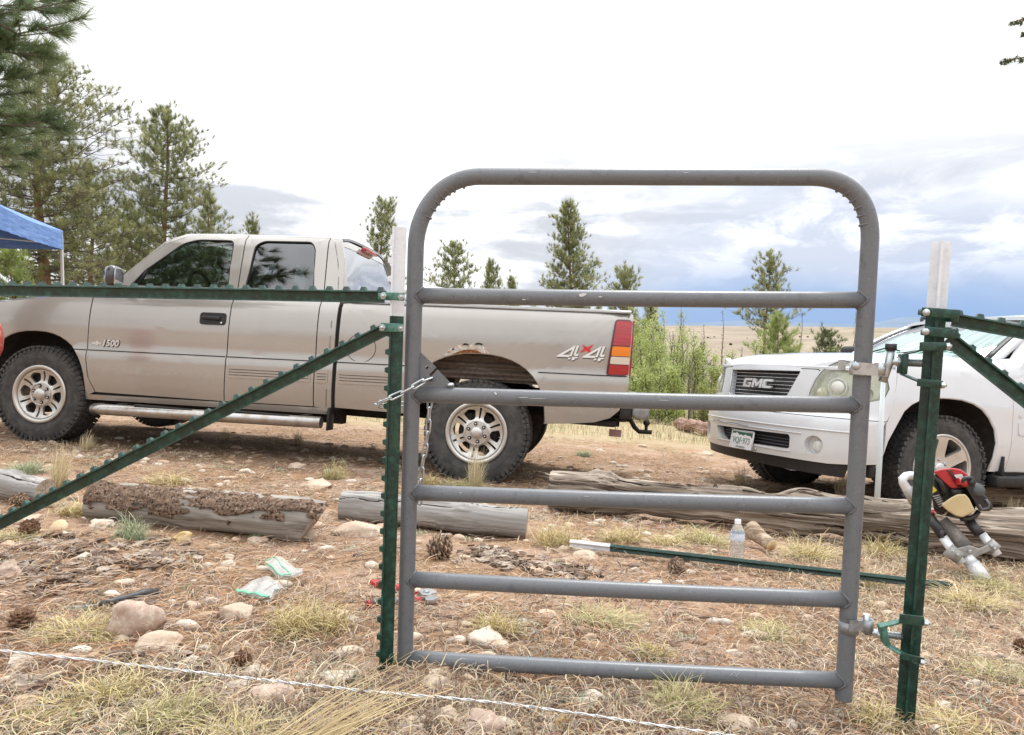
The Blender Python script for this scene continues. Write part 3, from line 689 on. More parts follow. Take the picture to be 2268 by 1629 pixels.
def wheel(par, name, c, side, R_, rr, wd, style, M=None, steer=0.):
    """c centre of the outer face; side +1 = outer face looks to +y. tyre and rim (> lug nuts, cap) under one wheel empty"""
    E_ = bpy.data.objects.new(name, None); COL.objects.link(E_); E_.parent = par; E_.location = c; E_.rotation_euler = (0, 0, (0 if side > 0 else math.pi) + steer)
    E_.empty_display_size = .1; ax = (0, 1, 0)
    # tyre
    mb = MB(); b = -wd
    prof = [(rr - .004, b + .02), (rr + .012, b + .004), (rr + .05, b - .008), (R_ - .045, b - .006), (R_ - .016, b + .012), (R_ - .010, b + .03), (R_ - .009, b + wd / 2), (R_ - .010, -.03), (R_ - .016, -.012), (R_ - .030, -.002), (R_ - .062, .006), (rr + .052, .008), (rr + .03, .004), (rr + .014, -.004), (rr + .006, -.006), (rr - .004, -.022)]
    mb.lathe(prof, (0, 0, 0), ax, 72)
    rnd = random.Random(5)
    nb = 56
    for k in range(nb):                      # tread blocks and shoulder lugs
        a = 2 * math.pi * k / nb
        for row, (yc, wy) in enumerate(((-.017, .050), (-.30 * wd - .012, .042), (-.5 * wd, .040), (-.70 * wd + .012, .042), (-wd + .017, .050))):
            aa = a + (.5 if row % 2 else 0) * 2 * math.pi / nb
            R3 = Matrix.Rotation(-aa, 3, 'Y'); yaw = Matrix.Rotation((.35, -.5, .4, .5, -.35)[row], 3, 'X')
            mb.box(R3 @ Vector((R_ - .006, yc, 0)), (.016, wy, .031 + rnd.uniform(-.003, .003)), R3 @ yaw)
        # lug reaching down the sidewall
        if k % 2 == 0 or style == 'truck':
            R3 = Matrix.Rotation(-a - .02, 3, 'Y'); ln = .034 if k % 2 else .022
            mb.box(R3 @ Vector((R_ - .030 - ln / 2 + .012, .000, 0)), (ln, .012, .022), R3 @ Matrix.Rotation(-.12, 3, 'Z'))
    # raised sidewall ribs and blocks of embossed lettering shapes
    mb.lathe([(rr + .062, .0075), (rr + .066, .0105), (rr + .070, .0075)], (0, 0, 0), ax, 72)
    mb.build('tyre', M_TYRE, E_)
    rim = MB()
    if style == 'truck':
        # stepped lip, barrel
        rim.lathe([(rr + .006, -.004), (rr + .006, .003), (rr, .008), (rr - .012, .008), (rr - .022, .003), (rr - .027, -.006), (rr - .030, -.022)], (0, 0, 0), ax, 64)
        rim.lathe([(rr - .012, -.02), (rr - .020, -.06), (rr - .030, -.20), (rr - .004, -wd + .02)], (0, 0, 0), ax, 48)
        ro = bpy.data.objects.new
        par_rim = rim.build('rim', M_ALLOY, E_)
        # face disc with six windows and six slots
        def rot(p, a): return (p[0] * math.cos(a) - p[1] * math.sin(a), p[0] * math.sin(a) + p[1] * math.cos(a))
        holes = []; r1 = rr - .032; scl = rr / .235
        for k in range(6):
            a = math.radians(66 + 60 * k)
            win = fillet([(.108 * scl, -.028), (.168 * scl, -.050), (.190 * scl, 0), (.168 * scl, .050), (.108 * scl, .028), (.100 * scl, 0)], .014, 3); holes.append([rot(p, a) for p in win])
            sl = fillet([(.108 * scl, -.006), (.194 * scl, -.009), (.194 * scl, .009), (.108 * scl, .006)], .0045, 2); holes.append([rot(p, a + math.radians(30)) for p in sl])
        def fm(u, v, w_):
            r = math.hypot(u, v); d = -.012 - .030 * float(sst(r, .05, .02)) * 0 - .020 * float(sst(r, r1, r1 - .05)) + .012 * float(sst(r, .12 * scl, .085 * scl))
            return Vector((u, d - w_, v))
        disc = [(r1 * math.cos(a), r1 * math.sin(a)) for a in np.linspace(0, 2 * math.pi, 65)[:-1]]
        sheet('wheel_face', disc, fm, M_ALLOY, par_rim, holes=holes, du=.03, dv=.03, t=.022, flip=True)
        m2 = MB(); m2.lathe([(.092 * scl, -.020), (.092 * scl, -.013), (.088 * scl, -.0125), (.086 * scl, -.022), (.083 * scl, -.024)], (0, 0, 0), ax, 40)
        m2.lathe([(.052, -.022), (.050, -.004), (.046, .004), (.036, .012), (.020, .017), (0, .0185)], (0, 0, 0), ax, 32); m2.build('hub_cap', M_ALLOY, par_rim)
        for k in range(6):
            a = math.radians(80 + 60 * k); m3 = MB(); cc = Vector((.069 * math.cos(a), -.022, .069 * math.sin(a)))
            m4 = MB(); m4.lathe([(.0145, .0), (.0145, .0065), (0, .007)], cc, ax, 16); m4.build('lug_recess', M_DARKIN, par_rim); m3.lathe([(0, .014), (.0075, .013), (.0085, .010), (.0085, 0)], cc, ax, 6, False); m3.build('lug_nut', M_DARKIN if k % 2 == 5 else M_CHROME, par_rim)
        for k in range(6):
            a = math.radians(96 + 60 * k); m3 = MB(); m3.lathe([(.006, .0085), (0, .0095)], Vector(((rr - .006) * math.cos(a), 0, (rr - .006) * math.sin(a))), ax, 10); m3.build('lip_rivet', M_ALLOY, par_rim)
    else:
        rim.lathe([(rr + .006, -.006), (rr + .006, .002), (rr, .006), (rr - .010, .005), (rr - .016, -.004), (rr - .018, -.03), (rr - .03, -.20), (rr - .004, -wd + .02)], (0, 0, 0), ax, 64)
        par_rim = rim.build('rim', M_ALLOY2, E_)
        def rot(p, a): return (p[0] * math.cos(a) - p[1] * math.sin(a), p[0] * math.sin(a) + p[1] * math.cos(a))
        holes = []; r1 = rr - .014
        for k in range(6):
            a = math.radians(60 + 60 * k)
            holes.append([rot(p, a) for p in fillet([(.100, -.006), (.100, .006), (r1 - .034, .074), (r1 - .016, .058), (r1 - .012, 0), (r1 - .016, -.058), (r1 - .034, -.074)], .010, 3)])
        def fm(u, v, w_):
            r = math.hypot(u, v); a = math.atan2(v, u); k = abs(((math.degrees(a) + 30) % 60) - 30)
            groove = .010 * float(sst(k, 5, 0)) * float(sst(r, .10, .15)) if False else 0
            d = -.004 - .030 * float(sst(r, r1, .07)) ; return Vector((u, d - w_, v))
        disc = [(r1 * math.cos(a), r1 * math.sin(a)) for a in np.linspace(0, 2 * math.pi, 65)[:-1]]
        sheet('wheel_face', disc, fm, M_ALLOY2, par_rim, holes=holes, du=.03, dv=.03, t=.035, flip=True)
        m2 = MB(); m2.lathe([(.046, -.034), (.044, -.018), (.034, -.013), (0, -.011)], (0, 0, 0), ax, 32); m2.build('hub_cap', M_ALLOY2, par_rim)
        for k in range(6):
            a = math.radians(90 + 60 * k); m3 = MB(); cc = Vector((.068 * math.cos(a), -.036, .068 * math.sin(a)))
            m3.lathe([(.0155, .004), (.0155, .006), (.0105, .006), (.0105, -.002)], cc, ax, 16); m3.lathe([(0, .016), (.008, .014), (.0095, .010), (.0095, 0)], cc, ax, 6, False); m3.build('lug_nut', M_CHROME, par_rim)
    bd = MB(); bd.lathe([(.0, -.085), (.15, -.085), (.155, -.09), (.155, -.11), (0, -.11)], (0, 0, 0), ax, 32); bd.box((.10, -.10, .06), (.09, .05, .16)); bd.build('brake_disc', M_DARKIN, E_)
    return E_
def frame_matrix(O, u, v, n):
    return Matrix(((u[0], v[0], n[0], O[0]), (u[1], v[1], n[1], O[1]), (u[2], v[2], n[2], O[2]), (0, 0, 0, 1)))
def body_y(b):
    """how far inboard of the widest line the side of the body lies at height b"""
    pts = [(.40, .060), (.50, .030), (.60, .012), (.70, .002), (.80, .0), (.868, .0), (.874, .010), (.884, .014), (.95, .010), (1.10, .006), (1.22, .014), (1.30, .030), (1.345, .055), (1.365, .085), (1.40, .10), (1.60, .165), (1.80, .235), (1.86, .262), (1.89, .30), (1.905, .35), (1.92, .42)]
    for (a, ya), (c, yc) in zip(pts[:-1], pts[1:]):
        if b <= c: return ya + (yc - ya) * max(0, (b - a) / (c - a))
    return pts[-1][1]
TW = 1.92
def truck():
    u = Vector((-0.9900075, 0.12711978, 0.06103867)).normalized(); la = Vector((-.12342372, -.99048147, .06093471)); n = u.cross(la).normalized(); la = n.cross(u)
    O = Vector((-.29760124, 5.579675, -.23721682 + 0.)) 
    M = frame_matrix(O, u, la, n)
    t = thing('pickup_truck', 'beige extended-cab pickup truck with rust above its rear wheel, parked behind the gate', 'truck', mat=M)
    F_ = lambda s, b, y=0.: Vector((s, y, b + tshear(s)))
    def side(k):   # k=0 the near (left) side, k=1 the far side
        def f(s, b, w_):
            y = -body_y(b) - w_
            if s > 3.9: y -= .10 * ((s - 3.9) / .8) ** 2
            if s < -.85 and b < 1.4: y -= .05 * ((-.85 - s) / .3) ** 2
            return F_(s, b, y if k == 0 else -TW - y)
        return f
    def panel(nm, outl, holes=(), m=M_PEW, t_=.02, du=.12, dv=.05, parent=t, both=True, lift=0.):
        o_ = None
        for k in ((0, 1) if both else (0,)):
            f = side(k); g_ = (lambda s, b, w_, f=f: f(s, b, w_ - lift))
            p = sheet(nm, outl, g_, m, parent, holes=holes, du=du, dv=dv, t=t_, flip=(k == 0))
            if k == 0: o_ = p
        return o_
    def inv(s, hgt): return (s, hgt - tshear(s))
    # --- rear arch, front arch
    def arch(cx, hw, top, bot, n=22, sq=2.6):
        o_ = []
        for i in range(n + 1):
            a = math.pi * i / n; c_, s_ = math.cos(a), math.sin(a)
            x = cx - hw * math.copysign(abs(c_) ** (2 / sq), c_); z = bot + (top - bot) * abs(s_) ** (2 / sq); o_.append((x, z))
        return o_
    ra = arch(.03, .545, 1.0, .505, sq=2.35); fa = arch(3.735, .475, 1.018, .50, sq=2.35)
    # bed side
    tail_hole = None
    outl = [(1.150, .52), (1.150, 1.352)] + [(-1.085, 1.357), (-1.115, 1.33), (-1.118, .80), (-1.07, .61), (-.89, .522), (-.505, .488)][::1]
    outl = [(1.138, .52)] + [p for p in ra[::-1]] + [(-.505, .488), (-.70, .50), (-.89, .522), (-1.00, .56), (-1.065, .62), (-1.118, .79), (-1.118, 1.33), (-1.10, 1.357), (1.138, 1.352)]
    lamp = fillet([(-.985, 1.302), (-1.110, 1.302), (-1.106, .882), (-.945, .877)], .03)
    bed = panel('bed_side', outl)
    # door lines: fender / front door / rear door / cab corner
    gap = .0045
    fr_edge = lambda b: 3.255 if b > .95 else (3.262 - .14 * max(0, (.80 - b) / .4) ** 1.6)
    fd = [(3.255, 1.385), (3.262, 1.0), (3.262, .80), (3.235, .65), (3.175, .535)]
    fend = [(s + gap, b) for s, b in fd] + [(3.26, .50)][:1]
    outl = [(4.66, .74), (4.70, .95), (4.68, 1.13), (4.40, 1.20), (4.05, 1.245), (3.40, 1.305), (3.262, 1.36)] + [(s + gap, b) for s, b in fd[1:]] + [p for p in fa if p[0] < 4.25 and p[0] > 3.2][0:]
    outl = [(3.262, 1.345)] + [(s + gap, b) for s, b in fd[1:]] + [(3.262, .498)] + [p for p in fa[1:-1]] + [(4.22, .50), (4.62, .60), (4.70, .80), (4.70, 1.00), (4.66, 1.14), (4.40, 1.20), (4.05, 1.24), (3.70, 1.285), (3.45, 1.315)]
    panel('fender', outl)
    # front door with window frame
    A0, A1 = (3.115, 1.40), (2.735, 1.842)
    w1 = fillet([(2.985, 1.425), (2.90, 1.555), (2.625, 1.802), (2.50, 1.838), (2.190, 1.838), (2.140, 1.425)], [.01, .0, .05, .05, .045, .02], 6)
    d1 = [(3.255 - gap, 1.345)] + [(s - gap, b) for s, b in fd[1:]] + [(2.062, .520), (2.056, 1.39), (2.100, 1.895), (2.42, 1.892), (2.60, 1.872), (2.78, 1.79), (2.97, 1.61), (3.10, 1.44), (3.12, 1.40)]
    dr = panel('front_door', d1, [w1])
    w2 = fillet([(1.995, 1.425), (1.995, 1.80), (1.93, 1.842), (1.52, 1.846), (1.475, 1.79), (1.415, 1.425)], [.02, .06, .05, .06, .05, .02], 6)
    d2 = [(2.062 - 2 * gap, .520), (1.318, .520), (1.328, 1.395), (1.385, 1.888), (2.100 - 2 * gap, 1.895), (2.056 - 2 * gap, 1.39)]
    d2p = panel('rear_door', d2, [w2])
    cc = [(1.318 - 2 * gap, .520), (1.270, .515), (1.185, .455), (1.170, .50), (1.172, 1.395), (1.215, 1.72), (1.275, 1.878), (1.385 - 2 * gap, 1.890), (1.328 - 2 * gap, 1.395)]
    panel('cab_corner', cc)
    roofrail = [(2.42, 1.894), (2.10, 1.898), (1.385, 1.893), (1.275, 1.881), (1.30, 1.906), (2.1, 1.922), (2.45, 1.917), (2.64, 1.892), (2.80, 1.81), (3.13, 1.45), (3.20, 1.36), (3.26, 1.348), (3.125, 1.403), (3.10, 1.445), (2.97, 1.614), (2.78, 1.795), (2.60, 1.876)]
    panel('a_pillar', roofrail, t_=.004)
    # sill below the doors
    panel('sill', [(3.262, .512), (1.19, .512), (1.19, .462), (3.262, .470)], dv=.03)
    # dark backing that shows in the door gaps and behind the panels
    for k in (0, 1):
        f = side(k)
        sheet('inner_shell', [(3.20, .50), (3.20, 1.33), (1.10, 1.33), (1.10, .50)], lambda s, b, w_: f(s, b, .024), M_SEAM, t, du=.3, dv=.1, t=0)
        # window pillars behind the gaps
        for xs in ((2.075, 2.045, 2.105, 2.075), (1.345, 1.30, 1.40, 1.36)):
            sheet('pillar_seal', [(xs[0] + .012, 1.33), (xs[2] + .012, 1.893), (xs[3] - .012, 1.893), (xs[1] + .0, 1.33)], lambda s, b, w_: f(s, b, .022), M_SEAM, t, du=.3, dv=.1, t=0)
    # crease strip: shade of the body crease put in as a dark tube
    for k in (0, 1):
        for a, b_ in ((3.38, 3.27), (3.253, 2.066), (2.05, 1.33), (1.305, 1.178), (1.145, .52), (-.44, -1.10)):
            mb = MB(); f = side(k); pts = [f(a + (b_ - a) * i / 8, .876, -.004 - .004) for i in range(9)]; mb.tube(pts, .0042, 6); mb.build('crease_shade', M_SEAM, t)
    # three-ribbed rocker trim on the rear door, cab corner and bed
    for a, b_ in ((2.03, 1.345), (1.300, 1.205), (1.12, .62)):
        mb = MB(); f = side(0)
        sheet('ribbed_trim', fillet([(a, .812), (b_, .812), (b_, .712), (a, .712)], .008, 2), lambda s, b, w_: f(s, b, w_ - .006), M_PEW, t, du=.2, dv=.011, t=.006, flip=True)
        for zz_ in (.779, .757, .735):
            m2 = MB(); m2.tube([f(a - .01 + (b_ - a + .02) * i / 6, zz_, -.0062) for i in range(7)], .0026, 6); m2.build('trim_groove', M_SEAM, t)
    # glass and seals
    def gl(nm, outl, m, grow):
        for k in (0, 1):
            f = side(k); c_ = (sum(p[0] for p in outl) / len(outl), sum(p[1] for p in outl) / len(outl))
            o2 = [(c_[0] + (p[0] - c_[0]) * 1.02, c_[1] + (p[1] - c_[1]) * 1.03) for p in outl]
            g_ = sheet(nm, o2, lambda s, b, w_: f(s, b, .016), m, t, du=.4, dv=.2, t=0, flip=(k == 0))
            mb = MB(); mb.tube([f(p[0], p[1], .006) for p in outl], .0075, 6, closed=True, cap=False); mb.build('window_seal', M_SEAL, g_)
            if k == 0 and nm == 'side_window' and grow: 
                m2 = MB(); m2.tube([f(2.93, 1.43, .008), f(2.885, 1.58, .008)], .008, 6); m2.build('vent_divider', M_SEAL, g_)
    gl('side_window', w1, M_GLF, True); gl('side_window', w2, M_GLR, False)
    # tinted border band of the rear quarter glass
    f0 = side(0)
    # roof
    def rf(u_, v_, w_):  # u = s, v = lateral 0..TW
        e = min(v_, TW - v_); b = 1.917 - .02 * (1 - min(1, e / .9)) + .018 - .055 * max(0, (.50 - e) / .12) ** 2 * (1 if e < .5 else 0)
        return F_(u_, b, -v_)
    yi = body_y(1.917)
    def rf2(s, v_, w_):
        e = min(v_, TW - v_) - yi; cr = .030 * (1 - math.exp(-max(0, e) / .12)); top = 1.917
        if s > 2.45: top -= .92 * (s - 2.45) ** 2
        if s < 1.45: top -= .02 * ((1.45 - s) / .2) ** 2
        return F_(s + (.10 * math.sin(math.pi * (v_ - yi) / (TW - 2 * yi)) if s > 2.5 else 0), top + cr - w_, -v_)
    sheet('roof', [(2.60, yi), (1.30, yi), (1.30, TW - yi), (2.60, TW - yi)], rf2, M_PEW, t, du=.1, dv=.05, t=.02)
    # windscreen, from cowl to roof
    def ws(a, v_, w_):
        y0 = .10 + (yi - .10) * a; y = y0 + (TW - 2 * y0) * v_; bul = .10 * math.sin(math.pi * v_)
        return F_(3.17 + (2.60 - 3.17) * a + bul, 1.385 + (1.885 - 1.385) * a + .05 * math.sin(math.pi * a), -y)
    sheet('windscreen', [(0, 0), (1, 0), (1, 1), (0, 1)], ws, M_GLF, t, du=.2, dv=.1, t=0)
    # rear wall of the cab with its window, third brake lamp
    def rw(v_, b, w_):
        y0 = body_y(b); y = y0 + (TW - 2 * y0) * v_; s = 1.172 + .035 * max(0, (b - 1.395)) / .3 + .20 * max(0, (b - 1.45) / .45) ** 2 * .4
        rc = .055 * (1 - math.sin(math.pi * min(1, max(0, v_)))) ** 3 
        return F_(s + rc * .8 - .012 + w_, b, -y)
    wr_ = fillet([(.075, 1.43), (.075, 1.835), (.925, 1.835), (.925, 1.43)], .03)
    sheet('cab_back', [(0, .52), (1, .52), (1, 1.895), (0, 1.895)], rw, M_PEW, t, holes=[wr_], du=.04, dv=.06, t=.01)
    rg = sheet('rear_window', [(.055, 1.41), (.055, 1.85), (.945, 1.85), (.945, 1.41)], lambda a, b, w_: rw(a, b, .004), M_GLB, t, du=.1, dv=.1, t=0)
    mb = MB(); p = rw(.5, 1.885, -.02); mb.box(p + Vector((-.01, 0, -.004)), (.05, .34, .035), None, .01); mb.build('brake_lamp', M_RED, t)
    # bonnet and nose
    def hood(s, v_, w_):
        y0 = body_y(1.345) if s < 3.9 else body_y(1.345) + .10 * ((s - 3.9) / .8) ** 2
        y = y0 + (TW - 2 * y0) * v_; e = min(v_, 1 - v_)
        top = (1.345 if s < 3.30 else 1.345 - (s - 3.30) * .125 - .05 * max(0, (s - 4.3) / .4) ** 2)
        return F_(s, top + .075 * (1 - math.exp(-e / .12)) - w_ + (.012 if .18 < v_ < .82 else 0), -y)
    sheet('bonnet', [(3.24, 0), (4.66, 0), (4.66, 1), (3.24, 1)], hood, M_PEW, t, du=.1, dv=.04, t=.02)
    mb = MB()
    c0 = [F_(4.64, .62, -.16), F_(4.64, 1.12, -.16), F_(4.64, 1.12, -TW + .16), F_(4.64, .62, -TW + .16)]
    mb.box(F_(4.66, .90, -TW / 2), (.06, 1.62, .46), None, .02); mb.build('grille_panel', M_BLK, t)
    mb = MB(); mb.box(F_(4.70, .93, -TW / 2), (.03, 1.30, .05), None, .01); mb.build('grille_bar', M_CHROME, t)
    for y in (-.22, -TW + .22):
        mb = MB(); mb.box(F_(4.695, .94, y), (.05, .26, .20), None, .02); mb.build('headlight', M_CLR, t)
    mb = MB(); mb.box(F_(4.72, .60, -TW / 2), (.16, TW - .1, .22), None, .04); mb.build('front_bumper', M_CHROME, t)
    # tail lamp (wraps the corner), its four lenses
    hz_ = sheet('tail_lamp', lamp, lambda s, b, w_: f0(s, b, w_ - .012), M_DRED, t, du=.05, dv=.05, t=.02, flip=True)
    segs = [(1.29, 1.105, M_RED), (1.098, 1.026, M_AMB), (1.020, .965, M_CLR), (.958, .888, M_RED)]
    for b1, b0, m_ in segs:
        xl = lambda b: -.983 + .028 * (1.29 - b) / .41 * -1 + .010
        o_ = fillet([(-.990 + (1.29 - b1) * .085 - .006, b1), (-1.112, b1), (-1.112, b0), (-.990 + (1.29 - b0) * .085 - .006, b0)], .010, 3)
        sheet('lamp_lens', o_, lambda s, b, w_: f0(s, b, w_ - .018), m_, hz_, du=.05, dv=.05, t=.008, flip=True)
    def lampback(y, b, w_): return F_(-1.121 - .004, b, -y)
    mb = MB(); mb.box(F_(-1.124, 1.09, -.125), (.012, .14, .42), None, .004); mb.build('lamp_back', M_RED, hz_)
    mb = MB(); mb.box(F_(-1.124, 1.09, -TW + .125), (.012, .14, .42), None, .004); mb.build('tail_lamp', M_RED, t)
    # tailgate and bed front, bed floor, black rail seal and grey cover
    mb = MB(); mb.box(F_(-1.100, 1.02, -TW / 2), (.04, TW - .28, .66), None, .012); mb.box(F_(-1.07, .70, -TW / 2), (.08, TW - .2, .10)); mb.build('tailgate', M_PEW, t)
    mb = MB(); mb.box(F_(.03, .80, -TW / 2), (2.2, TW - .50, .03)); mb.box(F_(1.13, 1.05, -TW / 2), (.03, TW - .2, .56)); mb.build('bed_floor', M_LINER, t)
    for k in (0, 1):
        f = side(k)
        pts = []
        # ribbed inner side of the bed, seen through the wheel arch
        o_ = [(.62, .80), (.62, 1.10), (-.55, 1.10), (-.55, .80)]
        sheet('bed_inner_side', o_, lambda s, b, w_: f(s, b, .20 + .012 * math.sin(b * 95)), M_LINER, t, du=.3, dv=.008, t=0, flip=(k == 0))
        mb = MB(); mb.tube([f(1.14 + (-1.10 - 1.14) * i / 12, 1.356, .004) for i in range(13)], .015, 8); mb.build('rail_seal', M_BLK, t)
        # flared inner lip of the arch
        mb = MB(); mb.tube([f(p[0], p[1], .010) for p in ra], .008, 8); mb.build('arch_lip', M_PEW, t)
        mb = MB(); mb.tube([f(p[0], p[1], .010) for p in fa], .008, 8); mb.build('arch_lip', M_PEW, t)
        # dark wheel housings
        for A_, cx in ((ra, .03), (fa, 3.735)):
            V, Fs = [], []; 
            for p in A_: V += [f(p[0], p[1] + .012, .012), f(p[0], p[1] + .02, .36 if cx > 1 else .19)]
            mb = MB(); mb.add(V, [(2 * i, 2 * i + 1, 2 * i + 3, 2 * i + 2) for i in range(len(A_) - 1)], True)
            if cx > 1: mb.add([f(p[0], p[1] + .02, .36) for p in A_], [tuple(range(len(A_)))])
            mb.build('wheel_housing', M_UND, t)
    def cov(s, v_, w_): return F_(s, 1.362 + .028 * (1 - math.exp(-min(v_ - .05, TW - .05 - v_) / .10)) - w_, -v_)
    sheet('bed_cover', [(1.16, .052), (-1.10, .052), (-1.10, TW - .052), (1.16, TW - .052)], cov, mat('grey_bed_cover', (.42, .42, .43), .6, noise=(8, (.50, .50, .50), .4, .7), bump=(40, .3, .004)), t, du=.3, dv=.05, t=.012)
    # rear bumper (black joint + chrome), hitch with ball, pink tag
    mb = MB(); mb.box(F_(-1.115, .635, -TW / 2), (.10, TW - .10, .16), None, .015); mb.build('bumper_cover', M_BLK, t)
    mb = MB(); mb.box(F_(-1.225, .635, -TW / 2), (.13, TW - .06, .15), None, .035); mb.build('rear_bumper', mat('grey_bumper_steel', (.34, .36, .39), .38, .5, noise=(20, (.26, .26, .27), .45, .65)), t)
    mb = MB(); mb.tube([F_(-.9, .50, -TW / 2), F_(-1.15, .50, -TW / 2)], .032, 10); mb.box(F_(-1.05, .50, -TW / 2), (.07, 1.0, .07)); mb.build('hitch_receiver', M_UND, t)
    mb = MB(); mb.tube([F_(-1.12, .50, -TW / 2), F_(-1.19, .49, -TW / 2), F_(-1.23, .43, -TW / 2), F_(-1.27, .395, -TW / 2), F_(-1.38, .395, -TW / 2)], [.022, .022, .022, .02, .02], 10)
    mb.tube([F_(-1.33, .38, -TW / 2), F_(-1.33, .45, -TW / 2)], .014, 10); mb.lathe([(0, .085), (.018, .079), (.028, .062), (.030, .05), (.022, .032), (.013, .028)], F_(-1.33, .42, -TW / 2), (0, 0, 1), 16); mb.build('tow_ball', M_DARKIN, t)
    mb = MB(); mb.box(F_(-1.06, .40, -.60), (.10, .006, .060), None, .002); mb.box(F_(-1.06, .435, -.60), (.006, .004, .05)); mb.build('hanging_tag', mat('faded_pink_plastic', (.50, .30, .31), .6), t)
    # underbody: frame rails, axles, drive shaft, exhaust, tank, spare wheel
    mb = MB()
    for y in (-.48, -TW + .48): mb.tube([F_(-1.1, .60, y), F_(-.4, .66, y), F_(.3, .66, y), F_(.8, .56, y), F_(4.4, .58, y)], .055, 8)
    mb.build('chassis', M_UND, t)
    mb = MB(); mb.tube([F_(0, .385, -.15), F_(0, .385, -TW + .15)], .045, 12); mb.lathe([(0, -.13), (.09, -.10), (.13, 0), (.09, .10), (0, .13)], F_(0, .385, -TW / 2), (1, 0, 0), 16); mb.build('rear_axle', M_UND, t)
    mb = MB(); mb.tube([F_(3.70, .40 + .1, -.15), F_(3.70, .5, -TW + .15)], .04, 12); mb.box(F_(3.5, .58, -TW / 2), (.9, .7, .26), None, .04); mb.build('front_axle', M_UND, t)
    mb = MB(); mb.tube([F_(.1, .42, -TW / 2), F_(2.6, .52, -TW / 2)], .04, 12); mb.build('drive_shaft', M_UND, t)
    mb = MB(); mb.tube([F_(3.1, .50, -TW + .62), F_(1.6, .47, -TW + .60), F_(1.0, .48, -TW + .55), F_(-.9, .50, -TW + .5)], .035, 10); mb.tube([F_(1.7, .47, -TW + .6), F_(1.0, .48, -TW + .56)], .09, 14); mb.build('exhaust_pipe', M_UND, t)
    mb = MB(); mb.box(F_(1.3, .56, -.62), (1.0, .42, .26), None, .05); mb.build('fuel_tank', M_UND, t)
    mb = MB(); mb.lathe([(.12, -.09), (.36, -.10), (.385, -.03), (.385, .06), (.36, .11), (.12, .10)], F_(-.66, .60, -TW / 2), (0, 0, 1), 32); mb.build('spare_wheel', M_UND, t)
    mb = MB(); mb.box(F_(2.2, .55, -TW / 2), (2.1, TW - .3, .03)); mb.box(F_(2.2, .50, -.30), (2.1, .10, .20)); mb.box(F_(2.2, .50, -TW + .30), (2.1, .10, .20)); mb.build('floor_pan', M_UND, t)
    # body underside behind the rear wheel (splash edge)
    mb = MB(); mb.box(F_(-.80, .515, -.22), (.50, .22, .05), None, .015); mb.build('rear_valance', M_UND, t)
    # fuel filler ring, handles, badge, emblems
    mb = MB(); c_ = (.955, .995); pts = [f0(c_[0] + .118 * math.cos(a), c_[1] + .110 * math.sin(a), -.0008) for a in np.linspace(0, 2 * math.pi, 33)[:-1]]; mb.tube(pts, .0024, 6, closed=True, cap=False); mb.build('fuel_door', M_SEAM, t)
    hd = fillet([(2.305, 1.222), (2.305, 1.125), (2.08, 1.125), (2.08, 1.222)], .030, 5)
    hl = sheet('door_handle', hd, lambda s, b, w_: f0(s, b, w_ - .012 + .010 * (1 - min(1, 14 * min(s - 2.08, 2.305 - s)))), M_BLK, dr, du=.03, dv=.03, t=.016, flip=True)
    mb = MB(); mb.box(f0(2.20, 1.178, -.022), (.150, .022, .030), None, .008); mb.build('handle_grip', M_BLK, dr); mb = MB(); mb.lathe([(0, .004), (.009, .003), (.010, 0)], f0(2.115, 1.142, -.014), (0, 1, 0), 12); mb.build('keyhole', M_CHROME, dr)
    # badge: bow-tie emblem and 1500
    M_BADGE = mat('badge_silver', (.72, .71, .70), .3, .4)
    bt = [(3.215, .943), (3.190, .943), (3.186, .950), (3.172, .950), (3.168, .943), (3.137, .943), (3.146, .925), (3.168, .925), (3.172, .918), (3.186, .918), (3.190, .925), (3.215, .925)]
    bt = [(3.212, .942), (3.188, .942), (3.186, .951), (3.168, .951), (3.166, .942), (3.136, .942), (3.143, .9255), (3.167, .9255), (3.169, .9165), (3.187, .9165), (3.189, .9255), (3.219, .9255)]
    sheet('emblem', bt, lambda s, b, w_: f0(s, b, w_ - .006), M_BADGE, dr, du=1, dv=1, t=.008, flip=True)
    text_mesh('badge_edge', '1500', .074, lambda x, y, z: f0(3.060 - x, .934 + y, -.001 - z * .5), M_SEAM, dr, .006, .25, .0048, 1.0)
    text_mesh('model_badge', '1500', .074, lambda x, y, z: f0(3.062 - x, .936 + y, -.006 - z), M_BADGE, dr, .008, .25, .0022, 1.0)
    # rust above the arch: bare curled edge, primer and two holes
    rng = random.Random(3); outr = []
    xs = [.285 - .031 * i for i in range(12)]
    topz = [.020, .045, .052, .068, .060, .072, .066, .074, .062, .060, .040, .012]
    def archz(x): 
        k = abs((x - .03) / .545); return .505 + .495 * max(0, (1 - k ** 2.35)) ** (1 / 2.35)
    outr = [(x, archz(x) + .001) for x in xs] + [(x, archz(x) + z + rng.uniform(-.008, .008)) for x, z in list(zip(xs, topz))[::-1]]
    M_RUST = mat('rusted_metal', (.50, .47, .43), .85, spec=.2, noise=[(22, (.42, .24, .13), .50, .64), (50, (.26, .12, .06), .60, .70), (38, (.66, .64, .60), .52, .62)], bump=[(70, .8, .006)])
    r = sheet('rust_patch', outr, lambda s, b, w_: f0(s, b, w_ - .003), M_RUST, bed, du=.03, dv=.02, t=.004, flip=True)
    outr2 = [(x, archz(x) + .0) for x in xs[2:10]] + [(x, archz(x) + z) for x, z in list(zip(xs[2:10], (.004, .012, .020, .024, .026, .024, .016, .004)))[::-1]]
    sheet('rust_edge', outr2, lambda s, b, w_: f0(s, b, w_ - .0055), mat('dark_rust', (.16, .065, .03), .95, spec=.1, noise=(40, (.30, .13, .06), .45, .6), bump=(80, .9, .006)), bed, du=.03, dv=.02, t=.003, flip=True)
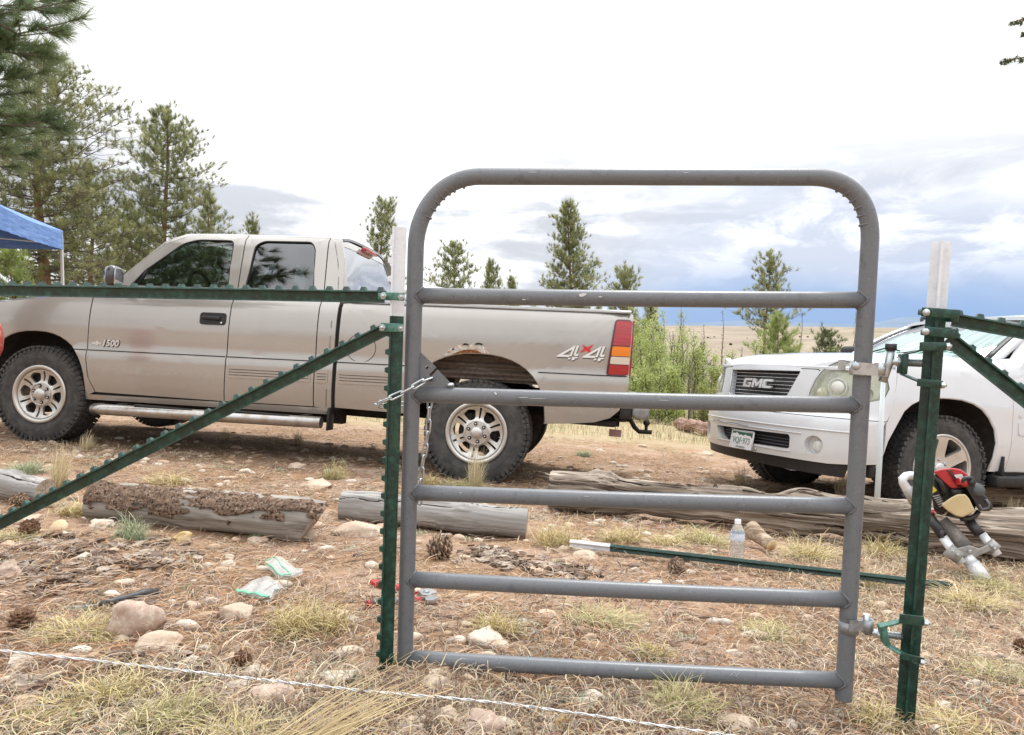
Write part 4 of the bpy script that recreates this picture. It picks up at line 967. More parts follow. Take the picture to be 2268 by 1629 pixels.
    for cx_, cz, w1_, h1 in ((.130, 1.064, .026, .007), (.030, 1.072, .034, .009), (.225, 1.022, .010, .008)):
        hp = [(cx_ + w1_ * math.cos(a) * rng.uniform(.7, 1.1), cz + h1 * math.sin(a) * rng.uniform(.5, 1.1) - abs(math.cos(a)) * .004) for a in np.linspace(0, 2 * math.pi, 13)[:-1]]
        sheet('rust_hole', hp, lambda s, b, w_: f0(s, b, w_ - .0075), M_SEAM, bed, du=.05, dv=.05, t=.003, flip=True)
    # 4x4 decal: outlined fours with a red brush x
    M_DW = mat('decal_silver', (.74, .74, .73), .4); M_DK = mat('decal_shadow', (.05, .05, .055), .5); M_DR = mat('decal_red', (.60, .03, .03), .45)
    z3 = lambda x, y: ((x - 1145) / 355 * -.362 - .566, 1.006 + ((-x + 1145) / 355) * -.004 - (y - 600) * (.119 / 115) + .0)
    def dec(nm, pts, m_, lift, dx=0, dy=0): sheet(nm, [z3(x + dx, y + dy) for x, y in pts], lambda s, b, w_: f0(s, b, w_ - lift), m_, bed, du=1, dv=1, t=.0008, flip=True)
    four = [[(1145, 604), (1150, 594), (1272, 522), (1290, 518), (1262, 592), (1248, 592), (1262, 548), (1190, 592), (1262, 592), (1258, 604), (1240, 604)][:0] or [(1145, 600), (1268, 524), (1284, 518), (1256, 600), (1240, 600), (1258, 548), (1192, 590), (1242, 590), (1238, 606), (1146, 606)],
            [(1290, 518), (1308, 520), (1288, 580), (1310, 580), (1304, 594), (1284, 596), (1270, 590)],
            [(1262, 604), (1304, 600), (1300, 612), (1284, 612), (1278, 626), (1258, 628)], [(1234, 610), (1252, 610), (1246, 622), (1228, 622)]]
    for off in (0, 190):
        for pl in four:
            dec('decal_shadow', pl, M_DK, .0022, off + 3, 7); dec('decal_digit', pl, M_DW, .0034, off, 0)
    dec('decal_cross', [(1328, 514), (1345, 518), (1366, 530), (1400, 512), (1412, 512), (1385, 540), (1396, 562), (1380, 568), (1362, 552), (1325, 570), (1316, 566), (1345, 540)], M_DR, .0046)
    # mirrors
    for k in (0, 1):
        mb = MB(); c_ = side(k)(3.02, 1.42, -.18); mb.box(c_ + Vector((0.0, 0, .055)), (.10, .15, .175), None, .048); mb.build('door_mirror', M_BLK if k else mat('mirror_shell', (.05, .052, .056), .12, .2, coat=.9), t)
        mb = MB(); mb.tube([side(k)(3.0, 1.39, .05), side(k)(3.01, 1.41, -.12)], .022, 8); mb.build('mirror_arm', M_BLK, t)
        mb = MB(); mb.box(c_ + Vector((-.050, 0, .055)), (.010, .11, .13), None, .004); mb.build('mirror_glass', M_CHROME, t)
    # step bar with pads
    mb = MB(); y = .075; mb.tube([F_(3.06, .40, -.12), F_(3.10, .405, -.02), F_(3.09, .405, y), F_(3.02, .405, y), F_(1.20, .405, y)], [.045] * 5, 18); bar = mb.build('step_bar', mat('step_bar_steel', (.50, .485, .47), .26, .9, noise=(14, (.38, .33, .28), .45, .7)), t)
    for a, b_ in ((2.75, 2.25), (1.95, 1.45)):
        mb = MB(); mb.box(F_((a + b_) / 2, .448, y - .005), (a - b_, .065, .014), None, .006); mb.build('step_pad', M_BLK, bar)
    for s_ in (2.9, 2.1, 1.35):
        mb = MB(); mb.box(F_(s_, .44, -.12), (.05, .36, .03)); mb.build('step_bracket', M_UND, bar)
    mb = MB(); mb.box(F_(1.165, .43, -.02), (.02, .12, .18), None, .008); mb.build('mud_guard', M_BLK, t)
    # interior
    mb = MB(); mb.box(F_(2.95, 1.33, -TW / 2), (.42, TW - .34, .22), None, .06); mb.build('dashboard', M_INT, t)
    mb = MB(); ring = [F_(2.60, 1.42, -.52) + Vector((.05 * math.sin(a) + .0, .185 * math.cos(a), .175 * math.sin(a))) for a in np.linspace(0, 2 * math.pi, 33)[:-1]]; mb.tube(ring, .016, 8, closed=True, cap=False); mb.tube([F_(2.60, 1.42, -.52), F_(2.85, 1.33, -.52)], .03, 8); mb.build('steering_wheel', M_INT, t)
    for s_, y in ((2.05, -.52), (2.05, -TW + .52)):
        mb = MB(); mb.box(F_(s_ + .18, .98, y), (.52, .52, .22), None, .05); mb.box(F_(s_ - .12, 1.28, y), (.16, .50, .60), Matrix.Rotation(-.18, 3, 'Y'), .05); mb.box(F_(s_ - .20, 1.63, y), (.09, .27, .17), Matrix.Rotation(-.15, 3, 'Y'), .035); mb.build('seat', M_SEAT, t)
    mb = MB(); mb.box(F_(1.42, 1.02, -TW / 2), (.45, TW - .5, .25), None, .05); mb.box(F_(1.27, 1.33, -TW / 2), (.12, TW - .5, .50), None, .04); mb.build('rear_bench', M_SEAT, t)
    mb = MB(); mb.box(F_(2.62, 1.70, -TW / 2 + .05), (.03, .26, .075), Matrix.Rotation(.3, 3, 'X'), .012); mb.tube([F_(2.62, 1.70, -TW / 2), F_(2.72, 1.80, -TW / 2)], .008, 6); mb.build('rear_view_mirror', M_BLK, t)
    mb = MB(); mb.box(F_(1.95, 1.868, -TW / 2), (1.15, TW - .80, .02)); mb.build('headliner', mat('headliner_cloth', (.20, .19, .18), .9), t)
    # wheels
    for nm, s_, k, in (('wheel', 0., 0), ('wheel', 3.665, 0), ('wheel', 0., 1), ('wheel', 3.665, 1)):
        y = -.012 if k == 0 else -TW + .012
        wheel(t, nm, (s_, y, .390 if s_ < 1 else .390), 1 if k == 0 else -1, .406 if s_ < 1 else .398, .235, .27, 'truck')
    return t
TRUCK = truck()
# ================================================================== WHITE SUV
def suv():
    T_ = Vector((2.9265282, 6.45701597, -0.53558281))
    Mr = Matrix(((-0.9477650, 0.3129530, 0.0616590), (-0.3088846, -0.9487123, 0.0673457), (0.0795727, 0.0447824, 0.9958226)))
    t = thing('white_suv', 'white full-size SUV facing left towards the camera, parked nose-out behind the right post', 'SUV', mat=Matrix.Translation(T_) @ Mr.to_4x4())
    M_W = mat('white_car_paint', (.66, .685, .72), .22, 0, coat=1., bump=[(2.4, .08, .03)], noise=[(3, (.63, .655, .685), .4, .7), (70, (.60, .58, .54), .66, .80)])
    paint_dust(M_W, .25, .50, (.52, .48, .42), .4)
    M_SIL = mat('silver_grille_frame', (.60, .61, .63), .35, .2, coat=.5); M_BK = M_BLK; M_MESH = mat('black_grille', (.012, .012, .014), .45)
    M_HL = bpy.data.materials.new('yellowed_lamp_cover')
    M_HL = mat('yellowed_lamp_cover', (.56, .57, .47), .22, coat=.8, noise=[(7, (.66, .67, .60), .4, .65), (25, (.44, .45, .34), .5, .7)])
    _t = M_HL.node_tree; _tr = _t.nodes.new('ShaderNodeBsdfTransparent'); _tr.inputs[0].default_value = (.90, .91, .80, 1); _mx = _t.nodes.new('ShaderNodeMixShader'); _mx.inputs[0].default_value = .40
    _t.links.new(_tr.outputs[0], _mx.inputs[1]); _t.links.new(_t.nodes['Principled BSDF'].outputs[0], _mx.inputs[2]); _t.links.new(_mx.outputs[0], _t.nodes['Material Output'].inputs[0])
    M_REF = mat('lamp_reflector', (.58, .59, .57), .22, .8, noise=(6, (.30, .31, .30), .42, .62))
    M_PLATE = mat('plate_white', (.74, .75, .76), .5); M_PG = mat('plate_green', (.03, .10, .06), .5); M_WG = glassmat('pale_windscreen', (.62, .76, .73), .10); M_SG = glassmat('dark_suv_glass', (.12, .13, .14), .16)
    def X0(z):
        if z < .72: return 1.06 - .10 * max(0, .45 - z)
        return 1.06 - .05 * min(1, (z - .72) / .05) - .22 * max(0, z - .77)
    def bul(y): k = min(1., abs(y)); return .50 * (1 - max(0., 1 - k ** 2.3) ** (1 / 2.3))
    def fr(y, z, w_=0.): 
        k = min(1, abs(y)); d = w_
        return Vector((X0(z) - bul(y) - d * (1 - k ** 4), (y - math.copysign(d * k ** 4, y)) * (1 - ins(z) * k ** 4), z))
    def ins(z):
        pts = [(.28, .05), (.40, .028), (.50, .010), (.62, 0), (.90, .0), (1.0, .012), (1.15, .040), (1.24, .085), (1.28, .12), (1.32, .15), (1.60, .30), (1.70, .37), (1.76, .46), (1.80, .60)]
        for (a, ya), (c, yc) in zip(pts[:-1], pts[1:]):
            if z <= c: return ya + (yc - ya) * max(0, (z - a) / (c - a))
        return pts[-1][1]
    def side(k):
        def f(x, z, w_):
            y = 1.0 - ins(z) - w_
            return Vector((x, y if k == 0 else -y, z))
        return f
    def sp(nm, outl, m=M_W, holes=(), t_=.02, parent=t, lift=0., du=.15, dv=.05):
        o_ = None
        for k in (0, 1):
            f = side(k); p = sheet(nm, outl, lambda s, b, w_: f(s, b, w_ - lift), m, parent, holes=holes, du=du, dv=dv, t=t_, flip=(k == 1))
            if k == 0: o_ = p
        return o_
    # fine resolution towards the corners: warp the sheet parameter
    def ysp(u): return math.sin(u * math.pi / 2)         # u in -1..1
    def uy(y): return math.asin(max(-1, min(1, y))) * 2 / math.pi
    def fsheet(nm, outl, m, holes=(), t_=.02, lift=0., parent=t, dv=.05):
        U = lambda pts: [(uy(p[0]), p[1]) for p in pts]
        return sheet(nm, U(outl), lambda u_, z, w_: fr(ysp(u_), z, w_ - lift), m, parent, holes=[U(q) for q in holes], du=.05, dv=dv, t=t_, flip=False)
    ell = lambda cy, cz, ry, rz, n=22: [(cy + ry * math.cos(a), cz + rz * math.sin(a)) for a in np.linspace(0, 2 * math.pi, n + 1)[:-1]]
    intake = fillet([(-.47, .566), (.49, .578), (.505, .560), (.505, .474), (.48, .466), (-.35, .456), (-.43, .50)], .012)
    fogs = [ell(.695, .520, .068, .072), ell(-.695, .520, .068, .072)]
    bump = fsheet('front_bumper', [(-.999, .42), (-.8, .40), (-.4, .392), (.4, .398), (.8, .395), (.999, .42), (.999, .735), (-.999, .735)], M_W, [intake] + fogs, t_=.07)
    # ledge above the intake, side crease, chin step
    for (z, r, a, b_, lf) in ((.640, .012, -.96, .96, .004), (.598, .009, -.62, .60, .006), (.448, .008, -.45, .52, .004)):
        mb = MB(); mb.tube([fr(a + (b_ - a) * i / 40, z - (.03 if z > .63 else 0) * abs(a + (b_ - a) * i / 40 ) * 0, -lf + .004) for i in range(41)], r, 8, flat=.5); mb.build('bumper_crease', M_W, bump)
    mb = MB(); mb.tube([fr(-.55 + 1.0 * i / 20, .603 + .004 * math.sin(i), -.0085) for i in range(13)], .0022, 5); mb.build('bumper_scuff', M_SEAM, bump)
    fsheet('lower_grille', [(-.50, .45), (.52, .45), (.52, .585), (-.50, .585)], M_MESH, lift=-.075, t_=0)
    for z in (.485, .510, .535):
        mb = MB(); mb.tube([fr(-.42 + .88 * i / 12, z, .062) for i in range(13)], .004, 6); mb.build('lower_grille_bar', mat('grille_bar_dark', (.10, .10, .11), .4) if z < .49 else bpy.data.materials['grille_bar_dark'], t)
    for sg in (1, -1):
        mb = MB(); c_ = fr(sg * .715, .515, .05); ax = Vector((.8, .5 * sg, 0)).normalized(); mb.lathe([(.0, .012), (.035, .008), (.048, -.002), (.052, -.02)], c_, ax, 20); mb.build('fog_lamp', mat('fog_lens', (.62, .63, .60), .12, coat=.9), t)
        fsheet('fog_recess', ell(sg * .695, .520, .072, .076), M_W, lift=-.068, t_=0)
    # valance and dark underside
    fsheet('valance', [(-.90, .32), (.90, .30), (.93, .42), (-.93, .42)], M_BK, lift=-.03, t_=.10)
    # licence plate: mountains silhouette and number
    def pf(u_, v_, w_): return fr(-.018 + u_, .478 + v_ - .0, 0.) + Vector((.016 + v_ * -.16 - w_, 0, 0))
    pl = sheet('licence_plate', fillet([(-.155, -.078), (.155, -.078), (.155, .078), (-.155, .078)], .012), pf, M_PLATE, t, du=1, dv=1, t=.004)
    mt = [(-.138, .066), (-.138, .040), (-.115, .052), (-.095, .047), (-.078, .060), (-.060, .050), (-.035, .038), (-.010, .044), (.020, .036), (.045, .050), (.062, .044), (.085, .040), (.110, .042), (.138, .022), (.138, .066)]
    sheet('plate_sky', mt, lambda a, b, w_: pf(a, b, -.0015), M_PG, pl, du=1, dv=1, t=.001)
    fw = MB(); rect = [(-.153, -.076), (.153, -.076), (.153, .076), (-.153, .076)]; fw.tube([pf(a, b, -.002) for a, b in rect], .0045, 6, closed=True, cap=False); fw.build('plate_frame', M_CHROME, pl)
    M_PT = mat('plate_lettering', (.20, .25, .24), .6)
    text_mesh('plate_number', 'VQF·973', .072, lambda x, y, z: pf(x, -.008 + y, -.0015 - z), M_PT, pl, .002, 0, .0, .92)
    text_mesh('plate_state', 'COLORADO', .020, lambda x, y, z: pf(x, -.060 + y, -.0015 - z), M_PT, pl, .002, 0, .0, 1.1)
    mb = MB(); nut(mb, fr(.155, .420, -.006), (1, 0, 0), .012, .008, True); mb.build('bumper_bolt', M_ZINC, bump)
    # grille panel with openings
    gr = fillet([(-.455, 1.074), (.455, 1.078), (.375, .862), (.34, .842), (-.36, .842), (-.40, .862)], .012)
    def hl(sg):
        p = [(.572, .862), (.580, .93), (.598, 1.01), (.628, 1.075), (.680, 1.130), (.730, 1.158), (.80, 1.166), (.88, 1.150), (.95, 1.115), (.985, 1.07), (.992, .98), (.985, .90), (.93, .865), (.75, .855)]
        return [(sg * a, b) for a, b in p]
    face = fsheet('grille_panel', [(-.999, .74), (.999, .74), (.999, 1.12), (.93, 1.165), (.80, 1.185), (.62, 1.150), (.50, 1.118), (.30, 1.124), (-.30, 1.124), (-.50, 1.118), (-.62, 1.150), (-.80, 1.185), (-.93, 1.165), (-.999, 1.12)], M_W, [gr, hl(1), hl(-1)], t_=.06)
    for sg in (1, -1):
        o_ = [(sg * a, b) for a, b in ((.470, 1.090), (.385, .850), (.36, .80), (.555, .80), (.565, .93), (.590, 1.02), (.612, 1.078), (.575, 1.090))]
        fsheet('grille_side_trim', o_, M_SIL, lift=.003, t_=.004, parent=face)
        mb = MB(); mb.tube([fr(sg * a, b, -.002) for a, b in ((.455, 1.098), (.60, 1.096), (.618, 1.085))], .003, 6); mb.build('panel_gap', M_SEAM, face)
        h_ = fsheet('headlight', hl(sg), M_HL, lift=.004, t_=.03)
        mb = MB(); mb.tube([fr(a, b, -.001) for a, b in hl(sg)], .004, 6, closed=True, cap=False); mb.build('lamp_edge', mat('lamp_edge_dark', (.10, .10, .09), .6) if sg > 0 else bpy.data.materials['lamp_edge_dark'], h_)
        fsheet('lamp_reflector', [(a * .995, b) for a, b in hl(sg)], M_REF, lift=-.045, t_=0, parent=h_)
        for (yy, zz_) in ((.90, 1.06), (.93, .93)):
            mb = MB(); mb.lathe([(.046, .010), (.040, -.01), (.020, -.03), (0, -.034)], fr(sg * yy, zz_, .012), Vector((.75, .65 * sg, .1)).normalized(), 20); mb.build('lamp_bowl', M_REF, h_)
        c_ = fr(sg * .765, .965, .012); ax = Vector((.88, .48 * sg, .1)).normalized()
        mb = MB(); mb.lathe([(.068, .004), (.072, .007), (.066, .009), (.062, .004)], c_, ax, 28); mb.build('projector_ring', M_SIL, h_)
        mb = MB(); mb.lathe([(0, .022), (.03, .018), (.048, .008), (.052, 0)], c_, ax, 24); mb.build('projector_lens', mat('projector_glass', (.60, .61, .56), .1, coat=.9) if sg > 0 else bpy.data.materials['projector_glass'], h_)
        mb = MB(); c2 = fr(sg * .66, .92, .014); mb.lathe([(0, .014), (.03, .01), (.042, .0)], c2, ax, 20); mb.build('park_lamp', mat('park_lamp_amber', (.56, .54, .42), .15, coat=.8) if sg > 0 else bpy.data.materials['park_lamp_amber'], h_)
    fsheet('grille_back', [(-.50, .80), (.50, .80), (.50, 1.10), (-.50, 1.10)], M_MESH, lift=-.065, t_=0)
    for i, z in enumerate((.868, .898, .928, .958, .988, 1.018, 1.048)):
        hw = .375 + (z - .842) * .33
        mb = MB(); mb.tube([fr(-hw + 2 * hw * j / 14, z, .026) for j in range(15)], .0030, 6); mb.build('grille_bar', M_CHROME, t)
    mb = MB(); mb.tube([fr(a, b, .004) for a, b in gr], .006, 6, closed=True, cap=False); mb.build('grille_frame', M_CHROME, t)
    # block letters
    def letter(strokes, y0):
        for q in strokes:
            sheet('grille_letter', [(y0 + a, .925 + b) for a, b in q], lambda y, z, w_: fr(y, z, w_ - .022 + .02), M_SIL2, t, du=1, dv=1, t=.018)
    M_SIL2 = mat('letter_chrome', (.70, .71, .72), .25, .6)
    Gl = [(0.012, 0), (.108, 0), (.116, .042), (.066, .042), (.062, .030), (.088, .030), (.086, .018), (.038, .018), (.034, .024), (.034, .052), (.038, .057), (.118, .057), (.120, .075), (.014, .075), (0, .062), (0, .012)]
    Ml = [(0, 0), (.030, 0), (.030, .044), (.058, .010), (.074, .010), (.102, .044), (.102, 0), (.132, 0), (.132, .075), (.104, .075), (.066, .034), (.028, .075), (0, .075)]
    Cl = [(.012, 0), (.108, 0), (.114, .020), (.040, .020), (.034, .026), (.034, .050), (.040, .056), (.118, .056), (.112, .075), (.014, .075), (0, .062), (0, .012)]
    letter([Gl], -.195); letter([Ml], -.068); letter([Cl], .072)
    # bonnet
    def hz2(x, y):
        e = abs(y); x1 = .90 - .0 * e
        prof = [(.93, 1.118), (.90, 1.145), (.84, 1.180), (.70, 1.215), (.45, 1.245), (.15, 1.268), (-.2, 1.290), (-.60, 1.300)]
        z = prof[0][1]
        for (a, za), (c, zc) in zip(prof[:-1], prof[1:]):
            if x <= a: z = za + (zc - za) * min(1, (a - x) / (a - c))
        return z
    def bon(xp, yp, w_):
        # xp 0..1 front to back, yp -1..1
        y = math.sin(yp * math.pi / 2) * (.885 - .02 * xp); xf = X0(1.10) - bul(y) * .93 - .004; xb = -.42 - .24 * abs(yp) ** 2
        x = xf + (xb - xf) * xp; z = hz2(.93 - (.93 + .60) * xp * (1.35 / 1.53) - .0, y)
        z -= .055 * abs(yp) ** 3 * min(1, xp * 5) ; z += -.035 * abs(yp) ** 2 * 0
        edge = .030 * (abs(yp) ** 8) * min(1, xp * 6)
        if .52 < abs(yp) < .60: z += .0
        z += .012 * float(sst(abs(yp), .62, .50)) * min(1, xp * 4)
        return Vector((x, y, z - edge - w_))
    sheet('bonnet', [(0, -1), (1, -1), (1, 1), (0, 1)], bon, M_W, t, du=.05, dv=.08, t=.02, flip=False)
    # fender, doors, rear quarter
    ar = [(.600, .395), (.586, .442), (.545, .60), (.479, .715), (.413, .826), (.345, .880), (.255, .920), (.13, .942), (-.017, .946), (-.15, .942), (-.27, .918), (-.36, .880), (-.44, .815), (-.505, .73), (-.535, .62), (-.525, .50), (-.494, .395)]
    ra = [(x * .98 - 2.95, z) for x, z in ar]
    nose = [(X0(z) - .50, z) for z in (.735, .80, .95, 1.08, 1.15)]
    fen = [nose[0]] + nose[1:] + [(.30, 1.215), (-.10, 1.245), (-.50, 1.268), (-.640, 1.275), (-.672, .95), (-.676, .60), (-.655, .395)] + [p for p in ar[::-1]][0:14] + [(.56, .735)][:0]
    fpts = [p for p in ar[::-1] if p[1] > .40 and not (p[0] > .5)]
    fen = [(.46, 1.15), (.48, 1.05), (.505, .95), (.535, .82), (.56, .74), (.572, .73), (.572, .50), (.580, .46)] + [p for p in ar if p[0] < .58 and p[1] > .5 or p[0] < .2] + [(-.655, .395), (-.676, .60), (-.672, .95), (-.640, 1.275), (-.50, 1.268), (-.10, 1.245), (.30, 1.215)]
    sp('fender', fen)
    g_ = .005
    wA = fillet([(-.98, 1.315), (-1.42, 1.62), (-1.78, 1.635), (-1.78, 1.315)], .03)
    sp('front_door', [(-.64 - g_, 1.28), (-.672 - g_, .95), (-.676 - g_, .60), (-.655 - g_, .395), (-1.80, .395), (-1.80, 1.28), (-1.82, 1.70), (-1.42, 1.695), (-1.30, 1.655), (-.80, 1.30)], M_W, [wA])
    wB = fillet([(-1.90, 1.315), (-1.92, 1.635), (-2.55, 1.635), (-2.60, 1.315)], .03)
    sp('rear_door', [(-1.81, .395), (-2.42, .395), (-2.50, .70), (-2.66, .90), (-2.68, 1.70), (-1.83, 1.70), (-1.81, 1.28)], M_W, [wB])
    wC = fillet([(-2.80, 1.315), (-2.80, 1.635), (-3.65, 1.62), (-3.80, 1.315)], .03)
    sp('rear_quarter', [(-2.69, 1.70), (-2.67, .91)] + [p for p in ra if p[1] > .45] + [(-3.50, .42), (-3.92, .45), (-4.0, .70), (-4.0, 1.20), (-3.85, 1.70)], M_W, [wC])
    for w__ in (wA, wB, wC): sp('side_window', w__, M_SG, t_=0, lift=-.012, du=.4, dv=.2)
    for k in (0, 1):
        f = side(k); sheet('inner_shell', [(-.56, .42), (-.56, 1.25), (-2.48, 1.25), (-2.48, .42)], lambda s, b, w_: f(s, b, .026), M_SEAM, t, du=.4, dv=.1, t=0)
        mb = MB(); mb.tube([f(x, z, .012) for x, z in ar], .010, 8); mb.build('arch_lip', M_W, t)
        for A_ in (ar, ra):
            V = []
            for p in A_: V += [f(p[0], p[1] + .010, .012), f(p[0], p[1] + .02, .34)]
            mb = MB(); mb.add(V, [(2 * i, 2 * i + 1, 2 * i + 3, 2 * i + 2) for i in range(len(A_) - 1)], True); mb.add([f(p[0], p[1] + .02, .34) for p in A_], [tuple(range(len(A_)))]); mb.build('wheel_housing', M_UND, t)
        mb = MB(); mb.box(Vector((-1.48, (1 if k == 0 else -1) * .96, .325)), (1.95, .17, .085), None, .015); rb = mb.build('running_board', M_BK, t)
        mb = MB(); mb.box(Vector((-1.55, (1 if k == 0 else -1) * .985, .365)), (1.5, .11, .012)); mb.build('step_pad', mat('step_grey', (.09, .09, .095), .7) if k == 0 else bpy.data.materials['step_grey'], rb)
    sp('sill', [(-.56, .40), (-2.44, .40), (-2.44, .34), (-.52, .34)], M_BK, dv=.03)
    md = fillet([(-.735, .800), (-.742, .690), (-1.76, .690), (-1.76, .800)], .028, 4); sp('door_moulding', md, M_W, lift=.008, t_=.008)
    mb = MB(); mb.box(side(0)(-.752, .842, -.002), (.028, .006, .028), None, .002); mb.build('door_badge', M_SIL, t)
    mb = MB(); mb.box(side(0)(-1.70, 1.02, -.02), (.18, .03, .035), None, .01); mb.build('door_handle', M_W, t)
    # roof, pillars, windscreen
    def rz(x): 
        return 1.665 + .075 * float(sst(x, -1.3, -1.9)) + .02 * float(sst(x, -1.9, -2.6)) - .03 * float(sst(x, -3.3, -3.9))
    def roof(x, v_, w_):
        y = math.sin(v_ * math.pi / 2) * .685; z = rz(x) + .045 * (1 - abs(v_) ** 2.5) ; return Vector((x, y, z - .02 * abs(v_) ** 8 - w_))
    sheet('roof', [(-1.30, -1), (-3.88, -1), (-3.88, 1), (-1.30, 1)], roof, M_W, t, du=.15, dv=.1, t=.03)
    def wsf(a, v_, w_):
        y = v_ * (.775 + (.655 - .775) * a); x = -.45 - .235 * abs(v_) ** 2 + (-1.30 + .45 - .06 * abs(v_) ** 2 + .22 * abs(v_) ** 2 * 1.0) * a; z = 1.305 + (1.70 - 1.305) * a - .02 * abs(v_) ** 2 - .02 * abs(v_) ** 2 * a
        z += .03 * math.sin(math.pi * a); return Vector((x, y, z - w_))
    wg = sheet('windscreen', [(0, -1), (1, -1), (1, 1), (0, 1)], wsf, M_WG, t, du=.1, dv=.1, t=0, flip=False)
    mb = MB(); mb.tube([wsf(0, -1 + 2 * i / 20, 0) for i in range(21)], .014, 6); mb.build('cowl_seal', M_BK, t)
    for sg in (1, -1):
        mb = MB(); mb.tube([wsf(i / 10, sg * .965, -.004) for i in range(11)], .034, 6, flat=.3); mb.build('windscreen_seal', M_BK, wg)
        mb = MB(); pts = [wsf(i / 10, sg, -.0) + Vector((-.02, .030 * sg, -.005)) for i in range(-1, 12)]; mb.tube(pts, .038, 10); mb.build('a_pillar', M_W, t)
        mb = MB(); mb.tube([Vector((-1.45 - 2.2 * i / 10, sg * .64, rz(-1.45 - 2.2 * i / 10) + .075)) for i in range(11)], .016, 8)
        mb.build('roof_rail', M_BK, t)
        for q in (-1.45, -2.5, -3.6):
            mb = MB(); mb.tube([Vector((q, sg * .64, rz(q) + .0)), Vector((q, sg * .64, rz(q) + .075))], .016, 8); mb.build('roof_rail_foot', M_BK, t)
        mb = MB(); c_ = Vector((-.98, sg * 1.08, 1.34)); mb.box(c_, (.10, .24, .19), None, .04); mb.build('door_mirror', M_W if sg > 0 else M_BK, t)
        mb = MB(); mb.tube([Vector((-.95, sg * .86, 1.28)), c_], .022, 8); mb.build('mirror_arm', M_BK, t)
        mb = MB(); mb.box(Vector((-3.97, sg * .86, 1.05)), (.05, .16, .40), None, .02); mb.build('tail_lamp', M_RED, t)
    mb = MB(); mb.tube([wsf(-.02, .1, -.02), wsf(.12, .45, -.015), wsf(.05, .75, -.015)], .007, 6); mb.build('wiper', M_BK, t)
    mb = MB(); mb.tube([wsf(-.02, -.55, -.02), wsf(.12, -.25, -.015), wsf(.05, .05, -.015)], .007, 6); mb.build('wiper', M_BK, t)
    mb = MB(); mb.box(Vector((-3.95, 0, 1.08)), (.05, 1.8, 1.15), None, .02); mb.build('tailgate', M_W, t)
    mb = MB(); mb.box(Vector((-4.0, 0, .56)), (.14, 1.95, .26), None, .05); mb.build('rear_bumper', M_W, t)
    # pale rippled sheet with lighter streaks behind the windscreen, dash, seats
    scr_sheet = sheet('windscreen_sheet', [(.06, -.9), (.75, -.9), (.75, .9), (.06, .9)], lambda a, v_, w_: wsf(a, v_, .045 + .012 * math.sin(v_ * 40)), mat('pale_streaked_sheet', (.22, .31, .29), .4, .2, noise=((1.2, 9, 1.2), (.50, .60, .57), .48, .60)), t, du=.2, dv=.02, t=0)
    mb = MB(); mb.box(Vector((-.95, 0, 1.12)), (.5, 1.5, .2), None, .05); mb.build('dashboard', M_INT, t)
    for x, y in ((-1.75, .42), (-1.75, -.42), (-2.7, .42), (-2.7, -.42)):
        mb = MB(); mb.box(Vector((x, y, 1.18)), (.18, .52, .70), Matrix.Rotation(-.2, 3, 'Y'), .05); mb.build('seat', M_SEAT, t)
    mb = MB(); mb.box(Vector((-1.5, 0, .42)), (4.4, 1.5, .10)); mb.build('floor_pan', M_UND, t)
    mb = MB(); mb.box(Vector((.72, 0, .46)), (.35, 1.2, .14), None, .03); mb.build('cross_member', M_UND, t)
    mb = MB(); mb.tube([Vector((0, -.75, .38)), Vector((0, .75, .38))], .05, 10); mb.box((.0, .1, .40), (.5, .5, .2), None, .04); mb.build('front_axle', M_UND, t)
    mb = MB(); mb.tube([Vector((-2.95, -.75, .405)), Vector((-2.95, .75, .405))], .05, 10); mb.build('rear_axle', M_UND, t)
    mb = MB(); mb.lathe([(0, .01), (.05, .0), (.055, -.05)], Vector((.62, -.12, .36)), (1, 0, -.3), 16); mb.build('skid_plate', M_ZINCD, t)
    for sg in (1, -1):
        mb = MB(); mb.box(Vector((-.60, sg * .90, .42)), (.02, .22, .20), None, .006); mb.build('mud_flap', M_BK, t)
        mb = MB(); mb.box(Vector((.60, sg * .86, .36)), (.05, .14, .10), None, .01); mb.build('splash_guard', M_BK, t)
        wheel(t, 'wheel', (-.05, sg * .945, .400), sg, .408, .262, .275, 'suv', steer=-.07)
        wheel(t, 'wheel', (-2.95, sg * .955, .405), sg, .405, .262, .265, 'suv')
    return t
SUV = suv()
# ================================================================== LOGS
def fbm3(p, s):   # cheap smooth 3-D noise from two 2-D slices
    return vnoise(p[:, 0], p[:, 1], s, 1) + vnoise(p[:, 1] + p[:, 2] * 1.7, p[:, 2] - p[:, 0] * .6, s, 4)
def woodmat(name, base, streak, dark, rough=.85, bark=None, sx=3., sc=55.):
    m = mat(name, base, rough, spec=.2, noise=[((sx, sc, sc), streak, .44, .58), ((sx * .7, sc * .55, sc * .55), dark, .52, .60), ((sx * 1.3, sc * 1.6, sc * 1.6), dark, .54, .62), ((1.6, 6, 6), tuple(v * .8 for v in base), .45, .65)] + ([bark] if bark else []),
            bump=[((sx, sc, sc), .7, .006), ((8, 30, 30), .5, .006)])
    return m
M_LOG1 = woodmat('grey_weathered_wood', (.36, .345, .33), (.47, .455, .44), (.16, .14, .125))
M_LOG2 = woodmat('old_log_wood', (.33, .30, .265), (.44, .41, .37), (.15, .125, .105))
M_BARK = mat('red_brown_bark', (.15, .10, .072), .95, spec=.1, noise=[(38, (.26, .18, .13), .45, .62), (75, (.045, .03, .022), .50, .60), (110, (.40, .33, .27), .58, .68)], bump=[(60, 1., .010), (22, .8, .015)])
M_LOG3 = woodmat('split_trunk_wood', (.35, .29, .235), (.50, .43, .36), (.06, .04, .028), sx=1.2, sc=36.)
M_END = mat('sawn_end', (.40, .33, .26), .9, noise=[(40, (.28, .22, .17), .45, .65)], bump=(90, .4, .003))
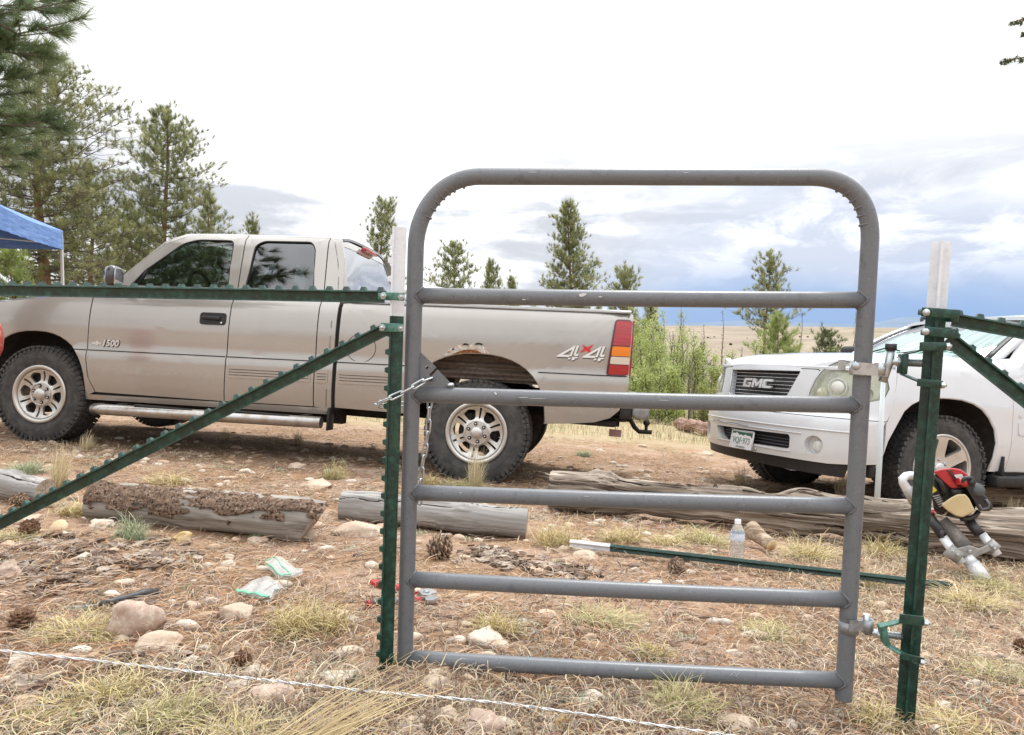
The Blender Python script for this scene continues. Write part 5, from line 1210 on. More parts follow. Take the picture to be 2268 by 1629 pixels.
M_ENDP = mat('fresh_sawn_end', (.62, .45, .27), .85, noise=[(30, (.70, .58, .40), .45, .65), (14, (.50, .30, .15), .58, .7)], bump=(90, .3, .003))
def log(name, label, A, B, ra, rb, m, knots=(), bend=.02, rough=.006, cat='log', slant=(0, 0), grooves=0., cracks=(), n=110, k=72, group=None, seed=1, taper=None):
    d = B - A; L_ = d.length; X = d.normalized(); Z = Vector((0, 0, 1)); Z = (Z - X * Z.dot(X)).normalized(); Y = Z.cross(X)
    Mx = Matrix(((X.x, Y.x, Z.x, A.x), (X.y, Y.y, Z.y, A.y), (X.z, Y.z, Z.z, A.z), (0, 0, 0, 1)))
    root = thing(name, label, cat, mat=Mx, group=group)
    t = np.linspace(0, 1, n)[:, None]; a = np.linspace(0, 2 * np.pi, k, endpoint=False)[None, :]
    r = ra + (rb - ra) * t + 0 * a
    if taper is not None: r = r * np.interp(t, np.linspace(0, 1, len(taper)), taper)
    px_ = t * L_ + 0 * a
    base = np.stack([px_.ravel(), (np.cos(a) * r).ravel(), (np.sin(a) * r).ravel()], 1)
    nz = fbm3(base * np.array([1, 1, 1]) + seed * 3.1, .16) * rough * 3 + fbm3(base * np.array([.35, 3, 3]) + seed, .05) * rough
    if grooves: 
        ga = np.broadcast_to(a, r.shape).ravel(); gt = np.broadcast_to(t, r.shape).ravel()
        nz = nz + grooves * (.45 * vnoise(ga * 5.2 + gt * 1.4, gt * 2.2, .42, seed) + .6 * vnoise(ga * 11 + gt * 2, gt * 4, .5, seed + 2) + .8 * vnoise(ga * 26 + gt * 2.5, gt * 5, .5, seed + 5)) * 1.3
    for (kt, ka, kr, kh) in knots:
        dt = (base[:, 0] - kt * L_); da = (np.broadcast_to(a, r.shape).ravel() - ka + np.pi) % (2 * np.pi) - np.pi; q_ = (dt ** 2 + (da * ra) ** 2) / kr ** 2
        nz = nz + kh * np.exp(-q_) - kh * 1.1 * np.exp(-q_ * 9)
    for (c0, c1, ca, cw, cd) in cracks:
        tt = base[:, 0] / L_; da = (np.broadcast_to(a, r.shape).ravel() - ca - .35 * vnoise(tt * 6, tt * 0 + seed, .6) + np.pi) % (2 * np.pi) - np.pi
        nz = nz - cd * np.exp(-(da * ra / cw) ** 2) * ((tt > c0) & (tt < c1))
    rr = r.ravel() + nz; an = np.broadcast_to(a, r.shape).ravel()
    V = np.stack([base[:, 0], np.cos(an) * rr, np.sin(an) * rr], 1)
    V[:, 2] += bend * np.sin(np.pi * V[:, 0] / L_); V[:, 1] += bend * .7 * np.sin(2.2 * np.pi * V[:, 0] / L_)
    tt = V[:, 0] / L_; V[:, 0] += slant[0] * (V[:, 2] / ra) * (1 - tt) ** 8 + slant[1] * (V[:, 2] / rb) * tt ** 8
    i, j = np.meshgrid(np.arange(n - 1), np.arange(k), indexing='ij'); j2 = (j + 1) % k
    Q = np.stack([i * k + j, i * k + j2, (i + 1) * k + j2, (i + 1) * k + j], -1).reshape(-1, 4)
    o = np_mesh('trunk', V, Q, m, root, smooth=True)
    for e, sg in ((0, -1), (n - 1, 1)):
        ring = [Vector(V[e * k + q]) for q in range(k)]; c_ = sum(ring, Vector()) / k; mb = MB()
        inner = [c_ + (p - c_) * .55 + Vector((sg * -.006 * random.random(), 0, 0)) for p in ring]
        mb.add(ring + inner + [c_], [(q, (q + 1) % k, k + (q + 1) % k, k + q) for q in range(k)] + [(k + q, k + (q + 1) % k, 2 * k) for q in range(k)])
        mb.build('cut_end', M_END, root)
    for (c0, c1, ca, cw, cd) in cracks:
        if cw > .006: continue
        mb = MB(); ts = np.linspace(max(c0, .004), min(c1, .996), 60); pts = []
        for t_ in ts:
            aa = ca + .35 * float(vnoise(t_ * 6, seed, .6)); ii = int(t_ * (n - 1)); jj = int(round(aa / (2 * math.pi) * k)) % k; v = Vector(V[ii * k + jj]); ctr = Vector((v.x, bend * .7 * math.sin(2.2 * math.pi * v.x / L_), bend * math.sin(np.pi * v.x / L_))); rr_ = (v - ctr).length
            pts.append(ctr + Vector((0, math.cos(aa), math.sin(aa))) * (rr_ + .0008))
        mb.tube(pts, [cw * 1.5 * math.sin(math.pi * (.06 + .90 * q / 59)) for q in range(60)], 6); mb.build('crack', M_CRACK, root)
    return root, Mx, V
M_CRACK = mat('open_crack', (.035, .028, .024), .95, spec=0)
def gl(x, y, r): # centre of a log whose lower edge meets the ground at pixel x, y
    g = G(x, y); return g + Vector((0, r * .35, r * .86))
log('weathered_log', 'short smooth grey log with a hollow knot, at the left edge under the slanting brace', gl(-70, 1102, .074), gl(93, 1118, .068), .075, .068, M_LOG1, knots=[(.58, 1.2, .045, .018)], rough=.004, cracks=[(.3, 1, 2.2, .003, .010)], seed=4)
def log_b():
    r_, Mx, V = log('weathered_log', 'thick old log with patchy red-brown bark, left of the left green post', gl(203, 1150, .090), gl(690, 1200, .096), .094, .101, M_LOG2, rough=.006, slant=(0, .055), cracks=[(.45, .9, 1.0, .005, .010)], seed=2, bend=.006)
    # the bark that is left: a ragged sleeve over the top front
    rnd = np.random.default_rng(4); n, k = 150, 50; t = np.linspace(.005, .985, n)[:, None]; L_ = V[:, 0].max(); a = np.linspace(math.radians(75), math.radians(212), k)[None, :]
    r = .0965 + .007 + .004 * t + 0 * a; px_ = t * L_ + 0 * a; P3 = np.stack([px_.ravel(), (np.cos(a) * r).ravel(), (np.sin(a) * r).ravel()], 1)
    nz = fbm3(P3, .03) * .007 + fbm3(P3, .012) * .004; A_ = np.broadcast_to(a, r.shape).ravel()
    edge = np.minimum(A_ - math.radians(80), math.radians(176) - .22 * (px_.ravel() / L_) + .18 * vnoise(px_.ravel(), A_, .10) * 2 - A_) 
    keep = edge + fbm3(P3, .06) * .60 + fbm3(P3, .022) * .22 - .18 * sst(px_.ravel() / L_, .6, 1.0)
    rr = r.ravel() + nz - .016 * np.clip(1 - keep * 6, 0, 1.6)
    V2 = np.stack([P3[:, 0], np.cos(A_) * rr, np.sin(A_) * rr], 1)
    tt = V2[:, 0] / L_; V2[:, 0] += .05 * (V2[:, 2] / .09) * tt ** 8
    i, j = np.meshgrid(np.arange(n - 1), np.arange(k - 1), indexing='ij'); q = np.stack([i * k + j, i * k + j + 1, (i + 1) * k + j + 1, (i + 1) * k + j], -1).reshape(-1, 4)
    q = q[(keep[q] > .02).all(1)]
    np_mesh('bark', V2, q, M_BARK, r_, smooth=True)
log_b()
log('weathered_log', 'smooth grey log with a round knot and scratch marks, lying behind the gate foot', gl(755, 1148, .070), gl(1167, 1192, .073), .073, .076, M_LOG1, knots=[(.66, 2.2, .035, .014), (.55, 3.9, .022, .010), (.1, 3.6, .02, .006)], rough=.0035, cracks=[(0, .62, 2.35, .003, .009), (.62, 1, 1.7, .0025, .007)], seed=7, bend=.010)
def log_d():
    A, B = G(1222, 1138) + Vector((0, .12, .115)), G(2330, 1258) + Vector((0, .12, .13))
    r_, Mx, V = log('fallen_trunk', 'long split weathered trunk with deep grain, lying under the SUV nose', A, B, .115, .13, M_LOG3, rough=.014, grooves=.024, cracks=[(0, .7, 2.6, .012, .035), (.1, 1, 3.5, .016, .045), (.3, .9, 1.6, .0065, .02)] + [(random.Random(q).uniform(0, .6), random.Random(q).uniform(0, .6) + random.Random(q + 90).uniform(.15, .45), 1.3 + 2.4 * random.Random(q + 50).random(), .0022 + .002 * random.Random(q + 7).random(), .012) for q in range(22)], knots=[(.12, 1.4, .07, .05), (.30, 1.3, .05, .03)], seed=9, bend=.016, n=200, k=170, cat='tree trunk', taper=[1.15, .95, .80, .85, .9, .95, 1.0, 1.05, 1.1])
    inv = Mx.inverted(); 
    mb = MB(); a = inv @ (G(1668, 1216) + Vector((.0, .05, .09))); b = inv @ (G(1700, 1222) + Vector((.0, -.055, .048))); pts = [a + (b - a) * (i / 6) for i in range(7)]
    mb.tube(pts, [.050, .046, .041, .037, .035, .034, .033], 18); st = mb.build('branch_stub', woodmat('stub_wood', (.38, .29, .21), (.50, .41, .31), (.16, .10, .06)), r_)
    mb = MB(); mb.lathe([(0, .0035), (.030, .003), (.0325, 0)], b, (b - a), 20); mb.build('cut_end', M_ENDP, st)
    mb = MB()                                              # jagged splinters standing off the torn end and top
    rnd = random.Random(8)
    for i in range(26):
        t_ = rnd.choice([rnd.uniform(0, .07), rnd.uniform(.10, .34)]); x = t_ * (B - A).length; an = rnd.uniform(.5, 2.6); r0 = .10
        p = Vector((x, math.cos(an) * r0, math.sin(an) * r0 * 1.0)); q = p + Vector((rnd.uniform(-.16, .05), math.cos(an) * rnd.uniform(0, .03), rnd.uniform(.0, .035)))
        mb.tube([p - Vector((-.06, 0, .01)), p, q], [.012, .009, .0015], 5, flat=.5)
    o = mb.build('splinters', M_LOG3, r_); o['kind'] = 'stuff'
    return r_
log_d()
log('weathered_log', 'thick brown log behind the fallen trunk, beside the SUV front tyre', G(1905, 1128) + Vector((0, .3, .05)), G(2420, 1140) + Vector((0, .3, .06)), .07, .085, woodmat('brown_log_wood', (.42, .32, .22), (.52, .42, .31), (.12, .08, .05)), rough=.008, grooves=.006, cracks=[(0, 1, 3.3, .02, .03)], seed=13)
# ================================================================== ROCKS
M_ROCK = mat('tan_limestone', (.50, .385, .29), .92, spec=.15, noise=[(9, (.58, .48, .385), .42, .62), (38, (.40, .27, .19), .56, .68), (120, (.62, .54, .45), .60, .70)], bump=[(45, .5, .008), (160, .5, .002)])
M_ROCKP = mat('pink_granite', (.44, .33, .265), .92, spec=.15, noise=[(60, (.54, .44, .36), .48, .60), (24, (.36, .24, .18), .52, .68), (200, (.30, .23, .2), .60, .68)], bump=[(60, .4, .006), (200, .5, .0015)])
M_ROCKW = mat('chalky_stone', (.60, .52, .43), .92, spec=.15, noise=[(20, (.50, .36, .25), .50, .66), (90, (.68, .62, .54), .5, .65)], bump=[(60, .5, .006)])
M_ROCKY = mat('ochre_stone', (.52, .36, .16), .9, spec=.15, noise=[(30, (.58, .46, .27), .45, .62)], bump=[(60, .5, .006)])
def ico(sub):
    bm = bmesh.new(); bmesh.ops.create_icosphere(bm, subdivisions=sub, radius=1); V = np.array([v.co[:] for v in bm.verts]); Fc = np.array([[v.index for v in f.verts] for f in bm.faces]); bm.free(); return V, Fc
ICO3, ICO4 = ico(3), ico(4)
def rock(x, y, wpx, hpx, label, m, seed, sink=.32, deep=.8):
    g = G(x, y); sc = g.y / F_PX; w_, hh = wpx * sc, hpx * sc
    V, Fc = ICO4 if wpx > 45 else ICO3
    rng = np.random.default_rng(seed); V = V.copy()
    # facet the lump with a few random planes, then roughen
    for _ in range(15):
        nn = rng.normal(size=3); nn /= np.linalg.norm(nn); dd = rng.uniform(.50, .88); s_ = V @ nn; ov = np.clip(s_ - dd, 0, None); V -= ov[:, None] * nn * .97
    V *= 1 + (fbm3(V + seed * 7.3, .55) * .20 + fbm3(V + seed, .18) * .09)[:, None]
    V = (V - (V.max(0) + V.min(0)) / 2) / ((V.max(0) - V.min(0)) / 2)
    V = V * np.array([w_ / 2, w_ / 2 * deep, hh * .62]); V[:, 2] += hh * (.14 if hpx > 90 else -.02)
    a = rng.uniform(-.5, .5); R_ = np.array([[math.cos(a), -math.sin(a), 0], [math.sin(a), math.cos(a), 0], [0, 0, 1]]); V = V @ R_.T
    o = np_mesh('rock', V, Fc, m, smooth=True); o.location = (g.x, g.y + w_ / 2 * deep * .6, hz(g.x, g.y + w_ * .3)); tag(o, label, 'rock', 'loose stones on the ground'); return o
R = [(287, 1412, 138, 112, 'large pinkish domed rock with a black tool handle resting against it', M_ROCKP), (330, 1440, 120, 52, 'low tan rock in front of the large domed rock', M_ROCK), (8, 1280, 70, 62, 'smooth grey-tan rock at the left edge, below the short grey log', M_ROCKP),
     (397, 1198, 50, 32, 'golden tan stone just below the barky log', M_ROCKY), (566, 1204, 50, 22, 'pale wedge stone below the middle of the barky log', M_ROCK), (680, 1194, 44, 28, 'pale block stone at the cut right end of the barky log', M_ROCK),
     (790, 1190, 130, 52, 'broad pale rock between the barky log and the left green post', M_ROCK), (502, 1256, 34, 24, 'chalk-white stone left of the plastic bags', M_ROCKW), (520, 1370, 76, 48, 'tan pointed rock below the zip bag with the green strip', M_ROCK),
     (425, 1348, 40, 24, 'small tan stone to the right of the black tool handle', M_ROCK), (1078, 1432, 100, 52, 'long pale slab seen between the two lowest bars', M_ROCKW), (965, 1525, 116, 54, 'tan slab at the foot of the gate latch side', M_ROCK),
     (985, 1606, 64, 54, 'rounded tan stone in the bottom centre, on the dirt', M_ROCK), (1243, 1616, 62, 46, 'orange-tan stone under the wire at bottom centre', M_ROCKY), (592, 1560, 112, 58, 'pinkish flat rock just under the wire, left of the post', M_ROCKP),
     (508, 1532, 76, 30, 'long pale rock touching the wire', M_ROCKW), (632, 1524, 42, 19, 'small yellow stone above the wire', M_ROCKY), (668, 1542, 36, 26, 'small cream stone beside the yellow one', M_ROCKW),
     (742, 1516, 100, 38, 'pale wedge rock beside the foot of the left green post', M_ROCKW), (1055, 1625, 150, 60, 'large embedded slab at the bottom, right of the wire crossing', M_ROCKP), (885, 1640, 130, 50, 'wide tan slab cut off by the bottom edge', M_ROCK),
     (52, 1162, 56, 30, 'grey-tan rock under the slanting brace at far left', M_ROCK), (215, 1168, 60, 28, 'knobbly pale rock left of the green tuft', M_ROCKW), (655, 1036, 44, 16, 'flat pale stone in the truck shadow', M_ROCK), (690, 1080, 90, 26, 'flat pale rock behind the right end of the barky log', M_ROCK),
     (540, 1048, 30, 15, 'small pale stone behind the barky log', M_ROCKW), (1300, 1238, 70, 26, 'tan rock among the bark flakes', M_ROCK), (1675, 1412, 76, 18, 'flat chalky stone under the third bar, right part', M_ROCKW), (1650, 1622, 110, 50, 'pale rock at the bottom under the wire, right of centre', M_ROCK),
     (1500, 1572, 70, 24, 'flat pinkish stone under the lowest bar', M_ROCKP), (545, 1432, 30, 18, 'small cream stone near the middle of the left foreground', M_ROCKW), (415, 1475, 60, 30, 'pale jagged stone above the wire, left of a pine cone', M_ROCKW), (35, 1480, 60, 36, 'white chalky stone under the wire at far left', M_ROCKW),
     (292, 1450, 28, 14, 'tiny cream stone left of the low tan rock', M_ROCKW), (760, 1440, 26, 13, 'small tan stone left of the green post', M_ROCK), (1530, 1272, 26, 14, 'small white stone right of the dark pine cone', M_ROCKW), (1100, 1505, 40, 16, 'small tan stone right of the slab at the gate foot', M_ROCKY), (505, 1240, 22, 12, 'tiny pale stone above the chalk-white one', M_ROCK),
     (1890, 1098, 34, 14, 'low brown stone behind the fallen trunk', M_ROCK), (1560, 1008, 40, 14, 'flat stone on the dirt between truck and SUV', M_ROCK), (1420, 990, 30, 10, 'small tan stone behind the truck bumper', M_ROCK), (1330, 1000, 26, 10, 'tiny tan stone right of the truck rear tyre', M_ROCKW)]
for i, (x, y, w_, hh, lb, m) in enumerate(R): rock(x, y, w_, hh, lb, m, 20 + i)
# small gravel
def gravel():
    V0, F0 = ico(1); Vs, Fs, cs = [], [], []; rng = np.random.default_rng(5); n = 4200
    Y = .95 + 7 * rng.random(n) ** 1.7; X = (rng.random(n) * 2 - 1) * (.75 * Y + .3); Z = h(X, Y)
    for i in range(n):
        s_ = (.003 + .022 * rng.random() ** 4) * (1 + .10 * Y[i]); nn = rng.normal(size=3); nn /= np.linalg.norm(nn)
        V = V0 - np.clip(V0 @ nn - .5, 0, None)[:, None] * nn
        V = V * (np.array([1.2, .9, .6]) * s_) * (1 + .25 * (rng.random((len(V0), 1)) - .5)) + np.array([X[i], Y[i], Z[i] + s_ * .1]); Vs.append(V); Fs.append(F0 + i * len(V0))
        c = [(.56, .46, .35), (.44, .32, .22), (.60, .53, .45), (.33, .22, .15), (.20, .15, .12)][rng.integers(5)]; cs.append(np.tile(c, (len(V0), 1)))
    n2 = 420; Y = 1.0 + 6.5 * rng.random(n2) ** 1.3; X = (rng.random(n2) * 2 - 1) * (.75 * Y + .2); V1, F1 = ico(2); base_n = sum(len(v) for v in Vs)
    for i in range(n2):
        s_ = rng.uniform(.010, .030) * (1 + .08 * Y[i]); V = V1.copy()
        for _ in range(8):
            nn = rng.normal(size=3); nn /= np.linalg.norm(nn); V -= np.clip(V @ nn - rng.uniform(.5, .85), 0, None)[:, None] * nn
        V = V * (np.array([1.3, .9, .6]) * s_) + np.array([X[i], Y[i], hz(X[i], Y[i]) + s_ * .12]); Vs.append(V); Fs.append(F1 + base_n); base_n += len(V1)
        c = np.array([(.58, .48, .38), (.50, .37, .27), (.62, .55, .46), (.54, .40, .30)][rng.integers(4)]) * rng.uniform(.85, 1.1); cs.append(np.tile(c, (len(V1), 1)))
    o = np_mesh('gravel', np.concatenate(Vs), np.concatenate(Fs), mat('pebble', (.5, .4, .3), .95, spec=.1, tint=True), cols=np.concatenate(cs)); tag(o, kind='stuff')
gravel()
# ================================================================== NEEDLES, STRAW, GRASS (numpy ribbons)
def ribbons(X, Y, Z, ang, L_, W_, curl, rise, cols, seg=4, lean=None, taper=True, rng=RNG):
    """flat curved strips; ang heading, curl = change of heading along it, rise = (z0, dz, bow)"""
    n = len(X); t = np.linspace(0, 1, seg + 1)[None, :]
    a = ang[:, None] + curl[:, None] * (t - .5); dxs = np.cumsum(np.cos(a), 1) / (seg + 1); dys = np.cumsum(np.sin(a), 1) / (seg + 1)
    px_ = X[:, None] + dxs * L_[:, None]; py_ = Y[:, None] + dys * L_[:, None]
    pz_ = Z[:, None] + rise[0][:, None] + rise[1][:, None] * t + rise[2][:, None] * 4 * t * (1 - t)
    nx, ny = -np.sin(a), np.cos(a); wv = W_[:, None] * (np.sin(np.pi * (.12 + .80 * t)) if taper else 1) / 2
    rl = rng.uniform(-1, 1, (n, 1)) * .9; nxx, nyy, nzz = nx * np.cos(rl), ny * np.cos(rl), np.sin(rl) + 0 * nx
    A = np.stack([px_ + nxx * wv, py_ + nyy * wv, pz_ + nzz * wv], -1); B = np.stack([px_ - nxx * wv, py_ - nyy * wv, pz_ - nzz * wv], -1)
    V = np.stack([A, B], 2).reshape(n, -1, 3); m = 2 * (seg + 1)
    q = np.array([[2 * i, 2 * i + 1, 2 * i + 3, 2 * i + 2] for i in range(seg)]); Q = (q[None] + (np.arange(n) * m)[:, None, None]).reshape(-1, 4)
    return V.reshape(-1, 3), Q, np.repeat(cols, m, 0)
def pick(rng, pal, n, var=.18):
    pal = np.array(pal); c = pal[rng.integers(0, len(pal), n)]; return np.clip(c * (1 + rng.uniform(-var, var, (n, 1))), 0, 1)
M_STRAW = mat('dry_blades', (.4, .3, .2), .8, spec=.2, tint=True)
PAL_N = [(.07, .05, .04), (.46, .37, .31), (.36, .30, .26), (.36, .19, .105), (.44, .26, .155), (.52, .36, .23), (.24, .125, .07), (.60, .46, .33), (.34, .25, .19), (.13, .085, .06), (.40, .33, .27), (.50, .32, .19)]  # darkest needle tone paints in the shade of crevices in the litter
PAL_S = [(.52, .42, .27), (.60, .51, .35), (.42, .34, .22), (.46, .36, .25), (.34, .29, .20), (.58, .49, .38), (.30, .23, .17), (.40, .30, .22), (.12, .09, .07)]
def litter():
    rng = np.random.default_rng(21); n = 175000
    Y = .85 + 10 * rng.random(n) ** 1.5; X = (rng.random(n) * 2 - 1) * (.76 * Y + .35)
    dens = .62 + 1.1 * vnoise(X, Y, .45, 6) + .9 * vnoise(X, Y, 1.3, 8) + .25 * (Y < 3.2)
    # bare red dirt where the cars drive and in the middle ground
    dens = dens - .22 * (Y > 4.6) - .2 * ((Y > 3.2) & (X > 0) & (Y < 4))
    k = rng.random(n) < np.clip(dens, .07, 1); X, Y = X[k], Y[k]; n = len(X)
    Z = h(X, Y); far = 1 + .10 * np.clip(Y - 2, 0, None)
    L_ = rng.uniform(.04, .14, n); W_ = rng.uniform(.0014, .0030, n) * far
    hd = 2.0 * vnoise(X, Y, .35, 12) * 2 + rng.normal(0, .9, n) + np.where(rng.random(n) < .5, 0, np.pi)
    V, Q, C_ = ribbons(X, Y, Z, hd, L_, W_, rng.normal(0, .7, n), (rng.uniform(.001, .012, n), rng.normal(0, .008, n), rng.uniform(0, .014, n)), pick(rng, PAL_N, n), 4)
    o = np_mesh('pine_needle_litter', V, Q, M_STRAW, cols=C_); tag(o, kind='stuff')
litter()
def drygrass():
    rng = np.random.default_rng(31); n = 110000
    Y = .85 + 6.5 * rng.random(n) ** 1.5; X = (rng.random(n) * 2 - 1) * (.76 * Y + .35)
    d = -.10 + 1.6 * vnoise(X, Y, .5, 14) + .35 * vnoise(X, Y, .16, 15) + .55 * (X / Y > .35) * (Y < 4.2) + .40 * (Y < 1.75) + .12 * (X > -.2) * (Y < 3.0) - .25 * (X < -.6) * (Y > 1.9) * (Y < 4)
    k = rng.random(n) < np.clip(d, .02, 1); X, Y = X[k], Y[k]; n = len(X); far = 1 + .10 * np.clip(Y - 2, 0, None)
    L_ = rng.uniform(.03, .11, n); W_ = rng.uniform(.0014, .0032, n) * far
    V, Q, C_ = ribbons(X, Y, h(X, Y), rng.uniform(0, 2 * np.pi, n), L_, W_, rng.normal(0, 1.7, n), (rng.uniform(0, .008, n), rng.uniform(-.004, .035, n), rng.uniform(0, .022, n)), pick(rng, PAL_S, n), 4)
    o = np_mesh('dry_grass', V, Q, M_STRAW, cols=C_); tag(o, kind='stuff')
    # pale green sagey sprigs and clover between
    n = 5200; cx = rng.uniform(-1, 1, 130); cyy = 1.2 + 4.2 * rng.random(130) ** 1.2; cx = cx * .72 * cyy; i = rng.integers(0, 130, n)
    X = cx[i] + rng.normal(0, .028, n); Y = cyy[i] + rng.normal(0, .03, n)
    V, Q, C_ = ribbons(X, Y, h(X, Y), rng.uniform(0, 6.28, n), rng.uniform(.010, .03, n), rng.uniform(.002, .0045, n), rng.normal(0, .6, n), (rng.uniform(0, .01, n), rng.uniform(.0, .02, n), rng.uniform(0, .006, n)), pick(rng, [(.28, .33, .22), (.36, .40, .30), (.22, .28, .15), (.42, .45, .37)], n), 3)
    o = np_mesh('ground_herbs', V, Q, M_STRAW, cols=C_); tag(o, kind='stuff')
    # tall yellow grass on the open ground behind the vehicles
    n = 36000; Y = 11.5 + 16 * rng.random(n) ** 1.2; X = (rng.random(n) * 2 - 1) * (.8 * Y); d = .55 + 1.4 * vnoise(X, Y, 1.6, 3) + .5 * vnoise(X, Y, .5, 5) + .25 * (Y > 13)
    k = rng.random(n) < np.clip(d, .03, 1); X, Y = X[k], Y[k]; n = len(X)
    V, Q, C_ = ribbons(X, Y, h(X, Y), rng.uniform(0, 6.28, n), rng.uniform(.03, .12, n), rng.uniform(.006, .014, n), rng.normal(0, .8, n), (rng.uniform(0, .01, n), rng.uniform(.03, .20, n), rng.uniform(0, .03, n)), pick(rng, PAL_S[:6] + [(.40, .42, .18), (.34, .38, .16)], n), 2)
    o = np_mesh('tall_dry_grass', V, Q, M_STRAW, cols=C_); tag(o, kind='stuff')
drygrass()
def twigs():
    rng = random.Random(6); mb = MB()
    for i in range(240):
        Y = .95 + 5.5 * rng.random() ** 1.4; X = rng.uniform(-1, 1) * (.75 * Y); a = rng.uniform(0, 6.28); L_ = rng.uniform(.05, .22) * (1 if Y < 3 else 1.3); p = Vector((X, Y, hz(X, Y) + .006)); pts = [p]
        for k in range(4):
            a += rng.uniform(-.5, .5); p = p + Vector((math.cos(a) * L_ / 4, math.sin(a) * L_ / 4, 0)); p.z = hz(p.x, p.y) + rng.uniform(.003, .014); pts.append(p)
        r = rng.uniform(.0016, .0042); mb.tube(pts, [r, r, r * .9, r * .8, r * .5], 5)
    o = mb.build('fallen_twigs', mat('twig_bark', (.20, .13, .09), .9, noise=(30, (.40, .33, .27), .45, .6))); tag(o, kind='stuff')
twigs()
def barkbits():
    """loose flakes of bark: the trail behind the gate, and the scatter at left"""
    rng = random.Random(12)
    def flakes(name, spots, label, n):
        mb = MB()
        for i in range(n):
            x, y, sp = rng.choice(spots); g = G(x + rng.gauss(0, sp), y + rng.gauss(0, sp * .28)); s_ = rng.uniform(.010, .028); a = rng.uniform(0, 3.14); tl = rng.uniform(-.5, .5)
            k = 7; top = []; R3 = Matrix.Rotation(a, 3, 'Z') @ Matrix.Rotation(tl, 3, 'X')
            for j in range(k):
                an = 2 * math.pi * j / k; top.append(R3 @ Vector((s_ * 1.5 * math.cos(an) * rng.uniform(.7, 1.1), s_ * .7 * math.sin(an) * rng.uniform(.7, 1.2), .003)))
            b0 = g + Vector((0, 0, rng.uniform(.002, .016))); mb.add([b0 + p for p in top] + [b0 + p * .8 - Vector((0, 0, .007)) for p in top], [tuple(range(k)), tuple(range(k, 2 * k))[::-1]] + [(j, (j + 1) % k, k + (j + 1) % k, k + j) for j in range(k)])
        m = mat(name + '_surface', (.15, .105, .08), .95, spec=.1, noise=[(9, (.40, .33, .27), .48, .58), (40, (.06, .04, .03), .55, .65)], bump=(90, .7, .004))
        tag(mb.build(name, m), label, None, kind='stuff')
    flakes('bark_flakes', [(1060, 1225, 20), (1090, 1235, 26), (1130, 1248, 30), (1180, 1256, 34), (1240, 1268, 34), (1290, 1274, 20)], None, 230)
    flakes('bark_litter', [(250, 1225, 60), (330, 1228, 60), (190, 1250, 70), (60, 1265, 40), (120, 1300, 60), (400, 1250, 60), (330, 1480, 50), (80, 1530, 40), (130, 1210, 40)], None, 330)
barkbits()
# ------------------------------------------------------------------ grass tufts, each a plant of its own
def tuft(x, y, hpx, rpx, kind, label, seed, lean=0., n=None):
    g = G(x, y); sc = g.y / F_PX; H_ = hpx * sc; R_ = rpx * sc; rng = np.random.default_rng(seed)
    n = n or int(110 + 5.5 * rpx)
    pal = {'y': [(.56, .46, .22), (.66, .57, .32), (.47, .40, .17), (.40, .30, .16), (.60, .50, .30)], 'g': [(.27, .33, .19), (.36, .42, .27), (.50, .48, .33), (.20, .26, .14)], 'm': [(.52, .46, .22), (.45, .43, .20), (.60, .53, .30), (.38, .37, .18), (.42, .32, .2)], 's': [(.68, .58, .38), (.60, .50, .31), (.74, .66, .48)]}[kind]
    br = R_ * (.42 if kind != 's' else .3); rad = np.sqrt(rng.random(n)) * br; th = rng.uniform(0, 6.28, n); X = np.cos(th) * rad; Y = np.sin(th) * rad
    L_ = (.25 + .9 * rng.random(n) ** 1.5) * H_ * (1.15 if kind != 's' else 1.0); out_ = rng.uniform(.05, 1.35, n) * (R_ - rad * .5) * (1 if kind != 's' else .6)
    seg = 5; t = np.linspace(0, 1, seg + 1)[None, :]
    a = th + rng.normal(0, .7, n); ox = np.cos(a) * out_ + lean * H_; oy = np.sin(a) * out_
    droop = rng.uniform(.4, 1.9, n) if kind != 's' else rng.uniform(0, .2, n)
    kx = rng.normal(0, .22, n) * (R_ if kind != 's' else R_ * .3); ky = rng.normal(0, .22, n) * R_; el_ = rng.uniform(.6, 1.3) if kind != 's' else 1.; sub = rng.integers(0, 4, n); sx0 = rng.normal(0, R_ * .28, 4)[sub] * (kind != 's'); sy0 = rng.normal(0, R_ * .22, 4)[sub] * (kind != 's'); X = X + sx0; Y = Y + sy0; L_ = L_ * rng.uniform(.55, 1.1, 4)[sub]
    px_ = X[:, None] + ox[:, None] * t ** 1.3 * el_ + kx[:, None] * np.sin(np.pi * t * 1.3); py_ = Y[:, None] + oy[:, None] * t ** 1.4 + ky[:, None] * np.sin(np.pi * t); pz_ = L_[:, None] * (t - droop[:, None] * .45 * t ** 2.6)
    pz_ = np.maximum(pz_, .003)
    base = np.array([hz(g.x + X[i], g.y + Y[i]) for i in range(n)]) - hz(g.x, g.y); pz_ = pz_ + base[:, None] - .004
    w0 = rng.uniform(.0009, .0020, n) * (1 + .12 * max(0, g.y - 2)); wv = w0[:, None] * (1 - t * .75); sx_, sy_ = -np.sin(a + rng.normal(0, .8, n))[:, None], np.cos(a)[:, None]
    A = np.stack([px_ + sx_ * wv, py_ + sy_ * wv, pz_], -1); B = np.stack([px_ - sx_ * wv, py_ - sy_ * wv, pz_], -1)
    V = np.stack([A, B], 2).reshape(-1, 3); m = 2 * (seg + 1); q = np.array([[2 * i, 2 * i + 1, 2 * i + 3, 2 * i + 2] for i in range(seg)])
    Q = (q[None] + (np.arange(n) * m)[:, None, None]).reshape(-1, 4); C_ = np.repeat(pick(rng, pal, n), m, 0)
    o = np_mesh('grass_tuft', V, Q, M_STRAW, cols=C_); o.location = (g.x, g.y, hz(g.x, g.y)); tag(o, label, 'grass tuft', 'grass tufts'); return o
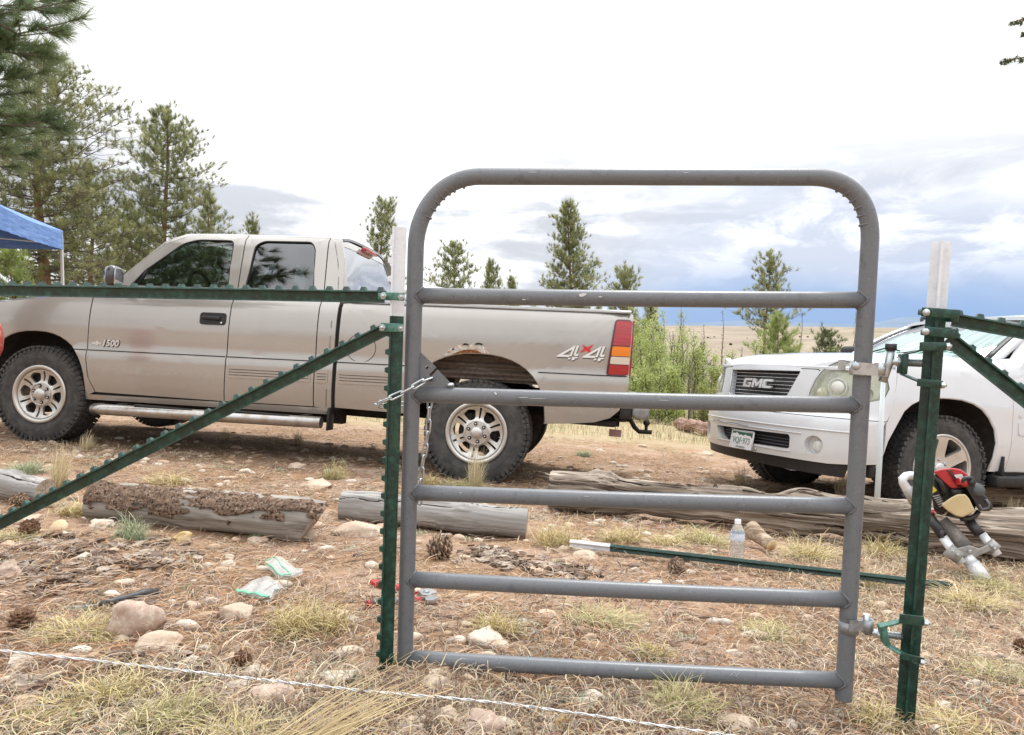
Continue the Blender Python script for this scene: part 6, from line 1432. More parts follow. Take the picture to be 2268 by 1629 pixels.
TU = [(692, 1400, 118, 80, 'y', 'big yellow tuft left of the left green post, near the red-handled pliers', .10), (1320, 1386, 66, 78, 'm', 'windswept yellow-green tuft seen through the gate, under the fourth bar', .35), (1112, 1404, 72, 46, 'y', 'thin yellow tuft above the pale slab behind the gate', 0),
      (172, 1408, 66, 92, 'y', 'wide curly yellow tuft between a pine cone and the large domed rock', 0), (287, 1196, 70, 38, 'g', 'bright green tuft in front of the barky log', 0), (385, 1072, 48, 52, 'y', 'straw-coloured tuft just behind the barky log', -.2),
      (128, 1085, 120, 36, 's', 'tall straw stalks above the slanting brace at left', .1), (165, 1140, 62, 50, 'y', 'leaning yellow tuft at the left end of the barky log', .5), (188, 1000, 56, 22, 's', 'pale spiky tuft behind the truck front tyre', .2), (1240, 1208, 82, 54, 'y', 'tuft at the white tip of the post lying on the ground', -.05),
      (1372, 1196, 62, 50, 'y', 'tuft behind the post lying on the ground, below the fallen trunk', 0), (1052, 1082, 92, 34, 's', 'long straw stalks in front of the truck rear tyre', .05), (1040, 1084, 34, 52, 'm', 'low yellow-green tuft at the truck rear tyre', 0), (948, 1078, 50, 26, 'y', 'small tuft behind the hanging chain end', .1),
      (738, 1062, 62, 34, 'm', 'green-yellow tuft behind the left green post', .1), (1512, 1578, 112, 80, 'm', 'large yellow-green tuft under the lowest bar, right of centre', 0), (212, 1556, 104, 96, 'y', 'bushy yellow tuft under the wire at left', .05), (345, 1606, 110, 86, 'm', 'leaning yellow tuft at bottom left, right of the bushy one', .45),
      (60, 1625, 70, 110, 'y', 'pale tuft in the bottom left corner', 0), (520, 1665, 90, 120, 'y', 'wide straw tuft cut off by the bottom edge, left of the post', .15), (776, 1512, 44, 26, 'g', 'small green tuft left of the green post foot', 0), (562, 1196, 22, 16, 'g', 'tiny green sprig under the barky log', 0), (1572, 1206, 52, 62, 'm', 'grass tuft behind the water bottle', 0),
      (1800, 1236, 66, 66, 'y', 'yellow tuft beside the branch stub of the fallen trunk', 0), (1948, 1232, 62, 60, 'y', 'yellow tuft in front of the fallen trunk, left of the right post', 0), (2120, 1338, 60, 76, 'y', 'yellow tuft under the post driver', 0), (2225, 1320, 62, 70, 'm', 'yellow-green tuft at the right edge below the post driver', 0),
      (2195, 1500, 56, 80, 'm', 'low green-yellow tuft at the right edge, below the lower hinge', 0), (1950, 1600, 76, 76, 'y', 'straw tuft between the gate foot and the right post', .1), (2110, 1625, 66, 100, 'y', 'wide straw tuft in the bottom right corner', 0), (1438, 1452, 46, 46, 'y', 'thin tuft just above the lowest bar, middle', 0), (1690, 1408, 52, 64, 'm', 'sparse tuft above the flat chalky stone', 0),
      (505, 1398, 22, 20, 'g', 'tiny green clump left of the tan pointed rock', 0), (1905, 1298, 44, 50, 'y', 'tuft between the gate and the right post, at the lying post', 0), (1480, 1205, 40, 44, 'y', 'low tuft between the fallen trunk and the lying post', 0), (35, 1195, 30, 50, 'm', 'small yellow patch of grass at the left edge under the brace', 0),
      (885, 1470, 26, 22, 'g', 'small green sprig between the green post and the gate', 0), (1865, 1110, 80, 30, 's', 'dry stalks behind the fallen trunk, by the gate hinge side', .1), (1995, 1120, 84, 30, 's', 'dry stalks standing against the SUV front tyre', .05), (2240, 1150, 60, 30, 's', 'dry stalks behind the fallen trunk at the right edge', .1), (1640, 1075, 50, 22, 's', 'single dry stalks under the SUV bumper', 0),
      (500, 975, 30, 16, 's', 'sparse stalks in the truck shadow, middle', 0), (660, 985, 34, 18, 's', 'sparse stalks in the truck shadow, right', 0), (1290, 1010, 22, 20, 'g', 'grey-green clump right of the truck rear tyre', 0), (60, 1045, 42, 44, 'g', 'dull green tuft behind the short grey log', 0)]
for i, (x, y, hh, r, kd, lb, ln) in enumerate(TU): tuft(x, y, hh, r, kd, lb, 60 + i, ln)
def leaning_bunch():
    g = G(640, 1680); rng = np.random.default_rng(3); n = 80; tip = P(940, 1496, g.y + .06)
    O = Vector((g.x, g.y, hz(g.x, g.y))); seg = 6; t = np.linspace(0, 1, seg + 1)[None, :]; d = np.array(tip - O)
    k = rng.uniform(.25, 1.02, n)[:, None]; sp = rng.normal(0, .035, (n, 3)) * np.array([1, 1, .5]); b = rng.normal(0, .035, (n, 3)) * np.array([1.2, .8, 0])
    pos = b[:, None, :] + (d[None, None, :] + sp[:, None, :]) * (k * t)[..., None]; pos[..., 2] += .012 * np.sin(np.pi * t) ; pos[..., 2] = np.maximum(pos[..., 2], .0)
    wv = rng.uniform(.0010, .0020, n)[:, None] * (1 - .6 * t); off = np.zeros_like(pos); off[..., 2] = wv * .7; off[..., 1] = wv * .5
    V = np.stack([pos + off, pos - off], 2).reshape(-1, 3); m = 2 * (seg + 1); q = np.array([[2 * i, 2 * i + 1, 2 * i + 3, 2 * i + 2] for i in range(seg)]); Q = (q[None] + (np.arange(n) * m)[:, None, None]).reshape(-1, 4)
    o = np_mesh('grass_tuft', V, Q, M_STRAW, cols=np.repeat(pick(rng, [(.60, .48, .27), (.68, .55, .34), (.52, .40, .22)], n), m, 0)); o.location = O; tag(o, 'long straw bunch leaning right across the wire to the gate foot', 'grass tuft', 'grass tufts')
leaning_bunch()
# ================================================================== PINE CONES
M_CONE = mat('pine_cone_scale', (.16, .085, .05), .8, spec=.2, noise=[(60, (.33, .21, .14), .46, .62), (30, (.06, .032, .02), .5, .66)], bump=(120, .5, .003))
M_CONEP = mat('weathered_cone_scale', (.25, .17, .12), .85, spec=.2, noise=[(60, (.46, .36, .27), .44, .62), (30, (.07, .045, .03), .5, .64)], bump=(120, .5, .003))
def cone(x, y, wpx, label, m, ax=(1, 0, .3), open_=1., seed=0):
    g = G(x, y); s_ = wpx * 1.12 * g.y / F_PX / 2; ax = Vector(ax).normalized(); rng = random.Random(seed); mb = MB(); c = g + Vector((0, 0, s_ * .72))
    u = ax.orthogonal().normalized(); v = ax.cross(u); L_ = s_ * 1.5; n = 58
    mb.lathe([(0, -L_ * .5), (s_ * .35, -L_ * .35), (s_ * .42, 0), (s_ * .3, L_ * .32), (0, L_ * .52)], c, ax, 12)
    for i in range(n):
        t = (i + .5) / n; a = i * 2.39996; rad = math.sin(math.pi * (.08 + .86 * t)) ** .7; tt = -L_ * .52 + L_ * 1.0 * t
        rd = u * math.cos(a) + v * math.sin(a); sd = ax.cross(rd); out_ = rd * math.cos(.55 * open_ * (1 - t) - .5 * t) + ax * (-.35 + 1.2 * t); out_.normalize(); r0 = s_ * .30 * rad; r1 = s_ * (.62 + .38 * rad) * rad * rng.uniform(.9, 1.05)
        p0 = c + ax * tt + rd * r0; p1 = p0 + out_ * (r1 - r0) * .75; p2 = p0 + out_ * (r1 - r0) * 1.05; w0, w1 = s_ * .10, s_ * .23 * (.5 + .5 * rad); th = out_.cross(sd).normalized() * s_ * .035
        V = [p0 - sd * w0 - th, p0 + sd * w0 - th, p1 + sd * w1 - th, p2 - th * .3, p1 - sd * w1 - th, p0 - sd * w0 + th, p0 + sd * w0 + th, p1 + sd * w1 + th * 1.6, p2 + th * 2.4, p1 - sd * w1 + th * 1.6]
        mb.add(V, [(0, 1, 2, 3, 4), (9, 8, 7, 6, 5), (0, 5, 6, 1), (1, 6, 7, 2), (2, 7, 8, 3), (3, 8, 9, 4), (4, 9, 5, 0)])
    o = mb.build('pine_cone', m, None, g); tag(o, label, 'pine cone', 'fallen pine cones')
for i, (x, y, w_, lb, m, ax) in enumerate([(974, 1236, 62, 'large open pale pine cone behind the gate, at the start of the bark flakes', M_CONEP, (1, .2, .1)), (1498, 1272, 42, 'dark pine cone in front of the post lying on the ground', M_CONEP, (.3, -.8, .5)), (49, 1394, 56, 'round brown pine cone left of the curly yellow tuft', M_CONE, (.2, -.3, 1)),
        (535, 1482, 46, 'dark pine cone just above the wire, left of the post', M_CONE, (1, -.4, .5)), (66, 1188, 42, 'dusty pine cone under the slanting brace, below the short grey log', M_CONE, (.6, -.6, .4)), (42, 1124, 38, 'pine cone touching the short grey log', M_CONEP, (.9, -.3, .1)), (2262, 1446, 36, 'dark pine cone at the right edge', M_CONE, (.5, -.6, .4))]):
    cone(x, y, w_, lb, m, ax, seed=i)
# pale sawn slice
mb = MB(); g = G(135, 1172); mb.lathe([(0, .03), (.031, .029), (.034, .024), (.033, -.01), (0, -.01)], g, (.1, -.75, .6), 22); o = mb.build('wood_slice', M_ENDP, None, g); tag(o, 'round pale slice of sawn wood below the slanting brace at left', 'wood slice')
# ================================================================== LYING POST, STAKE, BOTTLE, BAGS, TOOLS
def lying_post():
    A, B = G(1262, 1219) + Vector((0, 0, .034)), G(2104, 1316) + Vector((0, 0, .034)); o = thing('fence_post', 'spare green steel post with a white tip lying on the ground behind the gate', 'fence post', A)
    L_ = (B - A).length; zb = (G(1351, 1228) - G(1262, 1219)).length; gm, wm = MB(), MB()
    tpost_mesh([(wm, 0, zb), (gm, zb, L_)], A, B, Vector((0, .9, -.5)), .0468, wide=.036, stem=.030)
    wm.build('painted_tip', M_WHITE, o, A); gm.build('stem', M_GREEN, o, A)
lying_post()
def stake():
    b = Vector(P(1939, 1150, 4.62)); b.z = hz(b.x, b.y) - .02; tp = P(1956, 846, 4.60)
    mb = MB(); mb.tube([b, (b + tp) / 2 + Vector((.004, 0, 0)), tp], [.026, .024, .019], 12, flat=.6); o = mb.build('stake', mat('pale_blue_plastic', (.58, .66, .68), .4, noise=((30, 30, 2), (.66, .70, .71), .4, .6)), None, b); tag(o, 'pale bluish plastic stake standing behind the upper hinge, by the SUV tyre', 'stake')
stake()
def bottle():
    g = G(1632, 1245); H_ = .203; o = thing('water_bottle', 'clear ribbed plastic water bottle with a white cap, standing by the fallen trunk', 'bottle', g)
    m = bpy.data.materials.new('clear_plastic'); m.use_nodes = True; b = m.node_tree.nodes['Principled BSDF']; b.inputs['Base Color'].default_value = (.86, .90, .92, 1); b.inputs['Roughness'].default_value = .08; b.inputs['Transmission Weight'].default_value = .82; b.inputs['IOR'].default_value = 1.12
    z = [(0, 0), (.026, .001), (.031, .008)]
    for k in range(7): z += [(.0325, .014 + k * .0125), (.0290, .020 + k * .0125)]
    z += [(.0325, .104), (.0325, .140), (.031, .150), (.026, .163), (.019, .176), (.014, .183), (.0125, .190)]
    mb = MB(); mb.lathe(z, (0, 0, 0), (0, 0, 1), 32); mb.build('body', m, o)
    mb = MB(); mb.lathe([(0, .203), (.0135, .2025), (.0145, .200), (.0145, .187), (.0150, .186), (.0150, .182), (.013, .182)], (0, 0, 0), (0, 0, 1), 28); mb.build('cap', mat('white_cap', (.82, .82, .82), .4), o)
    mb = MB(); mb.lathe([(.0329, .106), (.0331, .107), (.0331, .139), (.0329, .140)], (0, 0, 0), (0, 0, 1), 32); mb.build('label', mat('bottle_label', (.72, .78, .86), .45, noise=((20, 20, 60), (.50, .60, .78), .50, .58)), o)
bottle()
def bags():
    m = bpy.data.materials.new('thin_clear_film'); m.use_nodes = True; t = m.node_tree; t.nodes.clear(); o_ = t.nodes.new('ShaderNodeOutputMaterial')
    tr = t.nodes.new('ShaderNodeBsdfTransparent'); tr.inputs[0].default_value = (.93, .95, .95, 1); pr = t.nodes.new('ShaderNodeBsdfPrincipled'); pr.inputs['Base Color'].default_value = (.78, .80, .80, 1); pr.inputs['Roughness'].default_value = .25; pr.inputs['Specular IOR Level'].default_value = .9
    mx = t.nodes.new('ShaderNodeMixShader'); mx.inputs[0].default_value = .42; t.links.new(tr.outputs[0], mx.inputs[1]); t.links.new(pr.outputs[0], mx.inputs[2]); t.links.new(mx.outputs[0], o_.inputs[0])
    M_ZIP = mat('green_zip_strip', (.16, .50, .31), .35)
    q = lambda x, y: (498.4 + .2467 * x, 1226.8 + .2467 * y)
    for idx, (pts, strip, label) in enumerate((([(110, 352), (205, 292), (310, 256), (400, 262), (470, 300), (528, 332), (445, 372), (412, 450), (300, 425), (200, 385)], [(110, 352), (200, 388), (300, 428), (412, 450)], 'crumpled clear zip bag with a wide green strip, nearer the camera'),
                                   ([(360, 122), (430, 76), (520, 78), (600, 130), (700, 168), (690, 198), (600, 215), (498, 236), (430, 185)], [(372, 112), (440, 78), (520, 150), (590, 205), (500, 232), (425, 180), (365, 128)], 'small crumpled clear bag with thin green edges, farther from the camera'))):
        cg = G(*q(sum(p[0] for p in pts) / len(pts), sum(p[1] for p in pts) / len(pts) + 40)); Y0 = cg.y
        def fm(u, v, w_, Y0=Y0):
            X, Y_ = q(u, v); d_ = dirn(X, Y_ + 2); tt = (CAMZ - .207) / (-(d_[2] + .07 * d_[0] + .08 * d_[1])); p = Vector(CAMP + d_ * tt); k = .020 + .007 * math.sin(u * .014 + v * .008 + idx) + .0025 * math.sin(u * .05 + v * .03); return p + Vector((0, 0, max(.004, k - w_)))
        o = thing('plastic_bag', label, 'plastic bag', cg, 'clear zip bags dropped on the ground')
        C0 = Vector(cg)
        def bp(q_): return fm(q_[0], q_[1], 0) - C0
        sheet('film', pts, lambda u, v, w_: fm(u, v, w_) - C0, m, o, du=14, dv=14, t=.0)
        sheet('film', pts, lambda u, v, w_: fm(u, v, w_ + .018) - C0, m, o, du=24, dv=24, t=.0)
        mb = MB(); sp = []
        for a, b in zip(strip[:-1], strip[1:]): sp += [bp((a[0] + (b[0] - a[0]) * i / 6, a[1] + (b[1] - a[1]) * i / 6)) + Vector((0, -.002, .002)) for i in range(6)]
        mb.tube(sp, .0075 if idx == 0 else .0035, 6, flat=.35); mb.build('zip_strip', M_ZIP, o)
bags()
def tools():
    q = lambda x, y: (.2589 * x, 1035.1 + .2589 * y)
    g = G(*q(1000, 1190)); Y = g.y + .02; o = thing('hand_tool', 'black-handled hand tool lying behind the large domed rock', 'tool', g)
    f = lambda x, y, dz=.0: (lambda p: Vector((p.x, p.y, p.z)))(G(*q(x, y + 20))) + Vector((0, 0, .012 + dz))
    mb = MB(); mb.tube([f(850, 1188), f(960, 1165), f(1080, 1140, .004), f(1220, 1110, .006), f(1345, 1085, .004)], [.010, .013, .010, .014, .011], 12); mb.build('handle', mat('black_rubber', (.035, .037, .04), .5, noise=(60, (.07, .07, .075), .5, .65)), o, g)
    mb = MB(); mb.tube([f(640, 1215), f(740, 1200), f(852, 1188)], [.003, .006, .007], 8, flat=.4); mb.build('blade', M_ZINCD, o, g)
    q2 = lambda x, y: (766.8 + .1082 * x, 1257.5 + .1082 * y)
    g = G(*q2(1000, 720)); o = thing('pliers', 'red-handled fencing pliers lying open behind the left green post', 'pliers', g); f = lambda x, y, dz=0.: G(*q2(x, y + 50)) + Vector((0, 0, .012 + dz))
    M_RH = mat('red_grip', (.50, .03, .035), .45, noise=(40, (.36, .02, .025), .5, .65)); M_DG = mat('dark_grip', (.10, .085, .08), .6)
    mb = MB(); mb.tube([f(520, 320), f(640, 345), f(1060, 440), f(1300, 510), f(1440, 560)], [.012, .013, .013, .010, .008], 12); mb.build('handle', M_RH, o, g)
    mb = MB(); mb.tube([f(470, 770), f(640, 745), f(1060, 735), f(1300, 700), f(1400, 690)], [.012, .013, .012, .012, .011], 12); mb.build('handle', M_DG, o, g)
    mb = MB(); mb.tube([f(418, 775), f(480, 768)], .013, 12); mb.build('grip_end', M_RH, o, g); mb = MB(); mb.tube([f(1390, 690), f(1530, 690)], [.012, .009], 12); mb.build('grip_end', M_RH, o, g)
    mb = MB(); c = f(1640, 625, .008)
    def pl(pts, z0, t): 
        V = [f(a, b, z0) for a, b in pts]; n = len(V); mb.add(V + [v + Vector((0, 0, t)) for v in V], [tuple(range(n))[::-1], tuple(range(n, 2 * n))] + [(i, (i + 1) % n, n + (i + 1) % n, n + i) for i in range(n)])
    pl([(1460, 570), (1540, 560), (1640, 530), (1760, 545), (1850, 590), (1850, 635), (1760, 640), (1700, 680), (1560, 670)], .004, .012); mb.build('head', M_ZINC, o, g); mb = MB()
    pl([(1610, 740), (1640, 690), (1740, 640), (1840, 650), (1900, 690), (1880, 720), (1780, 760), (1660, 765)], .0, .012); mb.build('jaw', M_ZINC, o, g)
    mb = MB(); mb.lathe([(.010, 0), (.010, .004), (0, .006)], c + Vector((0, 0, .010)), (0, 0, 1), 14); mb.build('pivot', M_ZINCD, o, g)
tools()
def driver():
    q = lambda x, y: (1978 + .1884 * x, 1012 + .1884 * y); YD = 3.62
    f = lambda x, y, Y=YD: P(*q(x, y), Y)
    O = f(850, 1250, 3.55); o = thing('post_driver', 'petrol post driver with red and black engine and cream tank, against the fallen trunk', 'post driver', O)
    M_BP = mat('engine_black', (.022, .022, .024), .42, noise=(30, (.05, .05, .052), .5, .7)); M_RD = mat('engine_red', (.46, .022, .03), .35, coat=.4, noise=(20, (.36, .018, .025), .5, .7)); M_CT = mat('cream_tank', (.62, .50, .29), .45, noise=(10, (.54, .42, .23), .4, .7)); M_WT = mat('white_tube', (.70, .71, .74), .3, .2, coat=.3, noise=(22, (.58, .58, .58), .55, .7)); M_CL = mat('cast_grey', (.36, .35, .34), .55, .3, noise=(40, (.25, .235, .22), .5, .7))
    def blob(nm, pts, y0, y1, m, bev=.012, par=o):
        """solid with a traced side outline and real depth, edges rounded"""
        bm = bmesh.new(); c = Vector((sum(p[0] for p in pts) / len(pts), sum(p[1] for p in pts) / len(pts)))
        vs = [bm.verts.new(f(p[0], p[1], y0) - O) for p in pts]; fc = bm.faces.new(vs); r = bmesh.ops.extrude_face_region(bm, geom=[fc]); d = f(c.x, c.y, y1) - f(c.x, c.y, y0)
        for v in [g for g in r['geom'] if isinstance(g, bmesh.types.BMVert)]: v.co += d
        bmesh.ops.recalc_face_normals(bm, faces=bm.faces)
        bmesh.ops.bevel(bm, geom=bm.edges[:], offset=bev * .6, segments=3, affect='EDGES', profile=.55, clamp_overlap=True)
        me = bpy.data.meshes.new(nm); bm.to_mesh(me); bm.free(); me.polygons.foreach_set('use_smooth', [f_.area < .0006 for f_ in me.polygons]); me.materials.append(m); ob = bpy.data.objects.new(nm, me); COL.objects.link(ob); ob.parent = par; return ob
    blob('engine_body', [(470, 250), (560, 260), (700, 330), (860, 310), (990, 440), (960, 640), (820, 730), (640, 690), (480, 640), (450, 450)], 3.60, 3.78, M_BP, .02)
    sh = blob('engine_shroud', [(470, 175), (560, 145), (700, 130), (800, 150), (880, 210), (930, 280), (860, 350), (760, 370), (690, 375), (620, 320)], 3.57, 3.74, M_RD, .014)
    for i in range(8):
        x = 640 + i * 17; y = 172 + i * 26; mb = MB(); mb.tube([f(x, y, 3.566), f(x + 52, y - 14, 3.566)], .0032, 6); mb.build('cooling_slot', M_BP, sh, O)
    blob('side_label', [(715, 215), (810, 205), (835, 245), (760, 275)], 3.560, 3.568, mat('white_sticker', (.72, .70, .66), .5), .0015, sh)
    blob('fuel_tank', [(560, 565), (680, 480), (760, 440), (850, 440), (900, 500), (945, 600), (965, 640), (820, 715), (740, 700), (640, 640)], 3.52, 3.68, M_CT, .018)
    mb = MB(); c = f(735, 400, 3.60); mb.lathe([(.0, .022), (.020, .022), (.0325, .016), (.034, 0), (.030, -.02)], c, (-.1, -.35, .9), 22); mb.build('tank_cap', M_BP, o, O)
    hs = blob('air_filter_housing', [(830, 320), (930, 330), (1060, 440), (1100, 470), (1150, 540), (1180, 600), (1140, 640), (1010, 640), (960, 540), (900, 440)], 3.54, 3.70, M_BP, .012)
    mb = MB(); c = f(1000, 392, 3.55); mb.lathe([(0, .014), (.030, .013), (.0335, .006), (.035, -.02)], c, (.25, -.9, .45), 24); mb.build('filter_cap', mat('worn_black', (.06, .062, .065), .45), hs, O)
    mb = MB(); pts = [f(800, 300, 3.54), f(850, 250, 3.54), f(910, 250, 3.54), f(950, 300, 3.54)]; mb.tube(pts, .010, 10); mb.tube([f(890, 270, 3.545), f(940, 320, 3.545)], .017, 12); mb.build('carry_handle', M_BP, o, O)
    mb = MB(); mb.tube([f(480, 220, 3.60), f(560, 300, 3.58), f(600, 400, 3.58), f(590, 440, 3.60)], .012, 8); mb.build('throttle_cable', M_BP, o, O)
    blob('warning_label', [(455, 330), (520, 395), (455, 440)], 3.585, 3.60, mat('yellow_label', (.62, .47, .05), .5), .002)
    mb = MB(); mb.tube([f(430, 640, 3.6), f(500, 660, 3.6)], .012, 10); mb.build('exhaust_guard', M_RD, o, O)
    # bent left handle with grey sleeve
    mb = MB(); mb.tube([f(330, 225, 3.66), f(200, 220, 3.64), f(150, 228, 3.62), f(112, 262, 3.61), f(120, 310, 3.61), f(165, 380, 3.61), f(195, 425, 3.61)], [.020, .020, .020, .021, .021, .021, .021], 14); h_ = mb.build('handle', M_WT, o, O)
    mb = MB(); mb.tube([f(170, 375, 3.61), f(215, 460, 3.61), f(260, 540, 3.62)], .026, 14); mb.build('handle_grip', M_CL, h_, O)
    # black rubber covered legs, white tubes, cast cross piece, driving tube
    mb = MB(); mb.tube([f(400, 660, 3.62), f(470, 770, 3.58), f(580, 925, 3.53)], [.022, .024, .024], 14); mb.tube([f(545, 905, 3.54), f(600, 915, 3.53)], .027, 12); mb.build('rubber_sleeve', M_BP, o, O)
    mb = MB(); mb.tube([f(880, 730, 3.62), f(940, 820, 3.58), f(1030, 920, 3.54)], .025, 14); mb.build('rubber_sleeve', M_BP, o, O)
    mb = MB(); mb.tube([f(585, 945, 3.53), f(810, 1255, 3.47)], .021, 16); mb.build('guide_tube', M_WT, o, O)
    mb = MB(); mb.tube([f(1045, 910, 3.54), f(1235, 1160, 3.48)], .020, 16); mb.build('guide_tube', M_WT, o, O)
    mb = MB(); mb.tube([f(640, 1085, 3.505), f(790, 1195, 3.475)], .033, 16); mb.build('clamp_sleeve', M_CL, o, O); mb = MB(); mb.tube([f(1110, 1010, 3.52), f(1215, 1105, 3.49)], .030, 16); mb.build('clamp_sleeve', M_CL, o, O)
    blob('cross_piece', [(740, 1080), (900, 1040), (1010, 1080), (1120, 1030), (1160, 1100), (1020, 1160), (960, 1190), (840, 1195)], 3.47, 3.52, M_CL, .010)
    mb = MB(); mb.tube([f(560, 760, 3.62), f(700, 900, 3.58), f(860, 1080, 3.52)], .036, 16); mb.build('hammer_barrel', mat('dirty_cast_iron', (.17, .155, .14), .7, .3, noise=(28, (.27, .25, .22), .5, .66)), o, O)
    for (x, y, Y_) in ((700, 1110, 3.455), (755, 1150, 3.45), (1150, 1045, 3.475), (1190, 1080, 3.47), (900, 1110, 3.465)):
        mb = MB(); nut(mb, f(x, y, Y_), (-.1, -1, .2), .0085, .006); mb.build('bolt', M_ZINC, o, O)
    for i in range(6):
        mb = MB(); mb.tube([f(470 + i * 14, 470 + i * 24, 3.592), f(545 + i * 12, 450 + i * 22, 3.590)], .0035, 6); mb.build('cooling_fin', M_CL, o, O)
    mb = MB(); mb.tube([f(650, 640, 3.56), f(600, 690, 3.55), f(520, 700, 3.57), f(480, 640, 3.59)], .0045, 6); mb.build('fuel_line', mat('fuel_hose', (.30, .26, .18), .4), o, O)
    mb = MB(); mb.tube([f(1010, 640, 3.58), f(960, 700, 3.58), f(880, 735, 3.58), f(800, 730, 3.58)], .012, 8); mb.build('lower_guard', M_BP, o, O)
    mb = MB(); mb.tube([f(1090, 500, 3.535), f(1130, 560, 3.535), f(1120, 600, 3.54), f(1040, 620, 3.54), f(1010, 560, 3.54)], .006, 6); mb.build('filter_clip', mat('clip_grey', (.14, .14, .145), .45), o, O)
    mb = MB(); mb.tube([f(760, 290, 3.55), f(830, 300, 3.55), f(850, 340, 3.55)], .017, 10); mb.build('starter_grip', M_RD, o, O)
    mb = MB(); mb.tube([f(860, 1180, 3.49), f(930, 1260, 3.47)], .030, 16); mb.tube([f(930, 1255, 3.47), f(1090, 1475, 3.42)], .034, 20); mb.build('driving_tube', M_WT, o, O)
driver()
# ================================================================== TREES
def needlemat(name):
    m = bpy.data.materials.new(name); m.use_nodes = True; t = m.node_tree; b = t.nodes['Principled BSDF']; a = t.nodes.new('ShaderNodeAttribute'); a.attribute_name = 'tint'
    t.links.new(a.outputs['Color'], b.inputs['Base Color']); b.inputs['Roughness'].default_value = .55; b.inputs['Specular IOR Level'].default_value = .35
    o = t.nodes['Material Output']; tl = t.nodes.new('ShaderNodeBsdfTranslucent'); t.links.new(a.outputs['Color'], tl.inputs[0]); mx = t.nodes.new('ShaderNodeMixShader'); mx.inputs[0].default_value = .42
    t.links.new(b.outputs[0], mx.inputs[1]); t.links.new(tl.outputs[0], mx.inputs[2]); t.links.new(mx.outputs[0], o.inputs[0]); return m
M_NEED = needlemat('pine_needles'); M_LEAF = needlemat('broad_leaves')
M_PBARK = mat('pine_bark', (.20, .115, .075), .95, spec=.1, noise=[((10, 10, 3), (.30, .18, .12), .45, .62), ((26, 26, 8), (.07, .045, .03), .54, .64)], bump=[((14, 14, 5), 1., .02)])
M_ABARK = mat('aspen_bark', (.30, .29, .23), .8, spec=.2, noise=[((5, 5, 20), (.07, .06, .05), .60, .68)])
M_DEAD = mat('bare_grey_branch', (.13, .11, .095), .9, spec=.1)
def tufts_mesh(C_, D_, size, nn, rng, pal, width, spread=1.15, cvar=.25):
    """needle bursts: centres C_ (m,3), directions D_ (m,3), size (m,) needle length; nn needles each"""
    m = len(C_); N_ = m * nn; dirs = rng.normal(size=(m, nn, 3)); dirs /= np.linalg.norm(dirs, axis=2, keepdims=True)
    D_ = D_ / np.maximum(np.linalg.norm(D_, axis=1, keepdims=True), 1e-6); dirs = dirs * spread * .75 + D_[:, None, :] * .85; dirs /= np.linalg.norm(dirs, axis=2, keepdims=True)
    L_ = size[:, None] * rng.uniform(.6, 1.1, (m, nn)); start = C_[:, None, :] - D_[:, None, :] * (size[:, None] * rng.uniform(0, .7, (m, nn)))[..., None] * .9
    tip = start + dirs * L_[..., None]; s_ = np.cross(dirs, rng.normal(size=(m, nn, 3))); s_ /= np.linalg.norm(s_, axis=2, keepdims=True); wd = (width * rng.uniform(.7, 1.3, (m, nn)))[..., None]
    V = np.stack([start - s_ * wd * .5, start + s_ * wd * .5, tip], 2).reshape(-1, 3); Q = np.arange(N_ * 3).reshape(-1, 3)
    pal = np.array(pal); c = pal[rng.integers(0, len(pal), m)] * (1 + rng.uniform(-cvar, cvar, (m, 1))); c = np.repeat(c, nn * 3, 0) * np.repeat(rng.uniform(.85, 1.15, (N_, 1)), 3, 0)
    return V, Q, np.clip(c, 0, 1)
PAL_P = [(.29, .315, .14), (.35, .37, .18), (.23, .26, .12), (.41, .42, .20), (.18, .20, .095), (.30, .32, .17)]
PAL_L = [(.26, .33, .10), (.32, .38, .13), (.20, .27, .08), (.36, .40, .16)]
PAL_D = [(.11, .145, .065), (.15, .185, .085), (.08, .11, .05), (.19, .22, .105)]
